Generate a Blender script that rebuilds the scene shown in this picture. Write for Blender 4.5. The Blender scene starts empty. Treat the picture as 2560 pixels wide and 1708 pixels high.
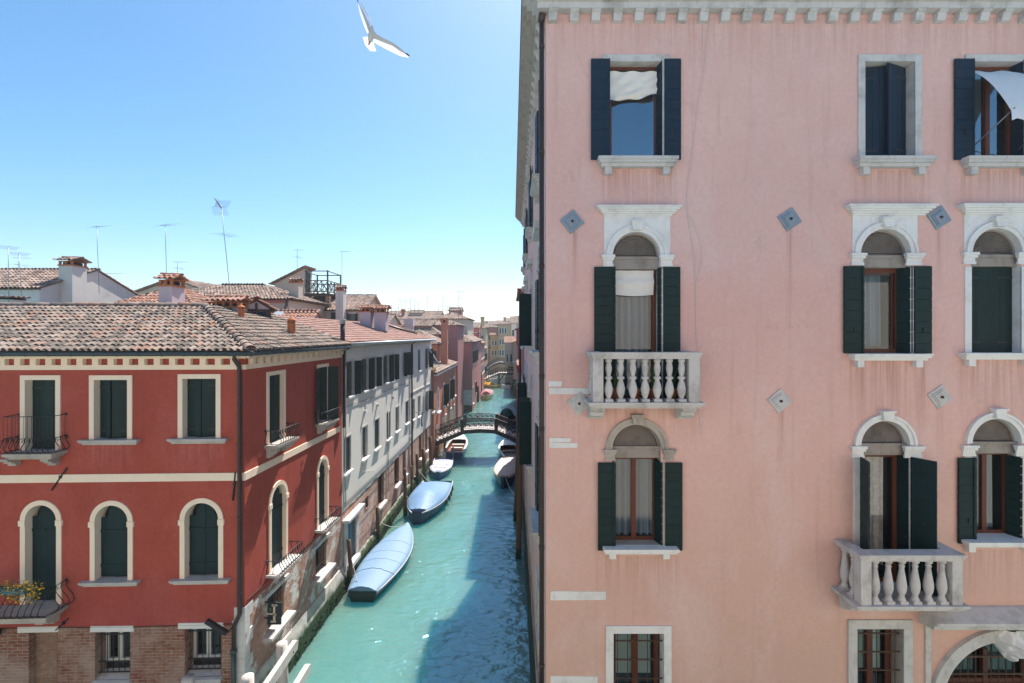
import bpy, bmesh, math, random
from mathutils import Vector as V, Matrix
from mathutils.geometry import tessellate_polygon
R = math.radians
random.seed(11)
sc = bpy.context.scene
# ---------------------------------------------------------------- camera, sky, sun, exposure
F, CX, HY, EYE = 1200.0, 1280.0, 835.0, 11.5      # focal length in px of a 2560 px wide picture, principal column, horizon row, eye height
cam = bpy.data.objects.new('camera', bpy.data.cameras.new('camera')); sc.collection.objects.link(cam)
cam.location = (0, 0, EYE); cam.rotation_euler = (R(90), 0, 0)
cam.data.sensor_width = 36; cam.data.lens = 36 * F / 2560; cam.data.shift_y = (HY - 854) / 2560
cam.data.clip_start = .1; cam.data.clip_end = 3000
sc.camera = cam
SUN = V((.178, .66, 1.0)).normalized()            # direction towards the sun
elev = math.asin(SUN.z); azim = math.atan2(SUN.x, SUN.y)
w = bpy.data.worlds.new('World'); sc.world = w; w.use_nodes = True
wn = w.node_tree; bg = wn.nodes['Background']
sky = wn.nodes.new('ShaderNodeTexSky'); sky.sky_type = 'NISHITA'; sky.sun_disc = False
sky.sun_elevation = elev; sky.sun_rotation = azim; sky.altitude = 0
sky.air_density = 1.0; sky.dust_density = .7; sky.ozone_density = 3.5
hs = wn.nodes.new('ShaderNodeHueSaturation'); hs.inputs['Saturation'].default_value = 1.2; hs.inputs['Hue'].default_value = .4905
wn.links.new(sky.outputs[0], hs.inputs['Color']); wn.links.new(hs.outputs[0], bg.inputs[0]); bg.inputs[1].default_value = .099
sl = bpy.data.lights.new('sun', 'SUN'); sl.energy = 5.0; sl.angle = R(.5); sl.color = (1, .95, .87)
so = bpy.data.objects.new('sun', sl); sc.collection.objects.link(so)
so.rotation_euler = SUN.to_track_quat('Z', 'Y').to_euler(); so.location = (20, 60, 80)
sc.view_settings.view_transform = 'Standard'; sc.view_settings.look = 'None'
sc.view_settings.exposure = .95; sc.view_settings.gamma = 1
sc.render.engine = 'CYCLES'
sc.cycles.use_denoising = True
sc.cycles.max_bounces = 6; sc.cycles.diffuse_bounces = 3; sc.cycles.glossy_bounces = 3; sc.cycles.transparent_max_bounces = 8
sc.cycles.sample_clamp_indirect = 6

# ---------------------------------------------------------------- helpers
def at(px, py, Y): return V(((px - CX) / F * Y, Y, EYE + (HY - py) / F * Y))
def on_water(px, py, z=0):
    Y = F * (EYE - z) / (py - HY); return V(((px - CX) / F * Y, Y, z))
ORG = {}
def link(o): sc.collection.objects.link(o); return o
def tag(o, label=None, cat=None, group=None, kind=None):
    for k, x in (('label', label), ('category', cat), ('group', group), ('kind', kind)):
        if x: o[k] = x
    return o
def thing(name, label, cat, loc=(0, 0, 0), group=None, rz=0, local=False):
    o = link(bpy.data.objects.new(name, None)); o.location = loc; o.rotation_euler = (0, 0, rz); o.empty_display_size = .3
    ORG[o.name] = V((0, 0, 0)) if local else V(loc)
    return tag(o, label, cat, group)
def copy_tree(o, parent=None):
    c = o.copy(); link(c)
    if parent: c.parent = parent
    for ch in o.children: copy_tree(ch, c)
    return c

class MB:
    def __init__(s, T=None): s.v = []; s.f = []; s.mi = []; s.sm = []; s.m = 0; s.smooth = False; s.T = T
    def add(s, vs, fs):
        b = len(s.v); T = s.T
        if T is not None: s.v += [tuple(T @ V(p)) for p in vs]
        else: s.v += [tuple(p) for p in vs]
        for f in fs: s.f.append([i + b for i in f]); s.mi.append(s.m); s.sm.append(s.smooth)
        return s
    def box(s, x0, x1, y0, y1, z0, z1):
        return s.add([(x, y, z) for z in (z0, z1) for y in (y0, y1) for x in (x0, x1)],
                     [(0, 2, 3, 1), (4, 5, 7, 6), (0, 1, 5, 4), (2, 6, 7, 3), (0, 4, 6, 2), (1, 3, 7, 5)])
    def prism(s, pts, y0, y1, axis='y'):
        n = len(pts)
        g = {'y': lambda a, b, t: (a, t, b), 'x': lambda a, b, t: (t, a, b), 'z': lambda a, b, t: (a, b, t)}[axis]
        vs = [g(a, b, y0) for a, b in pts] + [g(a, b, y1) for a, b in pts]
        return s.add(vs, [list(range(n)), list(range(2 * n - 1, n - 1, -1))] + [(i, (i + 1) % n, n + (i + 1) % n, n + i) for i in range(n)])
    def lathe(s, prof, cx=0, cy=0, n=12, sx=1, sy=1):
        vs = []; fs = []
        for r, z in prof:
            for k in range(n):
                a = 2 * math.pi * k / n; vs.append((cx + r * math.cos(a) * sx, cy + r * math.sin(a) * sy, z))
        for j in range(len(prof) - 1):
            for k in range(n):
                a, b = j * n + k, j * n + (k + 1) % n; fs.append((a, b, b + n, a + n))
        fs.append(list(range(n - 1, -1, -1))); fs.append([(len(prof) - 1) * n + k for k in range(n)])
        o = s.smooth; s.smooth = True; s.add(vs, fs); s.smooth = o; return s
    def tube(s, pts, r, n=6, rr=None):
        pts = [V(p) for p in pts]; vs = []; fs = []
        for i, p in enumerate(pts):
            d = (pts[min(i + 1, len(pts) - 1)] - pts[max(i - 1, 0)]).normalized()
            a = V((0, 0, 1)) if abs(d.z) < .9 else V((1, 0, 0))
            e1 = d.cross(a).normalized(); e2 = d.cross(e1)
            q = rr[i] if rr else r
            for k in range(n):
                t = 2 * math.pi * k / n; vs.append(p + e1 * math.cos(t) * q + e2 * math.sin(t) * q)
        for j in range(len(pts) - 1):
            for k in range(n):
                a, b = j * n + k, j * n + (k + 1) % n; fs.append((a, b, b + n, a + n))
        fs.append(list(range(n - 1, -1, -1))); fs.append([(len(pts) - 1) * n + k for k in range(n)])
        o = s.smooth; s.smooth = n > 4; s.add(vs, fs); s.smooth = o; return s
    def bar(s, p, q, r): return s.tube([p, q], r, 4)
    def grid(s, rows, closed=False):
        n = len(rows[0]); vs = [p for r in rows for p in r]; fs = []
        for j in range(len(rows) - 1):
            for k in range(n if closed else n - 1):
                a, b = j * n + k, j * n + (k + 1) % n; fs.append((a, b, b + n, a + n))
        return s.add(vs, fs)
    def build(s, name, mats, parent=None, recalc=True):
        if not isinstance(mats, (list, tuple)): mats = [mats]
        if not s.v: return None
        lo = [min(p[i] for p in s.v) for i in range(3)]; hi = [max(p[i] for p in s.v) for i in range(3)]
        c = V([(a + b) / 2 for a, b in zip(lo, hi)])
        if parent is None: c.z = lo[2]
        me = bpy.data.meshes.new(name)
        me.from_pydata([(p[0] - c.x, p[1] - c.y, p[2] - c.z) for p in s.v], [], s.f)
        for m in mats: me.materials.append(m)
        me.polygons.foreach_set('material_index', s.mi); me.polygons.foreach_set('use_smooth', s.sm)
        if recalc and len(s.f) < 4000:
            bm = bmesh.new(); bm.from_mesh(me); bmesh.ops.recalc_face_normals(bm, faces=bm.faces); bm.to_mesh(me); bm.free()
        me.update()
        o = link(bpy.data.objects.new(name, me)); ORG[o.name] = c
        if parent is not None: o.parent = parent; o.location = c - ORG[parent.name]
        else: o.location = c
        return o

class Wall:
    """vertical wall plane; local frame: s along the wall, o outwards, z up"""
    def __init__(s, p0, p1, n):
        s.p0 = V((p0[0], p0[1], 0)); d = V((p1[0] - p0[0], p1[1] - p0[1], 0)); s.L = d.length; s.d = d.normalized()
        nn = V((-s.d.y, s.d.x, 0)); s.n = nn if nn.dot(V((n[0], n[1], 0))) > 0 else -nn
        s.M = Matrix(((s.d.x, s.n.x, 0, s.p0.x), (s.d.y, s.n.y, 0, s.p0.y), (0, 0, 1, 0), (0, 0, 0, 1)))
        s.holes = []
    def uv(s, px, py=HY, o=0):
        r = V(((px - CX) / F, 1, (HY - py) / F)); q = s.p0 + s.n * o
        t = q.dot(s.n) / r.dot(s.n); p = r * t
        return (p - s.p0).dot(s.d), EYE + p.z
    def rect(s, x0, x1, y0, y1, o=0):
        """pixel rectangle (heights read at the middle column) -> s0, s1, z0, z1"""
        a, b = s.uv(x0, HY, o)[0], s.uv(x1, HY, o)[0]; c = (s.d * ((a + b) / 2) + s.p0 + s.n * o).y
        return min(a, b), max(a, b), EYE + (HY - y1) / F * c, EYE + (HY - y0) / F * c
    def mb(s): return MB(s.M)
    def sheet(s, mb, outer, o=0, holes=None):
        holes = s.holes if holes is None else holes
        loops = [[V((a, b, 0)) for a, b in outer]] + [[V((a, b, 0)) for a, b in h] for h in holes]
        tri = tessellate_polygon(loops); flat = [p for l in loops for p in l]
        mb.add([(p.x, o, p.y) for p in flat], [t for t in tri])

def rloop(s0, s1, z0, z1): return [(s0, z0), (s1, z0), (s1, z1), (s0, z1)]
def aloop(s0, s1, z0, zs, n=18, k=1.0):
    r = (s1 - s0) / 2; c = (s0 + s1) / 2
    return [(s0, z0), (s1, z0)] + [(c + r * math.cos(math.pi * i / n), zs + k * r * math.sin(math.pi * i / n)) for i in range(n + 1)]
def reveal(mb, loop, o0, o1, back=True, skip_bottom=False):
    n = len(loop)
    vs = [(a, o0, b) for a, b in loop] + [(a, o1, b) for a, b in loop]
    mb.add(vs, [(i, (i + 1) % n, n + (i + 1) % n, n + i) for i in range(n)])
def flat(mb, loop, o): mb.add([(a, o, b) for a, b in loop], [list(range(len(loop)))])
def ring(mb, c, zs, r0, r1, o0, o1, n=20, a0=0, a1=math.pi):
    """extruded arch band"""
    rows = []
    for i in range(n + 1):
        a = a0 + (a1 - a0) * i / n; x, z = math.cos(a), math.sin(a)
        rows.append([(c + r0 * x, o0, zs + r0 * z), (c + r0 * x, o1, zs + r0 * z), (c + r1 * x, o1, zs + r1 * z), (c + r1 * x, o0, zs + r1 * z)])
    mb.grid(rows, closed=True)
    mb.add(rows[0], [(0, 1, 2, 3)]); mb.add(rows[-1], [(3, 2, 1, 0)])
def leaf(mb, W, hs, ho, ang, wd, z0, z1, nb=9, t=.04, vert=False):
    """one shutter leaf of boards, hinged at (hs, ho), turned by ang from the wall line"""
    mb.T = W.M @ Matrix.Translation((hs, ho, 0)) @ Matrix.Rotation(ang, 4, 'Z')
    mb.box(0.004, wd - .004, -t * .32, t * .32, z0 + .004, z1 - .004)
    for i in range(nb):
        if vert: mb.box(wd * i / nb + .004, wd * (i + 1) / nb - .004, -t / 2, t / 2, z0, z1)
        else:
            a, b = z0 + (z1 - z0) * i / nb + .006, z0 + (z1 - z0) * (i + 1) / nb - .004; c = min(.022, (b - a) * .15)
            mb.prism([(-t / 2, a), (t / 2, a), (t / 2, b - c), (t / 2 - .014, b), (-t / 2 + .014, b), (-t / 2, b - c)], 0, wd, 'x')
    mb.T = W.M
def cloth(mb, s0, s1, z0, z1, o, amp=.03, waves=6, n=72, rows=2):
    """hanging folded curtain"""
    g = []
    for j in range(rows + 1):
        z = z1 + (z0 - z1) * j / rows
        g.append([(s0 + (s1 - s0) * i / n, o + amp * math.sin(i / n * waves * 2 * math.pi + .9 * math.sin(i / n * 7.3) + .3 * math.sin(j)) * (.75 + .25 * j / rows) + .25 * amp * math.sin(i * .9), z) for i in range(n + 1)])
    mb.smooth = True; mb.grid(g); mb.smooth = False

def tile_field(mb, O, U, W_, poly, pw=.22, ph=.34, j=1.0, base=True):
    """barrel tiles on a slope: O origin, U unit along the eave, W_ unit up the slope, poly in (u, v)"""
    N = U.cross(W_).normalized()
    if N.z < 0: N = -N
    us = [p[0] for p in poly]; vs_ = [p[1] for p in poly]; n = len(poly)
    def inside(a, b):
        c = False
        for i in range(n):
            x0, y0 = poly[i]; x1, y1 = poly[(i + 1) % n]
            if (y0 > b) != (y1 > b) and a < (x1 - x0) * (b - y0) / (y1 - y0) + x0: c = not c
        return c
    if base: mb.add([O + U * a + W_ * b + N * .005 for a, b in poly], [list(range(n))])
    rd = random.random; r = pw * .37
    b = min(vs_)
    while b < max(vs_):
        a = min(us) + pw / 2
        while a < max(us):
            if inside(a, b + ph * .45):
                c = a + (rd() - .5) * .02 * j; sk = (rd() - .5) * .03 * j; lift = .035 + rd() * .018 * j; dv = (rd() - .5) * .05 * j
                vv = []
                for (q, h, rr, dx) in ((b - .03 + dv, lift, r, 0), (b + ph * 1.08 + dv, .012, r * .86, sk)):
                    for k in range(5):
                        t = math.pi * k / 4
                        vv.append(O + U * (c + dx - rr * math.cos(t)) + W_ * q + N * (h + rr * .85 * math.sin(t)))
                mb.add(vv, [(k, k + 1, k + 6, k + 5) for k in range(4)])
            if inside(a + pw / 2, b + ph * .45):
                c = a + pw / 2; dv = (rd() - .5) * .05 * j; rr = pw * .34; vv = []
                for (q, h) in ((b - .02 + dv, .03), (b + ph * 1.05 + dv, .012)):
                    vv += [O + U * (c - rr) + W_ * q + N * (h + .045), O + U * (c - rr * .4) + W_ * q + N * h, O + U * (c + rr * .4) + W_ * q + N * h, O + U * (c + rr) + W_ * q + N * (h + .045)]
                mb.add(vv, [(k, k + 1, k + 5, k + 4) for k in range(3)])
            a += pw
        b += ph
def ridge_tiles(mb, P0, P1, r=.13, L=.38):
    d = P1 - P0; n = max(1, int(d.length / L)); d.normalize(); L = (P1 - P0).length / n
    e = d.cross(V((0, 0, 1))).normalized(); u = e.cross(d)
    for i in range(n):
        vv = []; h = .02 + random.random() * .015
        for (q, rr, hh) in ((i * L - .02, r, h + .02), ((i + 1) * L + .03, r * .86, h)):
            for k in range(7):
                t = math.pi * k / 6; vv.append(P0 + d * q + e * rr * math.cos(t) + u * (hh + rr * .8 * math.sin(t) - .04))
        mb.add(vv, [(k, k + 1, k + 8, k + 7) for k in range(6)])
# ---------------------------------------------------------------- materials
def nmat(name, rough=.8, spec=.3, metal=0):
    m = bpy.data.materials.new(name); m.use_nodes = True; nt = m.node_tree; b = nt.nodes['Principled BSDF']
    b.inputs['Roughness'].default_value = rough; b.inputs['Specular IOR Level'].default_value = spec; b.inputs['Metallic'].default_value = metal
    return m, nt, b
def nd(nt, t, **k):
    n = nt.nodes.new('ShaderNode' + t)
    for a, x in k.items(): setattr(n, a, x)
    return n
def col(c): return (c[0], c[1], c[2], 1)
def coord(nt, scale=(1, 1, 1), obj=False):
    m = nd(nt, 'Mapping'); m.inputs['Scale'].default_value = scale
    if obj: nt.links.new(nd(nt, 'TexCoord').outputs['Object'], m.inputs[0])
    else: nt.links.new(nd(nt, 'NewGeometry').outputs['Position'], m.inputs[0])
    return m.outputs[0]
def noise(nt, vec, scale, detail=4, rough=.6, dist=0):
    n = nd(nt, 'TexNoise'); n.inputs['Scale'].default_value = scale; n.inputs['Detail'].default_value = detail
    n.inputs['Roughness'].default_value = rough; n.inputs['Distortion'].default_value = dist; nt.links.new(vec, n.inputs['Vector']); return n.outputs['Fac']
def ramp(nt, fac, stops, interp='LINEAR'):
    r = nd(nt, 'ValToRGB'); r.color_ramp.interpolation = interp; e = r.color_ramp.elements
    while len(e) < len(stops): e.new(.5)
    for x, (p, c) in zip(e, stops): x.position = p; x.color = col(c) if len(c) == 3 else c
    nt.links.new(fac, r.inputs[0]); return r.outputs[0]
def mix(nt, fac, a, b, mode='MIX'):
    m = nd(nt, 'Mix', data_type='RGBA', blend_type=mode)
    for s, x in ((m.inputs[0], fac), (m.inputs[6], a), (m.inputs[7], b)):
        if isinstance(x, (int, float)): s.default_value = x
        elif isinstance(x, tuple): s.default_value = col(x)
        else: nt.links.new(x, s)
    return m.outputs[2]
def val(nt, fac, lo, hi):
    m = nd(nt, 'MapRange'); m.inputs[1].default_value = lo; m.inputs[2].default_value = hi; nt.links.new(fac, m.inputs[0]); return m.outputs[0]
def bump(nt, b, h, strength=.3, dist=.02):
    n = nd(nt, 'Bump'); n.inputs['Strength'].default_value = strength; n.inputs['Distance'].default_value = dist
    nt.links.new(h, n.inputs['Height']); nt.links.new(n.outputs[0], b.inputs['Normal'])
def stucco(name, c1, c2, cs, patch=None, streak=.5, fine=.25, big=.35, low=None, drips=None, pale=None):
    """plaster: broad tone drift, rain streaks, fine grain; low = (colour, z0, z1) another colour blended in below"""
    m, nt, b = nmat(name, .9, .15); L = nt.links
    p = coord(nt)
    c = mix(nt, val(nt, noise(nt, p, big, 6, .65), .35, .68), c1, c2)
    if low:
        z = nd(nt, 'SeparateXYZ'); L.new(p, z.inputs[0])
        wob = nd(nt, 'Math', operation='MULTIPLY_ADD'); wob.inputs[1].default_value = 5.0; L.new(noise(nt, p, .5, 5), wob.inputs[0]); L.new(z.outputs[2], wob.inputs[2])
        c = mix(nt, val(nt, wob.outputs[0], low[2] + 2.5, low[1] + 2.5), c, low[0])
    st = val(nt, noise(nt, coord(nt, (4.5, 4.5, .22)), 1.0, 5, .6), .56, .80)
    sm = nd(nt, 'Math', operation='MULTIPLY'); sm.inputs[1].default_value = streak; L.new(st, sm.inputs[0])
    c = mix(nt, sm.outputs[0], c, cs)
    if pale:                                             # faded and salt bloomed areas
        pf = val(nt, noise(nt, coord(nt, (1, 1, .6)), .55, 9, .68, .5), .50, .72); pm = nd(nt, 'Math', operation='MULTIPLY'); pm.inputs[1].default_value = pale[1]; L.new(pf, pm.inputs[0]); c = mix(nt, pm.outputs[0], c, pale[0])
        pf = val(nt, noise(nt, coord(nt, (1, 1, .8)), 1.7, 9, .75, .8), .58, .74); pm = nd(nt, 'Math', operation='MULTIPLY'); pm.inputs[1].default_value = pale[1] * .6; L.new(pf, pm.inputs[0]); c = mix(nt, pm.outputs[0], c, cs)
    if drips:                                            # rust and rain runs below sills and anchor plates: (x0, x1, z top, length, strength)
        s3 = nd(nt, 'SeparateXYZ'); L.new(p, s3.inputs[0]); tot = None
        for (x0, x1, zt, ln, k) in drips[1]:
            a = nd(nt, 'Math', operation='SUBTRACT'); L.new(s3.outputs[0], a.inputs[0]); a.inputs[1].default_value = (x0 + x1) / 2
            b2 = nd(nt, 'Math', operation='ABSOLUTE'); L.new(a.outputs[0], b2.inputs[0])
            mx = nd(nt, 'MapRange'); mx.inputs[1].default_value = (x1 - x0) / 2 + .04; mx.inputs[2].default_value = (x1 - x0) / 2 - .08; L.new(b2.outputs[0], mx.inputs[0])
            mz = nd(nt, 'MapRange'); mz.inputs[1].default_value = zt - ln; mz.inputs[2].default_value = zt; mz.inputs[4].default_value = k; L.new(s3.outputs[2], mz.inputs[0])
            lt = nd(nt, 'Math', operation='LESS_THAN'); L.new(s3.outputs[2], lt.inputs[0]); lt.inputs[1].default_value = zt + .01
            m1 = nd(nt, 'Math', operation='MULTIPLY'); L.new(mx.outputs[0], m1.inputs[0]); L.new(mz.outputs[0], m1.inputs[1])
            m2 = nd(nt, 'Math', operation='MULTIPLY_ADD'); L.new(m1.outputs[0], m2.inputs[0]); L.new(lt.outputs[0], m2.inputs[1])
            if tot is not None: L.new(tot, m2.inputs[2])
            else: m2.inputs[2].default_value = 0
            tot = m2.outputs[0]
        dn = val(nt, noise(nt, coord(nt, (11, 11, .35)), 1.0, 5, .65), .38, .66); dm = nd(nt, 'Math', operation='MULTIPLY', use_clamp=True); L.new(dn, dm.inputs[0]); L.new(tot, dm.inputs[1])
        c = mix(nt, dm.outputs[0], c, drips[0])
    g = val(nt, noise(nt, p, 9, 6, .7), .3, .75)
    gm = nd(nt, 'Math', operation='MULTIPLY'); gm.inputs[1].default_value = fine; L.new(g, gm.inputs[0])
    c = mix(nt, gm.outputs[0], c, cs)
    if patch:
        pf = ramp(nt, noise(nt, p, .8, 8, .62, .3), [(.60, (0, 0, 0)), (.66, (1, 1, 1))])
        c = mix(nt, pf, c, patch)
    L.new(c, b.inputs['Base Color'])
    bump(nt, b, noise(nt, p, 16, 6, .7), .18, .03)
    return m
def brick(name, c1, c2, mortar, patch, amt=.5, plaster=None, sc_=1.0):
    m, nt, b = nmat(name, .93, .1); L = nt.links
    p = coord(nt); s = nd(nt, 'SeparateXYZ'); L.new(p, s.inputs[0])
    a = nd(nt, 'Math', operation='ADD'); L.new(s.outputs[0], a.inputs[0]); L.new(s.outputs[1], a.inputs[1])
    wz = nd(nt, 'Math', operation='MULTIPLY_ADD'); wz.inputs[1].default_value = .045; L.new(noise(nt, p, 2.2, 3), wz.inputs[0]); L.new(s.outputs[2], wz.inputs[2])
    q = nd(nt, 'CombineXYZ'); L.new(a.outputs[0], q.inputs[0]); L.new(wz.outputs[0], q.inputs[1])
    t = nd(nt, 'TexBrick'); t.inputs['Scale'].default_value = 1; t.inputs['Brick Width'].default_value = .28 * sc_; t.inputs['Row Height'].default_value = .092 * sc_
    t.inputs['Mortar Size'].default_value = .014 * sc_; t.inputs['Mortar Smooth'].default_value = .4; t.inputs['Bias'].default_value = -.1
    t.inputs['Color1'].default_value = col(c1); t.inputs['Color2'].default_value = col(c2); t.inputs['Mortar'].default_value = col(mortar); L.new(q.outputs[0], t.inputs[0])
    c = mix(nt, val(nt, noise(nt, p, 6, 6, .75), .35, .8), t.outputs[0], tuple(x * .55 for x in c1))
    c = mix(nt, ramp(nt, noise(nt, p, .75, 8, .7, .4), [(.62 - .22 * amt, (0, 0, 0)), (.70 - .1 * amt, (1, 1, 1))]), c, mix(nt, .35, patch, t.outputs[0]))
    if plaster: c = mix(nt, ramp(nt, noise(nt, coord(nt, (1, 1, 1.4)), 1.1, 9, .72, .6), [(.51, (0, 0, 0)), (.56, (1, 1, 1))]), c, plaster)
    z = val(nt, s.outputs[2], 1.0, .25)
    zz = nd(nt, 'Math', operation='MULTIPLY'); L.new(z, zz.inputs[0]); L.new(val(nt, noise(nt, p, 3, 6), .25, .6), zz.inputs[1])
    c = mix(nt, zz.outputs[0], c, (.05, .07, .045))
    L.new(c, b.inputs['Base Color'])
    h = nd(nt, 'Math', operation='MULTIPLY_ADD'); h.inputs[1].default_value = -.6; L.new(t.outputs[1], h.inputs[0]); L.new(noise(nt, p, 14, 6, .75), h.inputs[2])
    bump(nt, b, h.outputs[0], 1.0, .07)
    return m
def simple(name, c, rough=.7, spec=.3, metal=0, var=.25, scale=6, dark=.6, obj=False, bmp=.0, c2=None, stretch=(1, 1, 1)):
    m, nt, b = nmat(name, rough, spec, metal)
    p = coord(nt, stretch, obj); c2 = c2 or tuple(x * dark for x in c)
    f = val(nt, noise(nt, p, scale, 6, .65), .35, .75); k = nd(nt, 'Math', operation='MULTIPLY'); k.inputs[1].default_value = var; nt.links.new(f, k.inputs[0])
    nt.links.new(mix(nt, k.outputs[0], c, c2), b.inputs['Base Color'])
    if bmp: bump(nt, b, noise(nt, p, scale * 3, 5), bmp, .02)
    return m
def tilemat(name, stops, lichen=(.2, .19, .16), amt=.5):
    m, nt, b = nmat(name, .9, .15); g = nd(nt, 'NewGeometry')
    c = ramp(nt, g.outputs['Random Per Island'], stops)
    p = coord(nt)
    f = val(nt, noise(nt, p, 7, 7, .7), .45, .8); k = nd(nt, 'Math', operation='MULTIPLY'); k.inputs[1].default_value = amt; nt.links.new(f, k.inputs[0])
    c = mix(nt, k.outputs[0], c, lichen)
    c = mix(nt, val(nt, noise(nt, p, .9, 7, .7), .46, .78), c, lichen)
    nt.links.new(c, b.inputs['Base Color']); bump(nt, b, noise(nt, p, 30, 4), .25, .01)
    return m
def stone(name, c, stain=(.25, .23, .2), amt=.5):
    m, nt, b = nmat(name, .75, .25); p = coord(nt)
    f = val(nt, noise(nt, p, 2.2, 8, .7), .48, .78); k = nd(nt, 'Math', operation='MULTIPLY'); k.inputs[1].default_value = amt; nt.links.new(f, k.inputs[0])
    x = mix(nt, k.outputs[0], c, stain)
    f2 = val(nt, noise(nt, coord(nt, (8, 8, .9)), 1, 5, .7), .55, .85); k2 = nd(nt, 'Math', operation='MULTIPLY'); k2.inputs[1].default_value = amt * .7; nt.links.new(f2, k2.inputs[0])
    nt.links.new(mix(nt, k2.outputs[0], x, stain), b.inputs['Base Color']); bump(nt, b, noise(nt, p, 22, 6, .7), .2, .012)
    return m
def shutter_paint(name, c, chip=(.35, .33, .28), amt=.0, rough=.55):
    m, nt, b = nmat(name, rough, .25); p = coord(nt, (1, 1, .35))
    x = mix(nt, val(nt, noise(nt, p, 7, 6), .35, .8), c, tuple(v * 1.6 for v in c))
    oi = nd(nt, 'ObjectInfo'); x = mix(nt, val(nt, oi.outputs['Random'], 0, 2.2), x, tuple(v * 1.7 + .002 for v in c)); x = mix(nt, val(nt, noise(nt, coord(nt, (1, 1, .5)), 1.6, 7, .7), .5, .85), x, tuple(v * 1.9 + .002 for v in c))
    x = mix(nt, ramp(nt, noise(nt, coord(nt, (1, 1, .6)), 11, 8, .75), [(.74 - amt, (0, 0, 0)), (.76 - amt, (1, 1, 1))]), x, chip)
    nt.links.new(x, b.inputs['Base Color']); bump(nt, b, noise(nt, coord(nt, (6, 6, .6)), 8, 4), .15, .01)
    return m
M = {}
def fx(px): return (px - CX) / F * 10.9
def fz(py): return EYE + (HY - py) / F * 10.9
PD = [(fx(a), fx(b), fz(y), l, k) for a, b, y, l, k in ((1500, 1690, 425, 1.1, .8), (2128, 2325, 425, 1.2, .8), (2395, 2590, 425, 1.2, .8), (2118, 2320, 902, 2.0, .9), (2395, 2600, 900, 1.8, .8), (1505, 1700, 1392, 1.3, .7), (2400, 2600, 1376, 1.0, .7), (1360, 2600, 46, 1.2, .55),
      (1428, 1446, 580, 1.6, .9), (1966, 1984, 572, 2.0, 1.0), (2340, 2358, 570, 1.8, .9), (1445, 1462, 1030, 1.5, .8), (1946, 1962, 1026, 1.6, 1.0), (2346, 2362, 1016, 1.2, .8), (1470, 1760, 1020, .9, .6), (2085, 2110, 1470, 1.4, .9))]
M['pink'] = stucco('pink plaster', (.825, .53, .475), (.765, .46, .41), (.52, .31, .27), streak=.55, fine=.34, low=((.70, .455, .365), 4.0, 9.5), drips=((.50, .27, .21), PD), pale=((.80, .60, .57), .75))  # low: warm bounce light on the lower wall, painted into the plaster colour
M['red'] = stucco('red plaster', (.455, .094, .064), (.385, .078, .054), (.27, .05, .042), streak=.75, fine=.5, big=.6, pale=((.52, .145, .12), .55), low=((.36, .075, .068), 2.2, 4.6), drips=((.60, .24, .21), [((a - CX) / F * 13.95, (b - CX) / F * 13.95, EYE + (HY - y) / F * 13.95, l, k) for a, b, y, l, k in ((222, 335, 1112, .9, .55), (444, 556, 1108, .9, .5))]))
M['grey'] = stucco('pale grey plaster', (.86, .82, .76), (.78, .74, .68), (.54, .51, .47), streak=.6, fine=.25)
M['salmon'] = stucco('salmon plaster', (.50, .215, .14), (.44, .18, .12), (.30, .12, .09), streak=.5)
M['mauve'] = stucco('mauve plaster', (.46, .21, .20), (.40, .18, .18), (.28, .12, .12), streak=.5)
M['cream_wall'] = stucco('cream plaster', (.60, .52, .42), (.52, .45, .37), (.36, .31, .26), streak=.45)
M['white_wall'] = stucco('white plaster', (.68, .65, .60), (.58, .55, .52), (.38, .36, .34), streak=.5)
M['facing'] = stucco('warm cream plaster', (.68, .58, .48), (.64, .54, .45), (.50, .42, .35), streak=.3)
M['ochre'] = stucco('ochre plaster', (.58, .39, .20), (.52, .34, .17), (.33, .22, .12), streak=.5)
M['yellow'] = stucco('yellow plaster', (.55, .45, .28), (.48, .38, .24), (.35, .28, .16), streak=.5)
M['rose'] = stucco('rose plaster', (.50, .19, .17), (.46, .17, .15), (.32, .12, .1), streak=.5)
M['lilac'] = stucco('lilac plaster', (.56, .47, .52), (.52, .44, .49), (.4, .33, .36), streak=.3)
M['brick'] = brick('old brick', (.36, .12, .075), (.56, .29, .20), (.56, .49, .42), (.56, .43, .35), .8)
M['brick_wet'] = brick('weathered brick', (.60, .28, .20), (.74, .50, .40), (.74, .68, .62), (.74, .60, .53), .55)
M['brick_flake'] = brick('flaking brick', (.52, .22, .15), (.64, .38, .28), (.66, .60, .54), (.64, .52, .46), .5, plaster=(.76, .73, .69))
M['brick_tan'] = brick('tan brick', (.46, .25, .17), (.55, .36, .26), (.5, .42, .36), (.5, .38, .3), .4)
M['stone'] = stone('white stone', (.80, .79, .78), (.34, .32, .29))
M['stone_d'] = stone('weathered stone', (.46, .41, .37), (.17, .15, .13), .8)
M['stone_g'] = stone('grey stone', (.60, .58, .57), (.24, .22, .20), .85)
M['stone_m'] = stone('sill stone', (.50, .46, .44), (.22, .20, .18), .7)
M['stone_w'] = stone('bleached stone', (.72, .69, .66), (.4, .37, .34), .35)
M['trim'] = stone('cream trim', (.92, .73, .57), (.66, .5, .4), .3)
M['sh_green'] = shutter_paint('green shutter paint', (.0045, .018, .018))
M['sh_blue'] = shutter_paint('blue green shutter paint', (.003, .016, .034))
M['stone_b'] = stone('lichen grey balcony stone', (.60, .575, .565), (.22, .205, .19), .9)
M['slat'] = stone('weathered lunette slats', (.34, .30, .27), (.12, .105, .09), .9)
M['sh_old'] = shutter_paint('chipped dark green paint', (.004, .017, .020), (.25, .2, .14), .07)
M['door_blue'] = shutter_paint('blue green door paint', (.05, .12, .15))
M['wood_brown'] = simple('brown window wood', (.13, .035, .018), .45, .4, stretch=(1, 1, .2), scale=20, var=.5)
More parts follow.
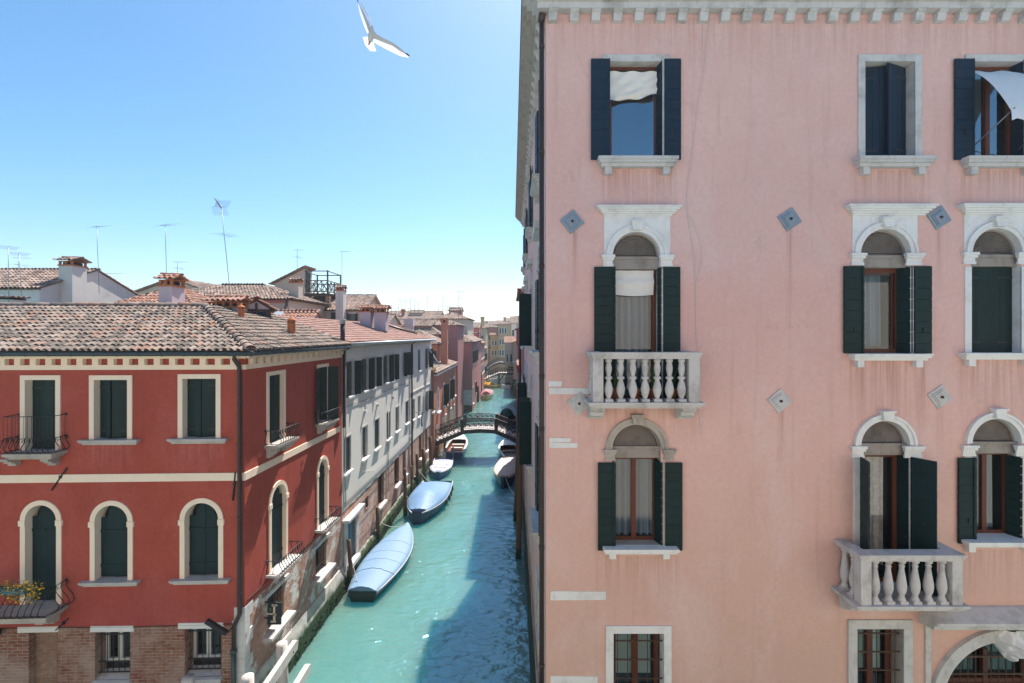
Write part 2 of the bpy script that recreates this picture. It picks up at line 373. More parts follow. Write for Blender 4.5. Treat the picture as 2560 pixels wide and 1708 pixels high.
M['wood_dark'] = simple('dark wood', (.09, .055, .04), .7, .2, stretch=(1, 1, .2), scale=14, var=.6)
M['wood_pole'] = simple('old pole wood', (.16, .10, .065), .85, .15, stretch=(1, 1, .12), scale=16, var=.8, bmp=.6, dark=.4)
M['wood_grey'] = simple('bleached timber', (.62, .58, .54), .85, .15, stretch=(1, 1, .15), scale=14, var=.6, bmp=.5, c2=(.3, .26, .24))
M['wood_white'] = simple('white frame paint', (.6, .6, .58), .5, .3)
M['iron'] = simple('black iron', (.012, .012, .016), .5, .5, var=.5, dark=1.8)
M['iron_rust'] = simple('rusty iron', (.05, .035, .028), .7, .3, var=.7, c2=(.16, .08, .04), scale=12)
M['pipe'] = simple('brown drainpipe', (.045, .028, .024), .5, .4, var=.4, dark=1.6, scale=3)
M['gutter'] = simple('dark green gutter', (.03, .05, .055), .4, .5, var=.4)
M['zinc'] = simple('zinc gutter', (.50, .52, .53), .45, .5, metal=.3, var=.4)
M['interior'] = simple('dark interior', (.022, .024, .026), .8, .1)
M['curtain'] = simple('white curtain', (.24, .30, .34), .9, .05, var=.15)
M['blind'] = simple('white blind cloth', (.80, .77, .72), .9, .05, var=.2)
M['slat_blind'] = simple('pale slatted blind', (.42, .47, .42), .8, .1, var=.15)
M['check'] = simple('checked curtain', (.5, .36, .3), .9, .05, var=.9, c2=(.75, .75, .72), scale=9)
M['cloth_blue'] = simple('blue cloth', (.08, .16, .34), .9, .05)
M['awning'] = simple('pale awning cloth', (.72, .75, .78), .9, .05, var=.15)
M['lead'] = simple('blue grey anchor plate', (.27, .33, .40), .6, .4, var=.5)
M['terracotta'] = simple('terracotta', (.46, .17, .08), .85, .15, var=.4)
M['tarp'] = simple('pale blue tarpaulin', (.175, .28, .42), .6, .3, var=.35, scale=1.6, obj=True, bmp=.6, stretch=(2.5, .8, 1), c2=(.16, .26, .41))
M['tarp2'] = simple('mid blue tarpaulin', (.12, .235, .42), .55, .3, var=.5, scale=1.5, obj=True, bmp=.7, stretch=(2.2, .8, 1), c2=(.22, .31, .42))
M['tarp_beige'] = simple('beige tarpaulin', (.62, .54, .48), .8, .1, var=.4, scale=3, obj=True, bmp=.4)
M['hull_green'] = simple('dark green hull', (.012, .035, .03), .35, .5, obj=True)
M['hull_navy'] = simple('navy hull', (.012, .04, .10), .3, .5, obj=True)
M['hull_white'] = simple('white hull', (.72, .72, .72), .35, .5, var=.2, obj=True)
M['hull_blue'] = simple('blue hull', (.02, .08, .22), .35, .5, obj=True)
M['hull_red'] = simple('red hull', (.45, .03, .03), .35, .5, obj=True)
M['hull_yellow'] = simple('yellow hull', (.50, .34, .10), .5, .3, obj=True)
M['pink_cover'] = simple('pink tarpaulin', (.45, .20, .23), .7, .2, obj=True)
M['green_cover'] = simple('green tarpaulin', (.01, .07, .06), .6, .2, obj=True)
M['boat_inside'] = simple('varnished boat floor', (.22, .075, .035), .6, .3, obj=True, var=.5)
M['rubber'] = simple('black rubber', (.015, .015, .018), .7, .3)
M['grey_plastic'] = simple('grey engine cowl', (.22, .23, .25), .4, .5)
M['soil'] = simple('soil', (.05, .035, .025), .95)
M['leaf'] = simple('green leaves', (.05, .11, .03), .6, .3, var=.8, c2=(.10, .17, .05), scale=20)
M['leaf_grey'] = simple('grey green leaves', (.13, .16, .09), .7, .2, var=.8, scale=20)
M['petal'] = simple('yellow petals', (.78, .42, .02), .7, .2, var=.5, c2=(.85, .6, .05), scale=20)
M['petal_pink'] = simple('pink petals', (.7, .10, .2), .7, .2, var=.6, c2=(.7, .4, .6), scale=20)
M['algae'] = simple('wet green algae', (.030, .060, .022), .5, .4, var=.9, c2=(.012, .02, .014), scale=5, bmp=1.0)
def quay_mat():
    m = stone('quay footing', (.46, .44, .41), (.15, .15, .12), .9); nt = m.node_tree; b = nt.nodes['Principled BSDF']; old = b.inputs['Base Color'].links[0].from_socket
    p = coord(nt); s = nd(nt, 'SeparateXYZ'); nt.links.new(p, s.inputs[0]); a = nd(nt, 'Math', operation='MULTIPLY_ADD'); a.inputs[1].default_value = .9
    nt.links.new(noise(nt, p, 2.5, 7, .7), a.inputs[0]); nt.links.new(s.outputs[2], a.inputs[2])
    nt.links.new(mix(nt, val(nt, a.outputs[0], 1.35, 1.05), old, mix(nt, noise(nt, p, 9, 6, .8), (.012, .035, .014), (.06, .09, .04))), b.inputs['Base Color']); return m
M['quay'] = quay_mat()
M['alu'] = simple('antenna metal', (.22, .26, .30), .4, .5, metal=.5)
M['sign_dark'] = simple('dark sign board', (.018, .026, .036), .5, .4)
M['sign_cream'] = simple('cream sign lettering', (.62, .52, .40), .6, .3)
M['skin'] = simple('skin', (.5, .3, .22), .6, .3); M['shirt'] = simple('blue shirt', (.08, .12, .25), .9, .1)
M['glasslike_dark'] = simple('dark window pane', (.015, .02, .024), .12, .8, var=.2)
M['tar'] = simple('dark verge', (.10, .085, .08), .9, .1)
M['lamp_grey'] = simple('conduit', (.55, .5, .48), .7, .2)
M['white_paint'] = simple('white cable', (.7, .66, .66), .7, .2)
M['tile'] = tilemat('weathered barrel tile', [(0, (.13, .105, .09)), (.2, (.20, .165, .145)), (.4, (.29, .22, .185)), (.55, (.35, .25, .20)), (.72, (.33, .275, .235)), (.9, (.34, .18, .12)), (1, (.38, .32, .275))], (.13, .12, .105), amt=.55)
M['tile_r'] = tilemat('salmon tile', [(0, (.30, .175, .14)), (.4, (.37, .215, .18)), (.8, (.42, .26, .22)), (1, (.34, .235, .20))], (.26, .15, .125), amt=.3)
M['tile_o'] = tilemat('orange tile', [(0, (.36, .17, .11)), (.5, (.44, .23, .165)), (.8, (.50, .32, .25)), (1, (.32, .19, .15))], (.24, .15, .12), amt=.3)
M['tile_f'] = tilemat('far tile', [(0, (.14, .10, .085)), (.3, (.29, .19, .155)), (.6, (.42, .29, .235)), (.85, (.48, .36, .30)), (1, (.22, .16, .14))], amt=.35)
def glass_mat(name='window glass', k=.10):
    m = bpy.data.materials.new(name); m.use_nodes = True; nt = m.node_tree; nt.nodes.clear()
    o = nd(nt, 'OutputMaterial'); g = nd(nt, 'BsdfGlossy'); g.inputs['Roughness'].default_value = .02; g.inputs['Color'].default_value = (.9, .95, 1, 1)
    t = nd(nt, 'BsdfTransparent'); t.inputs['Color'].default_value = (.78, .84, .86, 1); x = nd(nt, 'MixShader'); x.inputs[0].default_value = k
    nt.links.new(t.outputs[0], x.inputs[1]); nt.links.new(g.outputs[0], x.inputs[2]); nt.links.new(x.outputs[0], o.inputs[0]); return m
M['glass'] = glass_mat(); M['glass_sky'] = glass_mat('old bluish window glass', .36)
def feather_mat():
    m = bpy.data.materials.new('white feather'); m.use_nodes = True; nt = m.node_tree; nt.nodes.clear()
    o = nd(nt, 'OutputMaterial'); d = nd(nt, 'BsdfDiffuse'); d.inputs[0].default_value = (.8, .8, .8, 1); t = nd(nt, 'BsdfTranslucent'); t.inputs[0].default_value = (.85, .85, .85, 1)
    x = nd(nt, 'MixShader'); x.inputs[0].default_value = .6; nt.links.new(d.outputs[0], x.inputs[1]); nt.links.new(t.outputs[0], x.inputs[2]); nt.links.new(x.outputs[0], o.inputs[0]); return m
M['feather'] = feather_mat()
M['plumage'] = simple('grey white plumage', (.55, .53, .50), .9, .05, var=.3, scale=9, obj=True)
M['dark_feather'] = simple('black wing tip', (.03, .03, .035), .8, .1)
M['beak'] = simple('orange feet', (.55, .22, .08), .6, .2)
def striped():
    m, nt, b = nmat('blue and white striped cloth', .8, .1); wv = nd(nt, 'TexWave', bands_direction='X'); wv.inputs['Scale'].default_value = .95; wv.inputs['Distortion'].default_value = 1.2; wv.inputs['Detail'].default_value = 2
    nt.links.new(nd(nt, 'TexCoord').outputs['Object'], wv.inputs[0])
    nt.links.new(ramp(nt, wv.outputs['Fac'], [(.42, (.05, .08, .28)), (.5, (.74, .74, .76))]), b.inputs['Base Color']); return m
M['striped'] = striped()
def water_mat():
    m, nt, b = nmat('canal water', .05, .5); b.inputs['IOR'].default_value = 2.1; b.inputs['Specular Tint'].default_value = (.35, .78, 1, 1); p = coord(nt); L = nt.links
    c = mix(nt, val(nt, noise(nt, coord(nt, (1, .6, 1)), .22, 5, .6, .8), .3, .7), (.08, .222, .218), (.112, .25, .24))
    L.new(c, b.inputs['Base Color'])
    b.subsurface_method = 'BURLEY'; b.inputs['Subsurface Weight'].default_value = .85; b.inputs['Subsurface Radius'].default_value = (.12, .9, 1.6); b.inputs['Subsurface Scale'].default_value = 2.4
    n0 = noise(nt, coord(nt, (1.0, 1.5, 1)), .55, 2, .5, .4); n1 = noise(nt, coord(nt, (1.0, 2.0, 1)), 1.7, 3, .5, .6); n2 = noise(nt, coord(nt, (1.5, 2.6, 1)), 5.0, 2, .5, .4)
    calm = val(nt, noise(nt, coord(nt, (1, .5, 1)), .3, 3), .35, .65)
    a = nd(nt, 'Math', operation='MULTIPLY_ADD'); a.inputs[1].default_value = .16; L.new(n2, a.inputs[0]); L.new(n1, a.inputs[2])
    k = nd(nt, 'Math', operation='MULTIPLY_ADD'); k.inputs[1].default_value = .6; k.inputs[2].default_value = .45; L.new(calm, k.inputs[0])
    h = nd(nt, 'Math', operation='MULTIPLY'); L.new(a.outputs[0], h.inputs[0]); L.new(k.outputs[0], h.inputs[1])
    h2 = nd(nt, 'Math', operation='MULTIPLY_ADD'); h2.inputs[1].default_value = 1.2; L.new(n0, h2.inputs[0]); L.new(h.outputs[0], h2.inputs[2])
    bump(nt, b, h2.outputs[0], .85, .11); return m
M['water'] = water_mat()
# ---------------------------------------------------------------- water and land
mb = MB(); mb.add([(-120, -40, 0), (120, -40, 0), (120, 700, 0), (-120, 700, 0)], [(0, 1, 2, 3)])
tag(mb.build('water', M['water']), kind='structure')

# ---------------------------------------------------------------- shared window and trim builders
def dup(o, d):
    c = o.copy(); link(c); c.location = o.location + V(d); return c
def window_part(par, W, loop, mats, rev=.28, o_pane=None, interior=.5, name='window', box=None):
    """opening in the wall: reveal, glass sheet and the dark room behind it; mats = (reveal, pane)"""
    W.holes.append(loop); mb = W.mb(); reveal(mb, loop, 0, -rev)
    mb.m = 1; flat(mb, loop, -rev)
    if interior:
        mb.m = 2; reveal(mb, loop, -rev - .002, -rev - interior); flat(mb, loop, -rev - interior)
    return mb.build(name, [mats[0], mats[1], M['interior']], par)
def sill(par, W, s0, s1, z, mat, d=.24, h=.13, br=None, bh=.16, step=True):
    mb = W.mb()
    if step:
        mb.box(s0, s1, 0, d, z - h * .34, z); mb.box(s0 + .025, s1 - .025, 0, d - .03, z - h * .62, z - h * .34 - .0005); mb.box(s0 + .07, s1 - .07, 0, d - .085, z - h, z - h * .62 - .0005)
    else: mb.box(s0, s1, 0, d, z - h, z)
    for a, b in br or []: mb.box(a, b, 0, d * .55, z - h - bh, z - h - .0005)
    return mb.build('sill', mat, par)
def frame_rect(par, W, s0, s1, z0, z1, wd, mat, d=.03, bottom=False, name='stone_frame'):
    mb = W.mb(); e = .001
    mb.box(s0 - wd, s0, -.01, d, z0, z1); mb.box(s1, s1 + wd, -.01, d, z0, z1); mb.box(s0 - wd, s1 + wd, -.01, d + e, z1 + e, z1 + wd)
    if bottom: mb.box(s0 - wd, s1 + wd, -.01, d + e, z0 - wd, z0 - e)
    return mb.build(name, mat, par)
def casement(par, W, s0, s1, z0, z1, o, mat, t=.07, mull=1, rails=(), name='casement'):
    mb = W.mb(); d = .03
    mb.box(s0, s0 + t, o - d, o + d, z0, z1); mb.box(s1 - t, s1, o - d, o + d, z0, z1)
    mb.box(s0 + t, s1 - t, o - d, o + d - .002, z0, z0 + t); mb.box(s0 + t, s1 - t, o - d, o + d - .002, z1 - t, z1)
    for i in range(mull):
        c = s0 + (s1 - s0) * (i + 1) / (mull + 1); mb.box(c - t * .7, c + t * .7, o - d, o + d + .006, z0 + t, z1 - t)
    for z in rails: mb.box(s0 + t, s1 - t, o - d, o + d - .006, z - t * .4, z + t * .4)
    return mb.build(name, mat, par)
def shutter(par, W, hs, ho, ang, wd, z0, z1, mat, nb=9, vert=False, straps=None, t=.04, fold=None):
    mb = W.mb(); leaf(mb, W, hs, ho, ang, wd, z0, z1, nb, t, vert)
    if fold: leaf(mb, W, *fold, z0, z1, nb, t, vert)
    T = W.M @ Matrix.Translation((hs, ho, 0)) @ Matrix.Rotation(ang, 4, 'Z'); mb.T = T; mb.m = 1
    for z in (z0 + (z1 - z0) * .12, z0 + (z1 - z0) * .88) if straps else ():
        for sg in (-1, 1): mb.box(.0, wd * .62, sg * (t / 2 + .002), sg * (t / 2 + .008), z - .018, z + .018)
    if not straps:                                     # stay hook
        z = z0 + (z1 - z0) * .28
        for sg in (-1, 1): mb.box(wd * .45, wd * .49, sg * (t / 2 + .002), sg * (t / 2 + .02), z - .07, z + .04)
    return mb.build('shutter', [mat, M['iron']], par)
def bars(par, W, s0, s1, z0, z1, o, ns, zs, r=.010, mat=None, name='iron_grille', arch=None):
    mb = W.mb()
    for i in range(ns):
        s = s0 + (s1 - s0) * (i + .5) / ns
        top = z1 if arch is None else arch[1] + math.sqrt(max(0.01, arch[2] ** 2 - (s - arch[0]) ** 2))
        mb.tube([(s, o, z0), (s, o, top)], r, 5)
    for z in zs:
        a, b = s0, s1
        if arch is not None and z > arch[1]:
            h = math.sqrt(max(.01, arch[2] ** 2 - (z - arch[1]) ** 2)); a, b = arch[0] - h, arch[0] + h
        mb.box(a, b, o - r * .5, o + r * 1.3, z - r * 1.5, z + r * 1.5)
    return mb.build(name, mat or M['iron_rust'], par)
def capital(mb, a, b, z0, z1, d=.06):
    h = z1 - z0
    mb.box(a + .03, b - .03, 0, d - .02, z0, z0 + h * .22); mb.box(a + .045, b - .045, 0, d - .03, z0 + h * .22 + .0005, z0 + h * .55)
    mb.box(a + .02, b - .02, 0, d + .01, z0 + h * .55 + .0005, z0 + h * .78); mb.box(a, b, 0, d + .035, z0 + h * .78 + .0005, z1)
def arch_window(par, W, x0, x1, ys, yb, beam, mat, ringw=.15, panel=None, cornice=None, caps=None, rev=.36, lun=M['slat'], key=.13, jambs=True, o_win=-.30):
    """round headed opening: lunette with slats, transom beam, glazed part below; pixel columns and rows on the wall plane"""
    s0, s1, z0, zs = W.rect(x0, x1, ys, yb); c = (s0 + s1) / 2; r = (s1 - s0) / 2
    zb = W.rect(x0, x1, beam[0], beam[1]); bz0, bz1 = zb[2], zb[3]
    loop = aloop(s0, s1, z0, zs); W.holes.append(loop)
    mb = W.mb(); reveal(mb, loop, 0, -rev)
    # lunette disc
    d = [(c + r * math.cos(math.pi * i / 18), zs + r * math.sin(math.pi * i / 18)) for i in range(19)]
    mb.m = 1; flat(mb, d, -.22)
    n = 11
    for i in range(n):
        z = zs + .05 + (r * .92) * i / n; h = math.sqrt(max(0, (r * .95) ** 2 - (z + .03 - zs) ** 2)) - .03
        if h > .05: mb.prism([(-.22, z + .055), (-.175, z), (-.165, z + .01), (-.21, z + .062)], c - h, c + h, 'x') if False else mb.add(
            [(c - h, -.218, z + .06), (c + h, -.218, z + .06), (c + h, -.135, z), (c - h, -.135, z), (c + h, -.21, z - .006), (c - h, -.21, z - .006)], [(0, 1, 2, 3), (3, 2, 4, 5)])
    ring(mb, c, zs, r * .93, r - .001, -.22, -.12, 18)
    mb.box(s0 + .001, s1 - .001, -.3, -.08, bz0, bz1 - .06); mb.box(s0 + .001, s1 - .001, -.3, -.05, bz1 - .06, bz1)
    mb.box(s0 + .001, s1 - .001, -.3, -.10, bz1, zs) if zs > bz1 + .001 else None
    lp = rloop(s0, s1, z0, bz0); mb.m = 2; flat(mb, lp, o_win); mb.m = 3; reveal(mb, lp, -rev - .01, -rev - .6); flat(mb, lp, -rev - .6)
    win = mb.build('window', [mat, lun, M['glass'], M['interior']], par)
    f = W.mb()
    if jambs:
        f.box(s0 - ringw, s0, -.01, .025, z0, zs - .3); f.box(s1, s1 + ringw, -.01, .025, z0, zs - .3)
    ring(f, c, zs, r, r + ringw * .62, -.01, .045, 22); ring(f, c, zs, r + ringw * .62, r + ringw, -.01, .075, 22)
    if caps:
        for a, b in caps[0]:
            q = W.rect(a, b, caps[1], caps[2]); capital(f, q[0], q[1], q[2], q[3])
    k0 = zs + r * .86
    kt = zs + r + ringw + .05
    f.prism([(c - key * .72, k0 + .1), (c + key * .72, k0 + .1), (c + key, kt), (c - key, kt)], -.01, .14)
    f.box(c - key - .015, c + key + .015, -.01, .17, kt + .0005, kt + .04)
    if panel:
        q = W.rect(panel[0], panel[1], panel[2], ys); R0 = r + ringw - .01
        pts = [(q[0], zs + .001), (q[0], q[3]), (q[1], q[3]), (q[1], zs + .001)] + [(c + R0 * math.cos(math.pi * i / 24), zs + R0 * math.sin(math.pi * i / 24) + .001) for i in range(25)]
        f.prism(pts, -.01, .02)
    if cornice:
        a, b, zt = W.rect(cornice[0], cornice[1], cornice[2], cornice[3])[0], W.rect(cornice[0], cornice[1], cornice[2], cornice[3])[1], W.rect(*cornice)[3]
        zl = W.rect(*cornice)[2]; h = zt - zl
        for i, (ins, dd) in enumerate(((.17, .05), (.13, .09), (.09, .13), (.04, .17), (0, .20))):
            f.box(a + ins, b - ins, -.01, dd, zl + h * i / 5, zl + h * (i + 1) / 5 - .0005)
    f.build('stone_frame', mat, win)
    return win, (s0, s1, z0, zs, bz0)
BAL = [(.075, 0), (.075, .06), (.055, .07), (.05, .10), (.085, .20), (.10, .30), (.075, .42), (.045, .50), (.05, .515), (.085, .54), (.085, .575), (.05, .60), (.045, .62), (.065, .70), (.075, .78), (.06, .88), (.05, .91), (.075, .93), (.075, 1.0)]
BAL2 = [(.085, 0), (.085, .10), (.075, .11), (.06, .15), (.055, .19), (.085, .27), (.10, .36), (.098, .46), (.08, .58), (.058, .72), (.048, .82), (.062, .84), (.062, .86), (.05, .87), (.05, .91), (.08, .93), (.08, 1.0)]
def balcony(par, W, x0, x1, zslab, zrail, depth, nb, prof, ns, slab_ext, brk, name='balcony', rail_h=.14, post=.22, cols=None):
    """stone balcony; x0, x1 = pixel columns of the outer post faces at the front"""
    s0, s1 = W.uv(x0, HY, depth - .08)[0], W.uv(x1, HY, depth - .08)[0]
    mb = W.mb(); a, b = s0 - slab_ext, s1 + slab_ext
    mb.box(a, b, 0, depth + .04, zslab - .05, zslab); mb.box(a + .03, b - .03, 0, depth + .01, zslab - .085, zslab - .0505); mb.box(a + .06, b - .06, 0, depth - .03, zslab - .13, zslab - .0855)
    bal = mb.build(name, M['stone_b'], par)
    for sa in (brk or []):
        m2 = W.mb(); zt = zslab - .131
        m2.prism([(.0, zt), (depth * .62, zt), (depth * .62, zt - .10), (depth * .50, zt - .14), (depth * .44, zt - .22), (depth * .26, zt - .27), (depth * .2, zt - .32), (0, zt - .33)], sa, sa + .3, 'x'); m2.build('bracket', M['stone_b'], bal)
    m3 = W.mb(); zl = zrail - rail_h; D = depth
    for (o0, h0, h1) in ((.05, .62, 1.0), (.02, .28, .615), (0, 0, .275)):
        m3.box(s0 - o0, s1 + o0, D - .22 - o0, D + o0 * .6, zl + rail_h * h0, zl + rail_h * h1)
        m3.box(s0 - o0, s0 + .2 + o0 * .5, 0, D - .2201 - o0, zl + rail_h * h0, zl + rail_h * h1); m3.box(s1 - .2 - o0 * .5, s1 + o0, 0, D - .2201 - o0, zl + rail_h * h0, zl + rail_h * h1)
    m3.build('handrail', M['stone_b'], bal)
    for sa in (s0, s1 - post):
        m4 = W.mb(); m4.box(sa, sa + post, D - post, D - .012, zslab, zl); m4.build('post', M['stone_b'], bal)
    h = zl - zslab; first = None
    ss = [s0 + post + (s1 - s0 - 2 * post) * (i + .5) / nb for i in range(nb)]
    for s in ss:
        if first is None:
            m5 = W.mb(); m5.lathe([(r * .95, zslab + z * h) for r, z in prof], s, D - .11, 14); m5.box(s - .085, s + .085, D - .195, D - .025, zslab + .001, zslab + h * .07); first = m5.build('baluster', M['stone_b'], bal); fs = s
        else: dup(first, W.d * (s - fs))
    for sa in (s0 + .10, s1 - .10):
        for i in range(ns):
            oo = D - post - (D - post) * (i + .5) / ns
            dup(first, W.d * (sa - fs) + W.n * (oo - (D - .11)))
    return bal

# ---------------------------------------------------------------- pink palazzo
XC, YP, YE = .763, 10.9, 31.7
PB = thing('pink_palazzo', 'tall pink plastered palazzo with stone framed windows and carved balconies filling the right side', 'building', (XC + 6, YP + 8, 0))
W = Wall((XC, YP), (XC + 13.4, YP), (0, -1)); WS = Wall((XC, YP), (XC + .04, YE), (-1, 0))
ZT = EYE + 7.42
def P(px, py): return W.uv(px, py)
# top floor
def top_window(x0, x1, fx0, fx1):
    s0, s1, z0, z1 = W.rect(x0, x1, 155, 399)
    w_ = window_part(PB, W, rloop(s0, s1, z0, z1), (M['stone_g'], M['glass_sky']), rev=.26)
    frame_rect(w_, W, s0, s1, z0, z1, .155, M['stone_g'])
    q = W.rect(fx0 - 12, fx1 + 22, 400, 423); a, b = s0 - .28, s1 + .30
    sill(w_, W, a, b, z0, M['stone_g'], .25, .21, [(a + .16, a + .31), (b - .31, b - .16)], .16)
    return w_, s0, s1, z0, z1
wA, s0, s1, z0, z1 = top_window(1523, 1655, 1507, 1670)
casement(wA, W, s0 + .03, s1 - .03, z0, z1, -.24, M['wood_brown'], .07, 0)
bz = W.rect(1523, 1655, 172, 232)
mb = W.mb(); rows = []
for j in range(9):
    t = j / 8; rows.append([(s0 + .02 + (s1 - s0 - .1) * i / 20, -.12 + .07 * math.sin(j * 2.6 + i * .30) * t + .03 * math.sin(i * .8 + j * 1.7), bz[3] - t * (bz[3] - bz[2] + .10 * (1 - i / 20) * 1.4) + .015 * math.sin(i * .5 + j * 1.3) * t) for i in range(21)])
mb.smooth = True; mb.grid(rows); mb.build('blind', M['blind'], wA)
ya, yb = W.rect(1523, 1655, 150, 402)[2:]
shutter(wA, W, s0 - .02, .05, math.pi, .40, ya, yb, M['sh_blue'], 10, fold=(s0 - .01, .02, math.pi * .52, .06))
shutter(wA, W, s1 + .04, .05, 0, .37, ya, yb, M['sh_blue'], 10, fold=(s1 - .005, .03, -math.pi * .56, .26))
wB, s0, s1, z0, z1 = top_window(2161, 2286, 2145, 2303)
hw = (s1 - s0) / 2
shutter(wB, W, s0 + .02, -.24, R(10), hw + .02, z0, z1 - .02, M['sh_blue'], 4, True, straps=True)
shutter(wB, W, s1 - .02, -.24, R(180 - 22), hw + .06, z0, z1 - .02, M['sh_blue'], 4, True, straps=True)
wC, s0, s1, z0, z1 = top_window(2428, 2555, 2412, 2570)
casement(wC, W, s0 + .03, s1 - .03, z0, z1, -.24, M['wood_brown'], .07, 1)
shutter(wC, W, s0 - .01, .05, math.pi, .41, ya, yb, M['sh_blue'], 10, fold=(s0 - .004, .02, math.pi * .52, .06))
shutter(wC, W, s1 + .02, .05, 0, .41, ya, yb, M['sh_blue'], 10, fold=(s1 + .01, .03, -math.pi * .56, .3))
mb = W.mb(); rows = []
for j in range(9):
    t = j / 8; rows.append([(s0 + .03 + (s1 - s0 - .06) * i / 10, -.10 + .95 * t, z1 - .16 - .60 * t - .75 * t * t + .02 * math.sin(i * 1.1)) for i in range(11)])
rows.append([(p[0], p[1] + .01, p[2] - .20 + .03 * math.sin(i * 1.5)) for i, p in enumerate(rows[-1])])
mb.smooth = True; mb.grid(rows); mb.build('awning', M['awning'], wC)
mb = W.mb(); mb.tube([(s0 + .02, -.05, z0 + .25), (s0 + .1, .86, z0 + .78)], .012, 6); mb.build('awning_arm', M['alu'], wC); mb = W.mb(); mb.tube([(s1 - .02, -.05, z0 + .25), (s1 - .1, .86, z0 + .78)], .012, 6); mb.build('awning_arm', M['alu'], wC)
# noble floor, row 2
wA2, q = arch_window(PB, W, 1531, 1650, 640, 1004, (641, 672), M['stone'], panel=(1510, 1675, 541), cornice=(1490, 1698, 518, 541), caps=([(1503, 1536), (1647, 1684)], 638, 667))
s0, s1, z0, zs, bz0 = q
casement(wA2, W, s0 + .02, s1 - .02, z0, bz0, -.29, M['wood_brown'], .09, 0)
mb = W.mb(); cloth(mb, s0 + .1, s1 - .16, z0 + .02, bz0 - .1, -.46, .085, 5); mb.build('curtain', M['curtain'], wA2)
mb = W.mb(); rows = []
for j in range(10):
    t = j / 9; k = math.sin(math.pi * min(1, max(0, (t - .35) / .3))) if .35 < t < .65 else 0
    rows.append([(s0 + .10 + (s1 - s0 - .2) * i / 20, -.16 + .05 * k + .012 * math.sin(i * .7 + j * 1.9), bz0 - .02 - .56 * t - .03 * math.sin(math.pi * i / 20) * t) for i in range(21)])
mb.smooth = True; mb.grid(rows); mb.build('blind', M['blind'], wA2)
zt = W.rect(1490, 1540, 668, 700)[3]
shutter(wA2, W, s0 + .02, .05, math.pi, .44, z0 + .05, zt, M['sh_green'], 14, fold=(s0 + .04, .03, math.pi * .53, .06))
shutter(wA2, W, s1 + .06, .05, 0, .38, z0 + .05, zt, M['sh_green'], 14, fold=(s1 + .01, .03, -math.pi * .55, .14))
BZ = EYE - 1.45
balA = balcony(PB, W, 1481, 1746, BZ, EYE - .39, .76, 7, BAL, 3, .10, [W.uv(1476, HY, .4)[0], W.uv(1704, HY, .4)[0]])
wB2, q = arch_window(PB, W, 2149, 2275, 636, 884, (638, 668), M['stone'], panel=(2130, 2292, 540), cornice=(2110, 2328, 515, 540), caps=([(2123, 2161), (2259, 2306)], 634, 664))
s0, s1, z0, zs, bz0 = q
casement(wB2, W, s0 + .02, s1 - .02, z0, bz0, -.29, M['wood_brown'], .10, 0)
casement(wB2, W, s0 + .12, s1 - .14, z0 + .1, bz0 - .1, -.34, M['wood_brown'], .05, 0, name='inner_casement')
mb = W.mb(); cloth(mb, s0 + .12, s1 - .30, z0 + .06, bz0 - .08, -.47, .07, 3.5); mb.build('curtain', M['curtain'], wB2)
a, b, zl, zt = W.rect(2105, 2156, 666, 884)
shutter(wB2, W, b - .02, .05, math.pi, b - a - .03, zl, zt, M['sh_green'], 8, fold=(s0 + .03, .03, math.pi * .53, .06))
shutter(wB2, W, s1 + .06, .05, 0, .38, zl, zt, M['sh_green'], 8, fold=(s1 + .03, .03, -math.pi * .62, .32))
sa, sb = W.uv(2117)[0], W.uv(2320)[0]
sill(wB2, W, sa + .02, sb - .05, z0, M['stone'], .22, .155, [(sa + .16, sa + .31), (sb - .36, sb - .21)], .15)
wC2, q = arch_window(PB, W, 2427, 2552, 634, 882, (636, 665), M['stone'], panel=(2409, 2571, 537), cornice=(2390, 2606, 514, 538), caps=([(2402, 2440), (2537, 2583)], 632, 661))
s0, s1, z0, zs, bz0 = q; hw = (s1 - s0) / 2
shutter(wC2, W, s0 + .01, -.20, 0, hw - .005, z0, bz0 - .01, M['sh_green'], 2, True, straps=True)
shutter(wC2, W, s1 - .01, -.20, math.pi, hw - .005, z0, bz0 - .01, M['sh_green'], 2, True, straps=True)
sill(wC2, W, s0 - .30, s1 + .30, z0, M['stone'], .22, .15, [(s0 - .15, s0), (s1, s1 + .15)], .15)
# noble floor, row 3
wA3, q = arch_window(PB, W, 1530, 1652, 1122, 1362, (1117, 1147), M['stone_d'], caps=([(1508, 1541), (1655, 1688)], 1122, 1151))
s0, s1, z0, zs, bz0 = q
casement(wA3, W, s0 + .03, s1 - .03, z0, bz0, -.29, M['wood_brown'], .075, 1)
mb = W.mb(); cloth(mb, s0 + .06, s1 - .06, z0 + .06, bz0 - .05, -.46, .07, 6); mb.build('curtain', M['curtain'], wA3)
a, b, zl, zt = W.rect(1494, 1538, 1155, 1374)
shutter(wA3, W, b + .0, .05, math.pi, .40, zl, zt, M['sh_green'], 10, fold=(s0 + .02, .03, math.pi * .53, .06))
shutter(wA3, W, s1 + .09, .05, 0, .38, zl, zt, M['sh_green'], 10, fold=(s1 + .02, .03, -math.pi * .60, .28))
mb = W.mb(); a, b = W.uv(1503)[0], W.uv(1700)[0]
mb.box(s0 - .14, s1 + .14, -.30, .0, z0 - .08, z0 - .001)
mb.box(a + .02, b - .1, 0.0005, .26, z0 - .07, z0); mb.box(a + .05, b - .13, 0.0005, .22, z0 - .12, z0 - .0705)
for t in (a + .16, b - .42): mb.box(t, t + .15, 0, .13, z0 - .27, z0 - .1205)
mb.build('sill', M['stone'], wA3)
wB3, q = arch_window(PB, W, 2150, 2272, 1113, 1470, (1110, 1140), M['stone'], caps=([(2124, 2162), (2255, 2306)], 1114, 1144))
s0, s1, z0, zs, bz0 = q
casement(wB3, W, s0 + .2, s1 - .06, z0, bz0, -.29, M['wood_brown'], .09, 0)
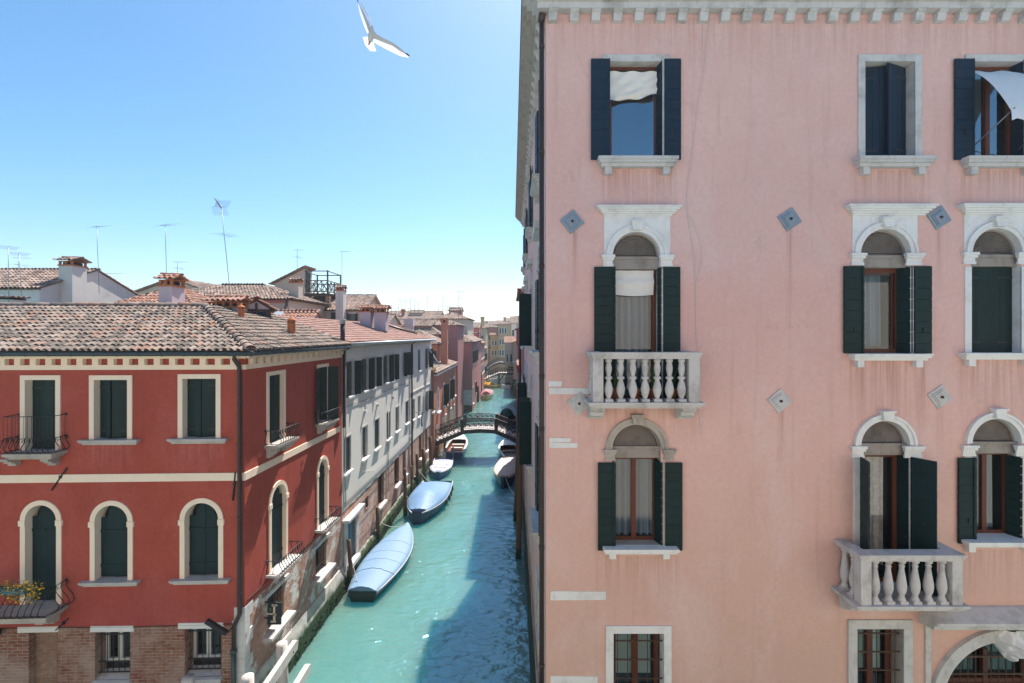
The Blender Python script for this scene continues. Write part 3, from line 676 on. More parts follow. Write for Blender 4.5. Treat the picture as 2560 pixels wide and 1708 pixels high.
mb = W.mb(); cloth(mb, s0 + .24, s1 - .25, z0 + .35, bz0 - .04, -.42, .05, 3.5); mb.build('curtain', M['check'], wB3)
zt = W.rect(2150, 2272, 1141, 1143)[3]
shutter(wB3, W, s0 - .0, .03, math.pi * .60, .46, z0 + .05, zt, M['sh_old'], 10)
shutter(wB3, W, s1 + .02, .03, math.pi * .34, .47, z0 + .05, zt, M['sh_old'], 10, fold=(s1 + .0, .0, -math.pi * .56, .34))
BZ3 = EYE - 5.72
balB = balcony(PB, W, 2147, 2400, BZ3, EYE - 4.65, .80, 6, BAL2, 2, .12, [W.uv(2098, HY, .0)[0], W.uv(2376, HY, .5)[0]])
wC3, q = arch_window(PB, W, 2427, 2550, 1108, 1345, (1106, 1136), M['stone'], caps=([(2400, 2440), (2533, 2583)], 1112, 1140))
s0, s1, z0, zs, bz0 = q
casement(wC3, W, s0 + .03, s1 - .03, z0, bz0, -.29, M['wood_brown'], .075, 1)
mb = W.mb(); cloth(mb, s0 + .35, s1 - .25, z0 + .1, bz0 - .06, -.44, .06, 3); mb.build('curtain', M['curtain'], wC3)
a, b, zl, zt = W.rect(2391, 2435, 1143, 1357)
shutter(wC3, W, b, .05, math.pi, .40, zl, zt, M['sh_green'], 10, fold=(s0 + .02, .03, math.pi * .53, .06))
shutter(wC3, W, s1 + .09, .05, 0, .38, zl, zt, M['sh_green'], 10, fold=(s1 + .02, .03, -math.pi * .60, .3))
mb = W.mb(); mb.box(s0 - .14, s1 + .14, -.30, .0, z0 - .08, z0 - .001); mb.box(s0 - .28, s1 + .28, 0.0005, .26, z0 - .07, z0); mb.box(s0 - .25, s1 + .25, 0.0005, .22, z0 - .12, z0 - .0705)
for t in (s0 - .16, s1 + .01): mb.box(t, t + .15, 0, .13, z0 - .27, z0 - .1205)
mb.build('sill', M['stone'], wC3)
# ground floor
s0, s1, z0, z1 = W.rect(1533, 1659, 1582, 1800)
g1 = window_part(PB, W, rloop(s0, s1, z0, z1), (M['stone'], M['glass']), rev=.3)
frame_rect(g1, W, s0, s1, z0, z1, .17, M['stone'], .04)
casement(g1, W, s0 + .02, s1 - .06, z0, z1, -.28, M['wood_brown'], .09, 1)
mb = W.mb()
for k in range(34): z = z1 - .08 - k * .032; mb.box(s0 + .1, s1 - .2, -.38, -.36, z - .027, z)
mb.build('slatted_blind', M['slat_blind'], g1)
bars(g1, W, s0, s1, z0, z1, -.08, 5, [z1 - .23 - .43 * i for i in range(5)])
s0, s1, z0, z1 = W.rect(2140, 2256, 1570, 1800)
g2 = window_part(PB, W, rloop(s0, s1, z0, z1), (M['stone_d'], M['glass']), rev=.34)
frame_rect(g2, W, s0, s1, z0, z1, .2, M['stone_g'], .05)
casement(g2, W, s0 + .02, s1 - .06, z0, z1, -.3, M['wood_brown'], .1, 1)
mb = W.mb()
for k in range(34): z = z1 - .08 - k * .032; mb.box(s0 + .1, s1 - .22, -.40, -.38, z - .027, z)
mb.build('slatted_blind', M['slat_blind'], g2)
bars(g2, W, s0, s1, z0, z1, -.08, 5, [z1 - .17 - .42 * i for i in range(5)])
# arched doorway with lion head keystone and hood
cs, cz = W.uv(2509, 1757); r = 1.42
loop = aloop(cs - r, cs + r, 1.2, cz, 28)
dr = window_part(PB, W, loop, (M['stone_d'], M['glasslike_dark']), rev=.55, interior=0, name='doorway')
mb = W.mb(); ring(mb, cs, cz, r, r + .20, -.01, .06, 40); ring(mb, cs, cz, r + .20, r + .29, -.01, .10, 40)
mb.box(cs - r - .29, cs - r, -.01, .06, 1.2, cz); mb.box(cs + r, cs + r + .29, -.01, .06, 1.2, cz); mb.build('stone_frame', M['stone_g'], dr)
mb = W.mb()
for x in (-.95, 0, .95): mb.box(cs + x - .06, cs + x + .06, -.50, -.42, 1.2, cz + .95)
for z in (cz - .55, cz + .05, cz + .20): mb.box(cs - r, cs + r, -.51, -.43, z - .05, z + .05)
mb.build('door_frame', M['wood_brown'], dr)
bars(dr, W, cs - r, cs + r, 1.2, cz + r, -.2, 16, [cz + .92, cz + .52, cz + .10, cz - .4], .013, arch=(cs, cz, r))
mb = W.mb(); mb.smooth = True                                     # lion head: brow, cheeks, muzzle, mane in one surface
kz = cz + r
rows = []
for j, (zz, wd, pr) in enumerate(((.30, .10, .10), (.24, .20, .20), (.14, .23, .28), (.06, .20, .30), (.0, .21, .32), (-.05, .19, .40), (-.11, .20, .43), (-.17, .17, .40), (-.20, .15, .36), (-.25, .13, .37), (-.31, .08, .30))):
    pass
def lion(u, v):                                                   # u across -1..1, v down 0..1
    x, z = u, v
    wd = .245 * math.sin(math.pi * min(1, .22 + .9 * v)) ** .55 if v < .62 else .245 * (1 - .62 * ((v - .62) / .38) ** 1.6) * .86
    p = .30 * math.cos(u * 1.45) ** .8 * (.45 + .75 * math.sin(math.pi * min(.98, .12 + .85 * v)))
    p += .07 * math.exp(-((v - .34) / .06) ** 2) * (1 - .5 * abs(u))                         # brow
    for e in (-.36, .36): p -= .10 * math.exp(-((u - e) / .15) ** 2 - ((v - .44) / .06) ** 2)
    p += .15 * math.exp(-(u / .17) ** 2 - ((v - .55) / .14) ** 2)                            # nose
    p += .07 * math.exp(-((abs(u) - .24) / .18) ** 2 - ((v - .69) / .08) ** 2) - .11 * math.exp(-(u / .5) ** 2 - ((v - .77) / .028) ** 2)   # muzzle, mouth
    p += .05 * math.exp(-(u / .3) ** 2 - ((v - .88) / .07) ** 2)
    p += (.03 * math.sin(13 * u + 9 * v) + .022 * math.sin(22 * v - 7 * abs(u))) * min(1, abs(u) * 1.6 + max(0, v - .8) * 2)   # mane curls
    return (cs + wd * u, max(.0, p) + .03, kz + .33 - .68 * v)
for j in range(41): rows.append([(cs + .26 * math.sin(math.pi * min(1, .2 + .8 * j / 40)) * s, -.01, kz + .33 - .68 * j / 40) if abs(s) > 1.01 else lion(s, j / 40) for s in [-1.02] + [-1 + 2 * i / 28 for i in range(29)] + [1.02]])
mb.grid(rows); mb.build('lion_head_keystone', M['stone'], dr)
mb = W.mb(); a = W.uv(2298)[0]; b = 13.3; zb = EYE - 6.16
mb.prism([(0, zb), (.08, zb - .01), (.46, zb - .15), (.46, zb - .21), (.40, zb - .22), (.38, zb - .33), (0, zb - .40)], a, b, 'x'); mb.build('hood', M['stone_g'], dr)
mb = W.mb(); a, b = W.uv(2311)[0], W.uv(2325)[0]; mb.box(a, b, -.01, .035, 1, EYE - 6.60); mb.build('pilaster_strip', M['stone_g'], dr)
# side wall windows: four columns on three floors
for ci, yc in enumerate((12.75, 18.7, 24.6, 29.2)):
    for ri, (zt, zb) in enumerate(((6.2, 3.98), (1.52, -.45), (-2.55, -4.93))):
        sc_ = yc - YP; s0, s1 = sc_ - .56, sc_ + .56; z0, z1 = EYE + zb, EYE + zt
        wv = window_part(PB, WS, rloop(s0, s1, z0, z1) if ri == 0 else aloop(s0, s1, z0, z1 + .25, 10), (M['stone_g'], M['glasslike_dark']), rev=.24, interior=0)
        if ri == 0: frame_rect(wv, WS, s0, s1, z0, z1, .15, M['stone_g'])
        else:
            mb = WS.mb(); zs = z1 + .25
            ring(mb, sc_, zs, .56, .71, -.01, .06, 14); mb.box(s0 - .15, s0, -.01, .03, z0, zs); mb.box(s1, s1 + .15, -.01, .03, z0, zs)
            capital(mb, s0 - .2, s0 + .04, zs - .22, zs); capital(mb, s1 - .04, s1 + .2, zs - .22, zs)
            if ri == 1: mb.box(s0 - .3, s1 + .3, -.01, .2, zs + .85, zs + 1.05); mb.box(s0 - .15, s1 + .15, -.011, .02, zs + .72, zs + .849)
            mb.build('stone_frame', M['stone_g'], wv)
        sill(wv, WS, s0 - .3, s1 + .3, z0, M['stone_g'], .26, .17, [(s0 - .15, s0), (s1, s1 + .15)], .15)
        out = (ri == 1 and ci in (1,)) or (ri == 2 and ci in (1, 2))
        sm = M['sh_blue'] if ri == 0 else M['sh_green']
        if out:
            shutter(wv, WS, s0 + .02, .05, math.pi * .56, .46, z0, z1, sm, 10); shutter(wv, WS, s1 - .02, .05, math.pi * .42, .46, z0, z1, sm, 10)
        else:
            shutter(wv, WS, s0, .06, math.pi * .975, .5, z0, z1, sm, 10); shutter(wv, WS, s1, .06, math.pi * .02, .5, z0, z1, sm, 10)
for ci, yc in enumerate((14.2, 20.4, 26.5)):
    s0, s1, z0, z1 = yc - YP - .5, yc - YP + .5, 2.6, 4.2
    wv = window_part(PB, WS, rloop(s0, s1, z0, z1), (M['stone_g'], M['glasslike_dark']), rev=.25, interior=0); frame_rect(wv, WS, s0, s1, z0, z1, .15, M['stone_g'], .04, True)
# walls
mb = MB(W.M); W.sheet(mb, rloop(0, W.L, 0, ZT)); mb.T = WS.M; WS.sheet(mb, rloop(0, WS.L, 0, ZT))
mb.T = None; mb.box(XC + 13.38, XC + 13.4, YP + .001, YE, 0, ZT); mb.box(XC + .05, XC + 13.39, YE - .02, YE, 0, ZT)
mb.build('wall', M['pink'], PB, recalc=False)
mb = WS.mb(); WS.sheet(mb, [(0.01, 0), (WS.L, 0), (WS.L, 1.7), (14, 1.5), (9, 1.9), (5, 1.6), (0.01, 1.8)], .012, []); mb.build('brick_base', M['brick_flake'], PB, recalc=False)
mb = WS.mb(); mb.box(0, WS.L, .0, .16, -.5, .55); mb.build('footing', M['algae'], PB)
# cornice and corbels
mb = MB(); m2 = MB(); X1, Y1 = XC + 13.4, YE
for (dx, dy, za, zb) in ((.20, .22, 7.26, 7.395), (.30, .30, 7.3955, 7.50), (.42, .42, 7.5005, 7.62), (.52, .52, 7.6205, 7.78)):
    mb.box(XC - dx, X1, YP - dy, YP + .25, EYE + za, EYE + zb); m2.box(XC - dx, XC + .25, YP + .2501, Y1, EYE + za, EYE + zb)
mb.build('cornice', M['stone_g'], PB); m2.build('cornice', M['stone_d'], PB)
pc = [(0, EYE + 7.259), (.20, EYE + 7.259), (.20, EYE + 7.22), (.15, EYE + 7.20), (.13, EYE + 7.12), (.11, EYE + 7.05), (0, EYE + 7.04)]
first = None; s = .06
while s < 13.2:
    if first is None:
        mb = W.mb(); mb.prism(pc, s, s + .19, 'x'); first = mb.build('corbel', M['stone_g'], PB); f0 = s
    else: dup(first, W.d * (s - f0))
    s += .485
first = None; s = .30
while s < WS.L - .2:
    if first is None:
        mb = WS.mb(); mb.prism(pc, s, s + .19, 'x'); first = mb.build('corbel', M['stone_g'], PB); f0 = s
    else: dup(first, WS.d * (s - f0))
    s += .52
mb = MB(); a = EYE + 7.785; hx, hy = (XC + X1) / 2, (YP + YE) / 2
mb.add([(XC - .55, YP - .55, a), (X1, YP - .55, a), (X1, YE + .3, a), (XC - .55, YE + .3, a), (hx, YP + 7, a + 2), (hx, YE - 7, a + 2)], [(0, 1, 4), (1, 2, 5, 4), (2, 3, 5), (3, 0, 4, 5)])
mb.build('roof', M['tile_f'], PB)
mb = MB(); px_ = .675; mb.tube([(px_, 10.93, -.2), (px_, 10.93, 18.66)], .056, 10)
for z in (1.2, 3.9, 6.6, 9.3, 10.5, 13, 15.6, 18.0): mb.tube([(px_, 10.93, z), (px_, 10.93, z + .09)], .066, 10)
mb.tube([(px_ - .02, 10.93, 18.6), (px_ + .02, 10.85, 18.75)], .08, 8); mb.build('drainpipe', M['pipe'], PB)
# stone courses, anchor plates, cable
for (x0, x1, y0, y1) in ((1371, 1405, 953, 967), (1373, 1478, 970, 986), (1373, 1427, 1095, 1106), (1373, 1444, 1107, 1120), (1376, 1515, 1478, 1500), (1376, 1494, 1690, 1716)):
    a, b, za, zb = W.rect(x0, x1, y0, y1); mb = W.mb(); mb.prism([(a, za), (b - .01, za + .01), (b, zb - .005), (a + .1, zb + .006), (a, zb)], -.02, .018); mb.build('stone_course', M['stone'], PB)
for (x, y, g, mt) in ((1430, 555, 38, 'lead'), (1973, 549, 33, 'lead'), (2346, 545, 33, 'lead'), (1447, 1008, 38, 'stone_g'), (1948, 1002, 40, 'stone_g'), (2348, 992, 35, 'stone_g')):
    s, z = W.uv(x, y); mb = MB(W.M @ Matrix.Translation((s, 0, z)) @ Matrix.Rotation(R(-g), 4, 'Y'))
    h = .20; mb.box(-h, h, 0, .03, -h, h); mb.box(-h * .68, h * .68, .0305, .05, -h * .68, h * .68); mb.box(-h * .52, h * .52, .0505, .07, -h * .52, h * .52); mb.m = 1; mb.tube([(0, .07, 0), (0, .10, 0)], .03, 8)
    mb.build('anchor_plate', [M[mt], M['iron_rust']], PB)
mb = W.mb()
for pts in ([(1757, -10), (1757, 80), (1758, 183), (1746, 249), (1737, 320), (1728, 396), (1721, 443), (1717, 480), (1718, 530), (1735, 652), (1739, 717), (1741, 851), (1747, 897), (1750, 960), (1746, 1023), (1748, 1036), (1755, 1090)],
            [(1718, 535), (1738, 570), (1756, 625), (1750, 670), (1741, 706)], [(1776, -10), (1772, 60), (1760, 183)]):
    mb.tube([(W.uv(x, y)[0], .02, W.uv(x, y)[1]) for x, y in pts], .0055, 4)
mb.build('cable', M['white_paint'], PB)
# potted sword plants on the upper balcony
def sword_plant(px, n, h, lab):
    s, z = W.uv(px, HY, .35)[0], BZ
    p = W.M @ V((s, .34, z)); t = thing('potted_plant', lab, 'plant', p, 'potted plants on the carved balcony')
    mb = MB(Matrix.Translation(p)); mb.lathe([(.09, 0), (.13, .2), (.145, .2), (.145, .25), (.12, .25), (.12, .22)], 0, 0, 14); mb.build('pot', M['terracotta'], t)
    mb = MB(Matrix.Translation(p))
    for i in range(n):
        a = random.random() * 6.28; l = h * (.6 + .5 * random.random()); b = .15 + .5 * random.random(); wd = .025
        rows = []
        for k in range(6):
            u = k / 5; rr = .04 + b * u * u * l * .7; zz = .2 + l * u * (1 - .3 * b * u); q = wd * (1 - u ** 3) + .002
            c, s_ = math.cos(a), math.sin(a); rows.append([(c * rr - s_ * q, s_ * rr + c * q, zz), (c * rr + .004, s_ * rr, zz + .006), (c * rr + s_ * q, s_ * rr - c * q, zz)])
        mb.grid(rows)
    mb.build('leaves', M['leaf'], t)
sword_plant(1540, 9, .45, 'low sword leaved plant in terracotta pot, leftmost on carved balcony')
sword_plant(1588, 12, .75, 'tall sword leaved plant in wide terracotta pot left of balcony middle')
sword_plant(1634, 12, .7, 'tall arching sword leaved plant right of balcony middle')
sword_plant(1680, 10, .55, 'spreading sword leaved plant in terracotta pot, rightmost on carved balcony')
# ---------------------------------------------------------------- red house on the left
C0 = V((-7.83, 14.06, 0)); C1 = V((-7.585, 21.4, 0))
RB = thing('red_house', 'red plastered corner house with cream trim, brick base and weathered barrel tile roof', 'building', (-12, 17, 0))
WF = Wall(C0, (-19.8, 13.64), (0, -1)); WR = Wall(C0, C1, (1, 0))
def P3(W_, s, o, z): return W_.M @ V((s, o, z))
def scroll(c, e1, e2, r, turns=1.2, n=12):
    return [c + e1 * (r * (1 - .7 * i / n) * math.cos(turns * 2 * math.pi * i / n)) + e2 * (r * (1 - .7 * i / n) * math.sin(turns * 2 * math.pi * i / n)) for i in range(n + 1)]
def iron_balcony(par, W, s0, s1, zs, depth, belly, hrail, brk=None, upper=None, n=9, slab_h=.17, mat=M['stone_d'], lean=.0, name='iron_balcony'):
    """stone shelf with a bellied wrought iron railing; hrail above the shelf, optional second straight tier"""
    mb = W.mb(); D = depth
    for i, (ins, h0, h1) in enumerate(((0, .55, 1), (.05, .28, .548), (.10, 0, .278))):
        mb.box(s0 - .03 + ins, s1 + .03 - ins, 0, D + .03 - ins, zs - slab_h + slab_h * h0, zs - slab_h + slab_h * h1)
    bal = mb.build(name, mat, par)
    for a in brk or []:
        m2 = W.mb(); zt = zs - slab_h - .001
        m2.prism([(0, zt), (D * .8, zt), (D * .8, zt - .07), (D * .6, zt - .09), (D * .55, zt - .15), (D * .35, zt - .17), (D * .3, zt - .24), (0, zt - .25)], a, a + .22, 'x'); m2.build('bracket', mat, bal)
    m3 = W.mb(); r = .012; e3 = V((0, 0, 1))
    def picket(b0, out):                                        # b0 = (s, o) at the rail; out = outward direction in (s, o)
        pts = []
        for (t, k) in ((0, .0), (.12, .75), (.25, 1.0), (.42, .85), (.62, .35), (.8, .0), (1, .12)):
            q = belly * k - lean * (1 - t); pts.append((b0[0] + out[0] * q, b0[1] + out[1] * q, zs + .02 + (hrail - .02) * t))
        m3.tube(pts, r, 5)
        c = V((b0[0] + out[0] * .05, b0[1] + out[1] * .05, zs + hrail - .07)); m3.tube([tuple(x) for x in scroll(c, V((out[0], out[1], 0)), e3, .05)], .007, 4)
    for i in range(n): picket((s0 + (s1 - s0) * i / (n - 1), D), (0, 1))
    ns = max(2, int(D / .14))
    for i in range(ns):
        o = D * (i + .3) / ns; picket((s0, o), (-1, 0)); picket((s1, o), (1, 0))
    zr = zs + hrail
    m3.tube([(s0, -.02, zr), (s0, D, zr), (s1, D, zr), (s1, -.02, zr)], .012, 5)
    m3.tube([(s0, 0, zs + .03), (s0, D, zs + .03), (s1, D, zs + .03), (s1, 0, zs + .03)], .011, 5)
    ends = [(s0, zr), (s1, zr)]
    if upper:
        zu = zr + upper
        m3.tube([(s0, -.02, zu), (s0, D, zu), (s1, D, zu), (s1, -.02, zu)], .012, 5); ends += [(s0, zu), (s1, zu)]
        for i in range(n + 3): s = s0 + (s1 - s0) * i / (n + 2); m3.tube([(s, D, zr), (s, D, zu)], .007, 4)
        for i in range(ns):
            o = D * (i + .3) / ns; m3.tube([(s0, o, zr), (s0, o, zu)], .007, 4); m3.tube([(s1, o, zr), (s1, o, zu)], .007, 4)
    for (s, z) in ends: m3.lathe([(.02, z - .03), (.035, z - .02), (.035, z + .02), (.02, z + .03)], s, .02, 6)
    m3.build('railing', M['iron'], bal)
    return bal
def red_rect(par, W, fx, ox, ytop, ybot, sl=None):
    s0, s1, z0, z1 = W.rect(ox[0], ox[1], ytop, ybot); f = W.rect(fx[0], fx[1], ytop - 12, ybot)
    return s0, s1, z0, z1, f
def red_window(W, s0, s1, z0, z1, fw, ajar, sl=True, mat=None, arch=False, imp=None):
    loop = aloop(s0, s1, z0, z1) if arch else rloop(s0, s1, z0, z1)
    zt = z1 + (s1 - s0) / 2 if arch else z1
    w_ = window_part(RB, W, loop, (M['trim'], M['interior']), rev=.34, interior=0)
    if arch:
        mb = W.mb(); c = (s0 + s1) / 2; r = (s1 - s0) / 2
        ring(mb, c, z1, r, r + fw, -.01, .04, 24); mb.box(s0 - fw, s0, -.01, .035, z0, z1 - .001); mb.box(s1, s1 + fw, -.01, .035, z0, z1 - .001)
        for a in (s0 - fw - .03, s1 - .01): mb.box(a, a + fw + .04, -.01, .06, z1 - .16, z1 - .002)
        mb.build('trim_frame', M['trim'], w_)
    else: frame_rect(w_, W, s0, s1, z0, z1, fw, M['trim'], .04, name='trim_frame')
    hw = (s1 - s0) / 2; mt = mat or M['sh_green']
    if arch:
        for sg in (0, 1):                                        # shaped tops that step in to a rounded head
            a = s0 + .015 if sg == 0 else s1 - .015
            mb = W.mb(); mb.T = W.M @ Matrix.Translation((a, -.12 if W is WR else -.20, 0)) @ Matrix.Rotation(R(ajar[sg]) if sg == 0 else math.pi - R(ajar[sg]), 4, 'Z')
            wdt = hw + .0; zt2 = zt - .03; zs = z1 + .10
            pts = [(0, z0 + .02), (wdt, z0 + .02), (wdt, zt2 - .01), (wdt * .75, zt2 - .05), (wdt * .52, zt2 - .15), (wdt * .42, zt2 - .28), (wdt * .46, zs + .03), (wdt * .40, zs - .03), (wdt * .30, zs - .06), (0, zs - .06)]
            mb.prism(pts, -.02, .02)
            for z in (z0 + .35, z1 - .35): mb.box(0, wdt * .95, .021, .04, z - .04, z + .04); mb.box(0, wdt * .95, -.04, -.021, z - .04, z + .04)
            mb.box(wdt * .33, wdt * .35, -.022, .022, z0 + .02, zs - .1); mb.build('shutter', M['sh_old'], w_)
    else:
        ld = -.12 if W is WR else -.20
        shutter(w_, W, s0 + .015, ld, R(ajar[0]), hw + .01, z0 + .02, z1 - .01, mt, 2, True, straps=True)
        shutter(w_, W, s1 - .015, ld, math.pi - R(ajar[1]), hw + .01, z0 + .02, z1 - .01, mt, 2, True, straps=True)
    if sl: sill(w_, W, s0 - .36, s1 + .36, z0, M['stone_m'], .17, .15); 
    mb = W.mb(); mb.box(s0, s1, -.34, 0.0, z0 - .03, z0 + .002); mb.build('inner_sill', M['stone_m'], w_)
    return w_
def wr(x0, x1, y0, y1): return WF.rect(x0, x1, y0, y1)
a = wr(65, 141, 950, 1127); b1 = red_window(WF, *a, .135, (4, 3), False)
iron_balcony(RB, WF, *(WF.uv(130, HY, .45)[0], WF.uv(10, HY, .45)[0]), a[2] + .02, .47, .12, .42, [WF.uv(150)[0], WF.uv(52)[0]], .62, 10)
red_window(WF, *wr(237, 320, 950, 1098), .135, (24, 24))
red_window(WF, *wr(458, 541, 947, 1095), .135, (12, 16))
a = wr(65, 142.6, 1300, 1510); red_window(WF, *a, .14, (3, 3), False, arch=True)
LBz = EYE - (1525 - HY) / F * 13.6
lb = iron_balcony(RB, WF, WF.uv(118, HY, .62)[0], WF.uv(118, HY, .62)[0] + 2.1, a[2] - .02, .66, .22, .72, [WF.uv(150)[0], WF.uv(150)[0] + 1.9], None, 13, .2, M['stone_d'], lean=-.04)
red_window(WF, *wr(239, 321, 1303, 1450), .14, (4, 2), True, arch=True)
red_window(WF, *wr(463, 547, 1298, 1445), .14, (2, 4), True, arch=True)
# brick storey openings
ZBR = WF.rect(590, 612, 1563, 1564)[3]
niche = WF.rect(72, 143, 1580, 1790); WFB = list(WF.holes); WF.holes = []
nz = window_part(RB, WF, rloop(*niche), (M['brick'], M['brick_tan']), rev=.22, interior=0, name='walled_up_opening')
def barred(x0, x1, y0, y1, lin):
    q = WF.rect(x0, x1, y0, y1); wv = window_part(RB, WF, rloop(*q), (M['brick'], M['glass']), rev=.42)
    casement(wv, WF, q[0] + .12, q[1] - .02, q[2] + .3, q[3], -.40, M['wood_white'], .09, 1)
    bars(wv, WF, q[0], q[1], q[2] + .12, q[3], -.14, 6, [q[3] - .16, q[2] + .45, q[2] + .14], .011, M['iron'])
    l = WF.rect(*lin); mb = WF.mb(); mb.prism([(l[0], l[2]), (l[1], l[2] + .01), (l[1] - .01, l[3]), (l[0] + .02, l[3] - .01)], -.05, .03); mb.build('lintel', M['stone_w'], wv)
    mb = WF.mb(); mb.prism([(-.42, q[2] + .06), (.10, q[2] - .02), (.10, q[2] - .13), (-.42, q[2] - .13)], q[0] - .04, q[1] + .04, 'x'); mb.build('sill', M['stone_g'], wv)
barred(237, 325, 1579, 1700, (227, 336, 1564, 1579)); barred(462, 553, 1570, 1692, (446, 560, 1556, 1571))
l = WF.rect(46, 147, 1566, 1580); mb = WF.mb(); mb.box(l[0], l[1], -.05, .03, l[2], l[3]); mb.build('lintel', M['stone_w'], nz)
HB = list(WF.holes); WF.holes = WFB
# canal side openings
sA = .02 + 1.76; sB = 5.34
def side_rect(x0, x1, ytop, ybot, o=0):
    s0, s1 = WR.uv(x0)[0], WR.uv(x1)[0]; Y = (WR.d * ((s0 + s1) / 2) + WR.p0).y
    return s0, s1, EYE + (HY - ybot) / F * Y, EYE + (HY - ytop) / F * Y
a = side_rect(671, 707, 937, 1104); red_window(WR, *a, .13, (6, 3), False); u0 = a
iron_balcony(RB, WR, a[0] - .22, a[1] + .22, a[2] + .02, .42, .12, .46, [a[0] - .12, a[1] - .10], None, 10)
w2 = EYE + (HY - 1058) / F * 19.4
s0, s1 = sB - .42, sB + .40
a = (s0, s1, u0[2], u0[3]); wv = window_part(RB, WR, rloop(*a), (M['trim'], M['interior']), rev=.3, interior=0); frame_rect(wv, WR, *a, .13, M['trim'], .04, name='trim_frame')
shutter(wv, WR, s0 - .0, .05, math.pi * .93, .40, a[2] + .02, a[3], M['sh_green'], 8); shutter(wv, WR, s1 + .0, .05, math.pi * .30, .42, a[2] + .02, a[3], M['sh_green'], 8, fold=(s1 - .02, .02, -math.pi * .6, .3))
iron_balcony(RB, WR, s0 - .22, s1 + .22, a[2] + .02, .40, .12, .46, [s0 - .1, s1 - .1], None, 10)
lo = side_rect(677, 713, 1247, 1413); lz0, lzs = lo[2], lo[3]
red_window(WR, lo[0], lo[1], lz0, lzs, .13, (5, 3), False, arch=True)
iron_balcony(RB, WR, lo[0] - .28, lo[1] + .28, lz0 + .02, .42, .10, .46, None, None, 11, mat=M['stone_g'], slab_h=.13)
red_window(WR, sB - .42, sB + .40, lz0, lzs, .13, (5, 3), False, arch=True)
iron_balcony(RB, WR, sB - .7, sB + .68, lz0 + .02, .40, .10, .46, None, None, 11, mat=M['stone_g'], slab_h=.13)
WRH = list(WR.holes); WR.holes = []
ZBS = EYE - 8.05
for (sc_, lab) in ((1.75, 0), (5.2, 1)):
    q = (sc_ - .5, sc_ + .5, 1.95, ZBS - .35); wv = window_part(RB, WR, rloop(*q), (M['brick_tan'], M['interior']), rev=.35, interior=0)
    bars(wv, WR, q[0], q[1], q[2], q[3], -.08, 6, [q[3] - .2, q[2] + .3], .011, M['iron'])
    mb = WR.mb(); mb.prism([(-.3, q[2] + .03), (.30, q[2] - .0), (.30, q[2] - .1), (-.3, q[2] - .1)], q[0] - .28, q[1] + .28, 'x'); mb.build('sill', M['stone_m'], wv)
    mb = WR.mb(); mb.box(q[0] - .3, q[1] + .3, -.02, .05, q[3], q[3] + .13); mb.build('lintel', M['stone_g'], wv)
HBR = list(WR.holes)
def ragged(L, z, a, seed):
    r = random.Random(seed); n = int(L / .16); out = [(0, z)]; d = 0
    for i in range(1, n): d = .7 * d + r.uniform(-a, a); out.append((L * i / n + r.uniform(-.04, .04), z + max(-.06, min(.06, d))))
    return out + [(L, z)]
ZE = EYE - .44                                                     # eave
mb = MB(WF.M); WF.sheet(mb, ragged(WF.L, ZBR, .035, 3) + [(WF.L, ZE), (0, ZE)], 0, WFB); mb.T = WR.M; WR.sheet(mb, ragged(WR.L, ZBS, .03, 4) + [(WR.L, ZE), (0, ZE)], 0, WRH)
mb.T = None; mb.box(-19.8, -7.7, 21.35, 21.39, 0, ZE); mb.box(-19.8, -19.75, 13.7, 21.3, 0, ZE); mb.build('plaster_wall', M['red'], RB, recalc=False)
mb = MB(WF.M); WF.sheet(mb, rloop(0, WF.L, 0, ZBR + .09), -.012, HB); mb.build('brick_wall', M['brick'], RB, recalc=False)
mb = MB(WR.M); WR.sheet(mb, rloop(0, WR.L, 0, ZBS + .09), -.012, HBR); mb.build('brick_wall', M['brick_flake'], RB, recalc=False)
mb = WR.mb(); mb.prism([(-.02, 1.15), (.05, 1.13), (.16, .7), (.20, -.4), (-.02, -.4)], -.15, WR.L, 'x'); mb.build('footing', M['quay'], RB)
mb = WF.mb(); mb.prism([(-.02, 1.0), (.06, .98), (.16, .6), (.20, -.4), (-.02, -.4)], -.2, WF.L, 'x'); mb.build('footing', M['quay'], RB)
mb = MB()
rnd = random.Random(5)
for i in range(1600):                                               # weed tufts hanging at the tide line
    s = rnd.random() * 29.5; z = .0 + rnd.random() ** 1.7 * .6
    yy = 14.0 + s; xx = (C0.x + .0333 * (yy - C0.y) + .19 - .1 * z) if yy < 21.4 else (-7.585 + .0135 * (yy - 21.4) + .19 - .06 * z)
    h = .02 + rnd.random() * .06
    for k in range(3):
        a = rnd.random() * 6.28; mb.add([(xx, yy, z + h), (xx + .03 * rnd.random() + .02, yy + .05 * math.cos(a), z - h), (xx + .04 * rnd.random() + .02, yy + .07 * math.sin(a), z - h * .3)], [(0, 1, 2)])
tag(mb.build('seaweed', M['algae'], recalc=False), 'green seaweed fringe along the tide line of the left canal wall', 'seaweed', kind='stuff')
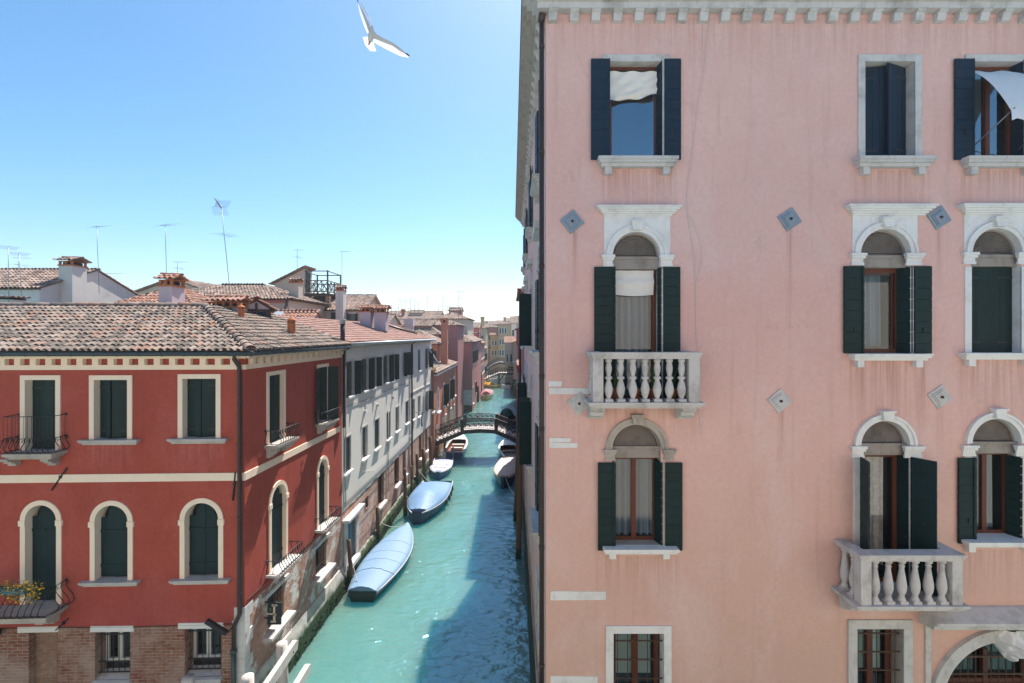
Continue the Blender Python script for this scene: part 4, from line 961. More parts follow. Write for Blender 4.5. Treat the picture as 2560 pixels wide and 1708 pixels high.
# trim: string course, cornice with dentils, gutter, pipe, quoins
mb = WF.mb(); zc = WF.rect(300, 620, 1183, 1202.5); mb.box(-.03, WF.L, -.01, .035, zc[2], zc[3]); mb.T = WR.M
zq = side_rect(640, 700, 1100, 1130); mb.box(0.0, WR.L - .25, -.011, .034, zc[2] - .001, zc[3] - .001); mb.build('string_course', M['trim'], RB)
mb = WF.mb(); Wz = [WF.rect(300, 620, a, b)[2:] for a, b in ((912, 924), (896, 912), (888, 896))]
for W_ in (WF, WR):
    mb.T = W_.M; L = W_.L; e = 0 if W_ is WF else .0013
    mb.box(-.05 - e, L, -.01, .06 + e, Wz[0][0] - e, Wz[0][1] - e); mb.box(-.12 - e, L, -.01, .20 + e, Wz[2][0] - e, Wz[2][1] + .1 - e)
mb.build('cornice', M['trim'], RB)
for W_, n, stp in ((WF, 21, .432), (WR, 17, .43)):
    mb = W_.mb(); mb.box(.18, .35, -.01, .13, Wz[1][0], Wz[1][1]); f = mb.build('dentil', M['trim'], RB)
    for i in range(1, n): dup(f, W_.d * stp * i)
def ge(W_, s, o, z): return W_.M @ V((s, o, z))
zg = EYE - .56
mb = MB()
cF, cR = ge(WF, 0, .42, zg), ge(WR, 0, .42, zg); corner = V((cR.x, cF.y, zg))
gl = [ge(WF, 12, .42, zg), corner, ge(WR, WR.L - .05, .42, zg)]
for a, b in ((gl[0], gl[1]), (gl[1], gl[2])): mb.tube([a, b], .07, 10)
for i in range(16): q = gl[1].lerp(gl[0], i / 16 * .8); mb.tube([q + V((-.02, 0, 0)), q + V((.02, 0, 0))], .077, 10)
for i in range(9): q = gl[1].lerp(gl[2], i / 9); mb.tube([q + V((0, -.02, 0)), q + V((0, .02, 0))], .077, 10)
mb.build('gutter', M['gutter'], RB)
sp = WF.uv(604)[0]; mb = MB()
pp = [ge(WF, sp, .42, zg), ge(WF, sp, .40, zg - .15), ge(WF, sp, .14, zg - .38), ge(WF, sp, .11, zg - .6), ge(WF, sp, .11, WF.uv(604, 1530)[1]), ge(WF, sp + .16, .11, WF.uv(604, 1560)[1]), ge(WF, sp + .17, .11, WF.uv(604, 1625)[1])]
mb.tube(pp, .062, 10)
for y in (1010, 1110, 1290, 1480): z = WF.uv(604, y)[1]; mb.tube([ge(WF, sp, .11, z), ge(WF, sp, .11, z + .05)], .075, 10)
mb.m = 1; mb.tube([pp[-1], V((pp[-1].x, pp[-1].y, .3))], .068, 10); z = pp[-1].z; mb.tube([V((pp[-1].x, pp[-1].y, z - .05)), V((pp[-1].x, pp[-1].y, z + .1))], .085, 10)
mb.build('drainpipe', [M['pipe'], M['gutter']], RB)
mb = MB(); pe = ge(WR, WR.L - .08, .12, zg); mb.tube([gl[2], pe + V((0, 0, -.25)), pe + V((0, 0, -3.6))], .065, 10); mb.build('drainpipe', M['pipe'], RB)
zq0 = WF.uv(620, 1518)[1]
for i in range(9):
    zt = zq0 - i * .38; wd = .36 if i % 2 else .30
    mb = MB(); a = ge(WF, 0, .014, 0); mb.T = WF.M; mb.box(-.022, wd, -.1, .016, zt - .375, zt); mb.T = WR.M; mb.box(-.021, (.40 if i % 2 == 0 else .24), -.1, .018, zt - .374, zt - .001); mb.build('quoin', M['stone_g'], RB)
for (x0, y0, x1, y1, r) in ((170, 1169, 132, 1225, .022), (590, 1180, 584, 1250, .024), (174, 1544, 142, 1574, .018)):
    mb = WF.mb(); a, b = WF.uv(x0, y0), WF.uv(x1, y1); mb.tube([(a[0], .04, a[1]), (b[0], .04, b[1])], r, 5); m_ = .4; mb.box(a[0] + (b[0] - a[0]) * m_ - .03, a[0] + (b[0] - a[0]) * m_ + .03, -.01, .075, a[1] + (b[1] - a[1]) * m_ - .04, a[1] + (b[1] - a[1]) * m_ + .04); mb.build('tie_bar', M['iron'], RB)
mb = WR.mb(); mb.tube([(6.75, .04, EYE - 2.35), (6.6, .04, EYE - 3.3)], .024, 5); mb.build('tie_bar', M['iron'], RB)
# roof
ov = .50; eF = cF.y - .05; zr0 = ZE - .05
E_F = corner + V((.03, -.03, 0)); E_F.z = zr0
apex = V((-11.3, 17.7, EYE + .99)); left = V((-20.5, 17.5, EYE + .99))
EL = V((-20.5, E_F.y - .42, zr0)); ER = ge(WR, WR.L + .02, .47, zr0)
mb = MB()
U = (E_F - EL).normalized(); nrm = U.cross(apex - EL).normalized(); Wv = nrm.cross(U).normalized(); Wv = -Wv if Wv.z < 0 else Wv
def uvp(Pp, O, U_, W_): d = Pp - O; return (d.dot(U_), d.dot(W_))
tile_field(mb, EL, U, Wv, [uvp(p, EL, U, Wv) for p in (EL, E_F, apex, left)], .195, .34, 1.0)
apex2 = V((-10.9, 18.5, EYE + .97)); U2 = (ER - E_F).normalized(); n2 = U2.cross(apex - E_F).normalized(); W2 = n2.cross(U2); W2 = -W2 if W2.z < 0 else W2
back = V((-11.2, 21.4, EYE + .72))
tile_field(mb, E_F, U2, W2, [uvp(p, E_F, U2, W2) for p in (E_F, ER, back, apex)], .195, .34, 1.0)
ridge_tiles(mb, E_F + V((-.08, .08, .05)), apex + V((0, 0, .06)), .15); ridge_tiles(mb, left + V((0, 0, .05)), apex + V((0, 0, .06)), .14, .45)
mb.add([left, apex, back, V((-20.5, 21.4, EYE + .1))], [(0, 1, 2, 3)])
roofR = mb.build('roof', M['tile'], RB, recalc=False)
mb = MB(); mb.add([EL + V((0, 0, -.06)), E_F + V((0, 0, -.06)), V((-8.0, 14.3, zr0 - .06)), V((-20.5, 14.0, zr0 - .06))], [(0, 1, 2, 3)]); mb.build('eave_board', M['trim'], RB)
def pot_chimney(par, x, y, z, r, h, mat, name='chimney'):
    mb = MB(); mb.lathe([(r * 1.25, z), (r, z + .05), (r * .92, z + h * .62), (r * 1.02, z + h * .63), (r * 1.02, z + h * .68)], x, y, 12)
    for k in range(4): a = .4 + k * math.pi / 2; mb.box(x + r * .7 * math.cos(a) - .025, x + r * .7 * math.cos(a) + .025, y + r * .7 * math.sin(a) - .025, y + r * .7 * math.sin(a) + .025, z + h * .68, z + h * .8)
    mb.lathe([(r * .55, z + h * .675), (r * .55, z + h * .8)], x, y, 10)
    mb.lathe([(r * 1.2, z + h * .8), (r * 1.1, z + h * .83), (r * .5, z + h * .92), (r * .3, z + h * .93), (r * .2, z + h)], x, y, 12); return mb.build(name, mat, par)
pot_chimney(roofR, -8.5, 18.5, EYE - .22, .15, .92, M['terracotta']); pot_chimney(roofR, -10.15, 18.0, EYE + .50, .12, .62, M['terracotta'])
def stack(par, x0, x1, y0, y1, z0, z1, mat, cap=.34, ov=.12, tm=None, name='chimney', arc=3, axis='x'):
    """square chimney with a vented tile cap"""
    mb = MB(); mb.box(x0, x1, y0, y1, z0, z1); mb.m = 1
    mb.box(x0 - .04, x1 + .04, y0 - .04, y1 + .04, z1 + .0005, z1 + .07)
    n = max(2, int((x1 - x0) / .3))
    for i in range(n + 1):
        x = x0 + (x1 - x0 - .09) * i / n
        for y in (y0, y1 - .09): mb.box(x, x + .09, y, y + .09, z1 + .0705, z1 + .07 + cap * .5)
    mb.m = 3; mb.box(x0 + .12, x1 - .12, y0 + .12, y1 - .12, z1 + .0705, z1 + .05 + cap * .45)
    mb.m = 1; mb.box(x0 - .02, x1 + .02, y0 - .02, y1 + .02, z1 + .07 + cap * .5 + .0005, z1 + .09 + cap * .5)
    mb.m = 2; zc = z1 + .10 + cap * .5; xm, ym = (x0 + x1) / 2, (y0 + y1) / 2
    if axis == 'x':
        for sg, yy in ((1, y0 - ov), (-1, y1 + ov)):
            O = V((x0 - ov, yy, zc)); e = V((x0 - ov, ym, zc + cap * .55)) - O; l = e.length
            tile_field(mb, O, V((1, 0, 0)), e / l, [(0, 0), (x1 - x0 + 2 * ov, 0), (x1 - x0 + 2 * ov, l), (0, l)], .2, max(.2, l / max(1, round(l / .34))))
        ridge_tiles(mb, V((x0 - ov, ym, zc + cap * .55 + .03)), V((x1 + ov, ym, zc + cap * .55 + .03)), .11)
    else:
        for xx in (x0 - ov, x1 + ov):
            O = V((xx, y0 - ov, zc)); e = V((xm, y0 - ov, zc + cap * .55)) - O; l = e.length
            tile_field(mb, O, V((0, 1, 0)), e / l, [(0, 0), (y1 - y0 + 2 * ov, 0), (y1 - y0 + 2 * ov, l), (0, l)], .2, max(.2, l / max(1, round(l / .34))))
        ridge_tiles(mb, V((xm, y0 - ov, zc + cap * .55 + .03)), V((xm, y1 + ov, zc + cap * .55 + .03)), .11)
    return mb.build(name, [mat, M['terracotta'], tm or M['tile_o'], M['interior']], par, recalc=False)
stack(roofR, -13.98, -13.46, 19.0, 19.75, EYE + .2, EYE + 1.88, M['lilac'], .36, .14)
stack(roofR, -12.0, -10.75, 18.9, 19.5, EYE + .2, EYE + 1.02, M['lilac'], .32, .16)
# flue
mb = MB(); fx = -7.48; mb.tube([(fx - .0, 21.2, EYE - .75), (fx, 21.2, EYE + .45)], .10, 12); mb.m = 1; mb.tube([(fx, 21.2, EYE + .45), (fx, 21.2, EYE + .5)], .15, 12); mb.tube([(fx, 21.2, EYE + .5), (fx, 21.2, EYE + .60)], .13, 12); mb.tube([(fx, 21.2, EYE + .60), (fx, 21.2, EYE + .64)], .16, 12)
mb.build('flue_pipe', [M['iron'], M['zinc']], RB)
mb = WF.mb(); mb.tube([(0.2, .02, ZBR + .05), (3.0, .02, ZBR + .02), (6.2, .02, ZBR + .06), (11, .02, ZBR + .03)], .013, 4); mb.build('cable', M['pipe'], RB)
mb = WR.mb(); mb.tube([(.1, .02, ZBS + .22), (3.4, .02, ZBS + .16), (7.2, .02, ZBS + .2)], .014, 4); mb.build('cable', M['pipe'], RB)
# floodlight bar on the corner
q = WF.uv(562, 1546); mb = MB(WF.M @ Matrix.Translation((q[0], .42, q[1])) @ Matrix.Rotation(R(-33 + 180), 4, 'Y'))
t = thing('flood_light', 'black bar shaped flood light angled out by the brown drainpipe', 'lamp', ge(WF, q[0], .3, q[1]))
mb.box(-.34, .34, -.06, .06, -.05, .05); mb.box(-.33, .33, -.05, .05, -.065, -.0505); mb.build('lamp_body', M['iron'], t)
mb = WF.mb(); mb.tube([(q[0] - .25, .40, q[1] - .22), (q[0] - .30, .1, q[1] - .18), (q[0] - .3, 0, q[1] - .18)], .018, 6); mb.build('bracket', M['iron'], t)
mb = WF.mb(); q = WF.uv(2, 1574); t = thing('wall_lamp', 'small black wall lamp under the flowered balcony', 'lamp', ge(WF, q[0], 0, q[1])); mb.box(q[0] - .12, q[0] + .06, .1, .3, q[1] - .07, q[1] + .07); mb.box(q[0] - .02, q[0] + .02, 0, .1, q[1] - .02, q[1] + .02); mb.build('lamp_body', M['iron'], t)
# hanging sign
sy = 15.05; p = V((-7.78, sy, 5.0)); sg = thing('hanging_sign', 'dark double board sign with cream I shaped marks projecting over the canal', 'sign', p)
T = Matrix.Translation((0, sy, 0))
def sx(x, y): q = at(x, y, sy); return q.x, q.z
def signbox(mb, x0, x1, y0, y1, d0, d1): a, c = sx(x0, y1); b, d = sx(x1, y0); mb.box(a, b, sy + d0, sy + d1, c, d)
for (x0, x1, y0, y1) in ((669, 704, 1507, 1543.5), (668, 702, 1545.5, 1562)):
    mb = MB(); signbox(mb, x0, x1, y0, y1, 0, .05); mb.build('board', M['sign_dark'], sg)
mb = MB()
for (x0, x1, y0, y1) in ((683.5, 688.5, 1512, 1553), (680, 693.5, 1511, 1515), (667.5, 687, 1533, 1536), (684, 691, 1535, 1538.5), (677.5, 690.5, 1552, 1555.5)): signbox(mb, x0, x1, y0, y1, -.02, -.002 + .001 * (y0 % 3))
mb.build('lettering', M['sign_cream'], sg)
mb = MB(); a = sx(653, 1510); b = sx(690, 1510); mb.box(-7.8, b[0], sy + .06, sy + .09, a[1], a[1] + .03); mb.box(-7.8, b[0] - .3, sy + .06, sy + .09, a[1] - .5, a[1] - .47); mb.build('bracket', M['iron'], sg)
mb = MB(); c = sx(676, 1524); mb.box(c[0] - .03, c[0] + .03, sy - .012, sy - .001, c[1] - .06, c[1] + .06); mb.build('emblem', M['leaf_grey'], sg)
# flower box on the lower balcony
s0 = WF.uv(118, HY, .7)[0]; zf = a[1]
zb = LBz
bz_ = WF.uv(60, 1478, .75)[1]
t = thing('flower_box', 'green trough of trailing yellow flowers hung on the lower left balcony', 'flower box', ge(WF, s0 + .9, .8, bz_))
mb = WF.mb(); mb.box(s0 + .42, s0 + 1.6, .72, .90, bz_ - .02, bz_ + .14); mb.build('trough', M['door_blue'], t)
mL, mP = WF.mb(), WF.mb(); rnd = random.Random(3)
for i in range(900):
    s = s0 + .05 + rnd.random() * 1.6; o = .72 + rnd.random() * .26; z = bz_ + .12 + .22 * math.sin(rnd.random() * 3.14) * rnd.random() - (rnd.random() ** 2) * .42 * (1 if s < s0 + .9 else .6)
    k = .018 + rnd.random() * .02; vs = [(s + rnd.uniform(-k, k) * 1.6, o + rnd.uniform(-k, k), z + rnd.uniform(-k, k) * 1.3) for _ in range(4)]
    (mL if rnd.random() < .60 else mP).add(vs, [(0, 1, 2), (0, 2, 3)])
mL.build('foliage', M['leaf_grey'], t, recalc=False); mP.build('blossoms', M['petal'], t, recalc=False)

# ---------------------------------------------------------------- grey house along the canal
GB = thing('grey_house', 'long pale grey plastered house with dark green shutters and brick base along the canal', 'building', (-9.5, 31, 0))
G0, G1, G2 = V((-7.585, 21.41, 0)), V((-7.40, 35.1, 0)), V((-7.2, 42.8, 0))
WG, WH = Wall(G0, G1, (1, 0)), Wall(G1, G2, (1, 0))
def grect(W_, x0, x1, y0, y1):
    s0, s1 = sorted((W_.uv(x0)[0], W_.uv(x1)[0])); Y = (W_.d * s0 + W_.p0).y; Y2 = (W_.d * s1 + W_.p0).y
    return s0, s1, EYE + (HY - y1) / F * ((Y + Y2) / 2), EYE + (HY - y0) / F * ((Y + Y2) / 2)
ZGE = EYE - .50
def gwin(W_, s0, s1, z0, z1, shut=None, label=None, sl=True):
    wv = window_part(GB, W_, rloop(s0, s1, z0, z1), (M['stone_g'], M['glasslike_dark']), rev=.11, interior=0)
    frame_rect(wv, W_, s0, s1, z0, z1, .09, M['white_wall'], .012)
    if sl: sill(wv, W_, s0 - .12, s1 + .12, z0, M['stone'], .12, .09, step=False)
    if shut == 'closed':
        h = (s1 - s0) / 2; shutter(wv, W_, s0, -.07, R(4), h, z0, z1, M['sh_green'], 2, True, straps=True); shutter(wv, W_, s1, -.07, R(176), h, z0, z1, M['sh_green'], 2, True, straps=True)
    elif shut:
        l, r_ = shut
        if l: shutter(wv, W_, s0 + .0, .05, math.pi * l[0], l[1], z0, z1, M['sh_green'], 7)
        if r_: shutter(wv, W_, s1 - .0, .05, math.pi * r_[0], r_[1], z0, z1, M['sh_green'], 7)
    return wv
zu0, zu1 = EYE - 2.9, EYE - 1.28
op = ((.97, .38), (.17, .36))
for yc in (22.55, 24.75, 26.1, 28.75, 30.0):
    s = yc - 21.41; gwin(WG, s - .42, s + .42, zu0, zu1, op if yc > 22.6 else ((.97, .38), (.17, .36)))
s = 33.3 - 21.41; gwin(WG, s - .36, s + .36, zu0, zu1, ((.80, .42), (.32, .45)))
for yc in (22.1, 24.6, 26.7, 29.1, 31.2, 33.9):
    s = yc - 21.41; gwin(WG, s - .42, s + .42, EYE - 6.35 if yc < 30 else EYE - 6.3, EYE - 4.75, 'closed' if yc not in (24.6, 31.2) else None)
for yc in (37.9, 41.0):
    s = yc - 35.1; gwin(WH, s - .40, s + .40, zu0, zu1, ((.93, .4), (.45, .4)) if yc > 38 else 'closed')
    gwin(WH, s - .42, s + .42, EYE - 6.5, EYE - 4.9, ((.93, .4), (.5, .42)) if yc > 38 else None)
s = 36.0 - 35.1; gwin(WH, s - .32, s + .32, EYE - 6.4, EYE - 4.9)
GHG, GHH = list(WG.holes), list(WH.holes); WG.holes = []; WH.holes = []
ZB = EYE - 8.0
def gopen(W_, s0, s1, z0, z1, name='window', sl=True):
    wv = window_part(GB, W_, rloop(s0, s1, z0, z1), (M['brick'], M['interior']), rev=.16, interior=0, name=name)
    if sl: sill(wv, W_, s0 - .15, s1 + .15, z0, M['stone'], .16, .12, step=False)
    return wv
wv = gopen(WG, .6, 1.75, .9, 3.0, 'water_door', False)
mb = WG.mb(); mb.box(.6, 1.175, -.15, -.08, .9, 3.0); mb.box(1.18, 1.75, -.15, -.08, .9, 3.0); mb.box(1.16, 1.20, -.08, -.06, .9, 3.0); mb.build('door_leaf', M['door_blue'], wv)
mb = WG.mb(); mb.box(.30, .6, -.02, .06, .3, 3.0); mb.box(1.75, 2.05, -.02, .06, .3, 3.0); mb.box(.1, 2.35, -.02, .30, 3.001, 3.12); mb.box(.55, 1.8, -.02, .25, .72, .9); mb.build('stone_frame', M['stone_g'], wv)
gopen(WG, 3.3, 3.75, 2.45, 3.05, sl=False)
for (x0, x1) in ((5.6, 6.7), (9.2, 10.2), (11.4, 12.1)): gopen(WG, x0, x1, 1.75, ZB - .05)
for (x0, x1) in ((2.9, 3.6), (5.3, 6.0)): gopen(WH, x0, x1, 1.6, ZB - .05)
BHG, BHH = list(WG.holes), list(WH.holes)
mb = MB(WG.M); WG.sheet(mb, ragged(WG.L, ZB, .03, 5) + [(WG.L, ZGE), (0, ZGE)], 0, GHG); mb.T = WH.M; WH.sheet(mb, rloop(0, WH.L, ZB, ZGE), 0, GHH)
mb.T = None; mb.box(-13.6, -7.21, 42.75, 42.8, 0, ZGE); mb.box(-13.6, -13.5, 21.5, 42.8, 0, ZGE); mb.add([(-13.6, 21.415, 0), (-7.585, 21.415, 0), (-7.585, 21.415, ZGE), (-10.6, 21.415, EYE + .75), (-13.6, 21.415, ZGE)], [(0, 1, 2, 3, 4)])
mb.build('plaster_wall', M['grey'], GB, recalc=False)
mb = MB(WG.M); WG.sheet(mb, rloop(0, WG.L, 0, ZB + .04), -.03, BHG); mb.T = WH.M; WH.sheet(mb, rloop(0, WH.L, 0, ZB), -.03, BHH); mb.build('brick_wall', M['brick_wet'], GB, recalc=False)
for W_ in (WG, WH):
    mb = W_.mb(); mb.prism([(-.04, .72), (.06, .70), (.15, .45), (.20, -.4), (-.04, -.4)], 0, W_.L, 'x'); mb.build('footing', M['quay'], GB)
mb = WH.mb(); mb.box(0, WH.L, -.01, .04, EYE - 4.38, EYE - 4.28); mb.build('string_course', M['white_wall'], GB)
for W_, n in ((WG, 22), (WH, 12)):
    mb = W_.mb(); mb.box(.2, .30, 0, .28, ZGE - .16, ZGE - .02); f = mb.build('rafter_end', M['wood_grey'], GB)
    for i in range(1, n): dup(f, W_.d * .6 * i)
for (s, W_) in ((3.0, WG), (5.2, WG), (8.5, WG)):
    mb = W_.mb(); z = EYE - 3.9; mb.prism([(0, z), (.12, z + .02), (.16, z - .1), (0, z - .16)], s, s + .14, 'x'); mb.build('stone_boss', M['stone_g'], GB)
g = [WG.M @ V((0.05, .38, ZGE + .04)), WG.M @ V((WG.L, .38, ZGE + .02)), WH.M @ V((WH.L + .1, .38, ZGE + .02))]
mb = MB(); mb.tube(g, .075, 10); mb.build('gutter', M['zinc'], GB)
mb = MB(); b = WG.M @ V((WG.L - .05, .1, 0)); mb.tube([b + V((.28, 0, ZGE)), b + V((0, 0, ZGE - .3)), b + V((0, 0, .8))], .07, 10); mb.build('drainpipe', M['pipe'], GB)
mb = MB(); E0, E1, E2 = [p + V((-.04, 0, .05)) for p in g]; E0.y = 21.35
Ra, Rb, Rc = V((-10.95, 21.35, EYE + .80)), V((-10.85, 36.6, EYE + .74)), V((-11.0, 39.9, EYE + 1.14))
for (A, B, C, D) in ((E0, E1, Rb, Ra), (E1, E2, Rc, Rb)):
    U = (B - A).normalized(); n_ = U.cross(D - A).normalized(); Wv = n_.cross(U); Wv = -Wv if Wv.z < 0 else Wv
    tile_field(mb, A, U, Wv, [uvp(p, A, U, Wv) for p in (A, B, C, D)], .21, .36, .7)
ridge_tiles(mb, Ra, Rb, .13); ridge_tiles(mb, Rb, Rc, .12); ridge_tiles(mb, E2 + V((-.1, 0, 0)), Rc, .12)
mb.add([Ra, Rb, V((-14, 36.6, EYE - .4)), V((-14, 21.35, EYE - .4))], [(0, 1, 2, 3)]); mb.add([Rb, Rc, E2, V((-14, 43, EYE - .4)), V((-14, 36.6, EYE - .4))], [(0, 1, 2), (0, 1, 3, 4), (1, 2, 3)])
roofG = mb.build('roof', M['tile_r'], GB, recalc=False)
mb = MB(); mb.prism([(E0.x, E0.z - .03), (Ra.x, Ra.z + .03), (Ra.x, Ra.z - .45), (E0.x, E0.z - .28)], 21.28, 21.36); mb.build('verge', M['tar'], GB)
stack(roofG, -10.15, -9.43, 32.0, 32.9, EYE + .2, EYE + 1.45, M['lilac'], .34, .12); stack(roofG, -9.22, -8.45, 32.1, 32.9, EYE + .0, EYE + 1.42, M['lilac'], .34, .12)
mb = MB(); mb.box(-9.35, -8.35, 31.7, 32.05, EYE + .05, EYE + .2); mb.build('flashing', M['tar'], GB)
mb = MB(); mb.box(-.35, .35, -.9, .9, 0, .08)
a_, b_ = V((-9.9, 37.7, EYE + .72)), V((-8.2, 40.3, EYE + .08))
mb = MB(); mb.tube([a_, b_], .09, 6); mb.tube([a_ + V((.25, -.2, -.05)), b_ + V((.25, -.2, -.05))], .06, 6); mb.build('roof_gutter', M['iron'], GB)
for (W_, s, z0, z1) in ((WG, .35, ZB + .1, ZGE - .3), (WG, 7.5, ZB - 1.5, EYE - 4.5), (WH, 4.4, 1.5, EYE - 4.6)):
    mb = W_.mb(); mb.tube([(s, .04, z0), (s, .04, z1)], .03, 6); mb.build('conduit', M['lamp_grey'], GB)
mb = WG.mb(); mb.tube([(0, .03, EYE - 3.3), (4.5, .03, EYE - 3.42), (9, .03, EYE - 3.36), (13.6, .03, EYE - 3.5)], .014, 4); mb.tube([(0, .03, ZB + .35), (6, .03, ZB + .28), (13.6, .03, ZB + .33)], .018, 4); mb.build('cable', M['pipe'], GB)
# washing line, cloth, awning, flower boxes
t = thing('clothes_line', 'grey clothes lines on two rods under the grey wall windows', 'clothes line', WG.M @ V((4, .5, EYE - 6.9)))
mb = WG.mb()
for o in (.25, .4, .55): mb.tube([(2.6, o, EYE - 6.9), (6.0, o, EYE - 6.98), (11.0, o, EYE - 6.85)], .008, 4)
for s in (2.6, 11.0): mb.tube([(s, 0, EYE - 6.88), (s, .65, EYE - 6.88)], .018, 5)
mb.build('line', M['lamp_grey'], t)
mb = WH.mb(); mb.smooth = True; mb.grid([[(1.55 + .25 * i / 6, .45 + .04 * math.sin(i * 1.4 + j), EYE - 6.0 - 1.1 * j / 6) for i in range(7)] for j in range(7)])
tag(mb.build('hanging_cloth', M['cloth_blue']), 'dark blue cloth hung out beside the grey house drainpipe', 'cloth')
mb = WH.mb(); mb.tube([(1.4, 0, EYE - 5.98), (1.4, .62, EYE - 5.98)], .02, 5); mb.build('laundry_rod', M['alu'], GB)
t = thing('parasol', 'closed white parasol leaning out from the grey house end window', 'parasol', WH.M @ V((7.0, .3, EYE - 1.6)))
mb = WH.mb(); mb.tube([(6.2, .1, EYE - 1.3), (6.9, .75, EYE - 2.5)], .1, 8, [.10, .05]); mb.build('canopy', M['awning'], t)
mb = WH.mb(); mb.tube([(6.9, .75, EYE - 2.5), (7.0, .85, EYE - 2.75)], .02, 6); mb.build('pole', M['wood_dark'], t)
def planter(W_, s, o, z, L, mat, lab, n=110, mc='terracotta'):
    t = thing('flower_box', lab, 'flower box', W_.M @ V((s, o, z)), 'window flower boxes'); mb = W_.mb(); mb.box(s - L / 2, s + L / 2, o - .1, o + .1, z, z + .18); mb.build('trough', M[mc], t)
    mL, mP = W_.mb(), W_.mb(); rnd = random.Random(int(s * 100))
    for i in range(n):
        c = (s + rnd.uniform(-.6, .6) * L, o + rnd.uniform(-.2, .25), z + .12 + rnd.uniform(-.15, .32)); k = .06
        (mP if rnd.random() < .25 else mL).add([(c[0] + rnd.uniform(-k, k), c[1] + rnd.uniform(-k, k), c[2] + rnd.uniform(-k, k)) for _ in range(4)], [(0, 1, 2), (0, 2, 3)])
    mL.build('foliage', M['leaf'], t, recalc=False); mP.build('blossoms', M[mat], t, recalc=False)
planter(WH, 6.2, .45, EYE - 3.25, .9, 'petal', 'terracotta window box of yellow flowers below the closed parasol')
planter(WH, 6.2, .55, EYE - 6.85, 1.3, 'petal_pink', 'window box of pink flowers low on the grey house end', mc='wood_grey')
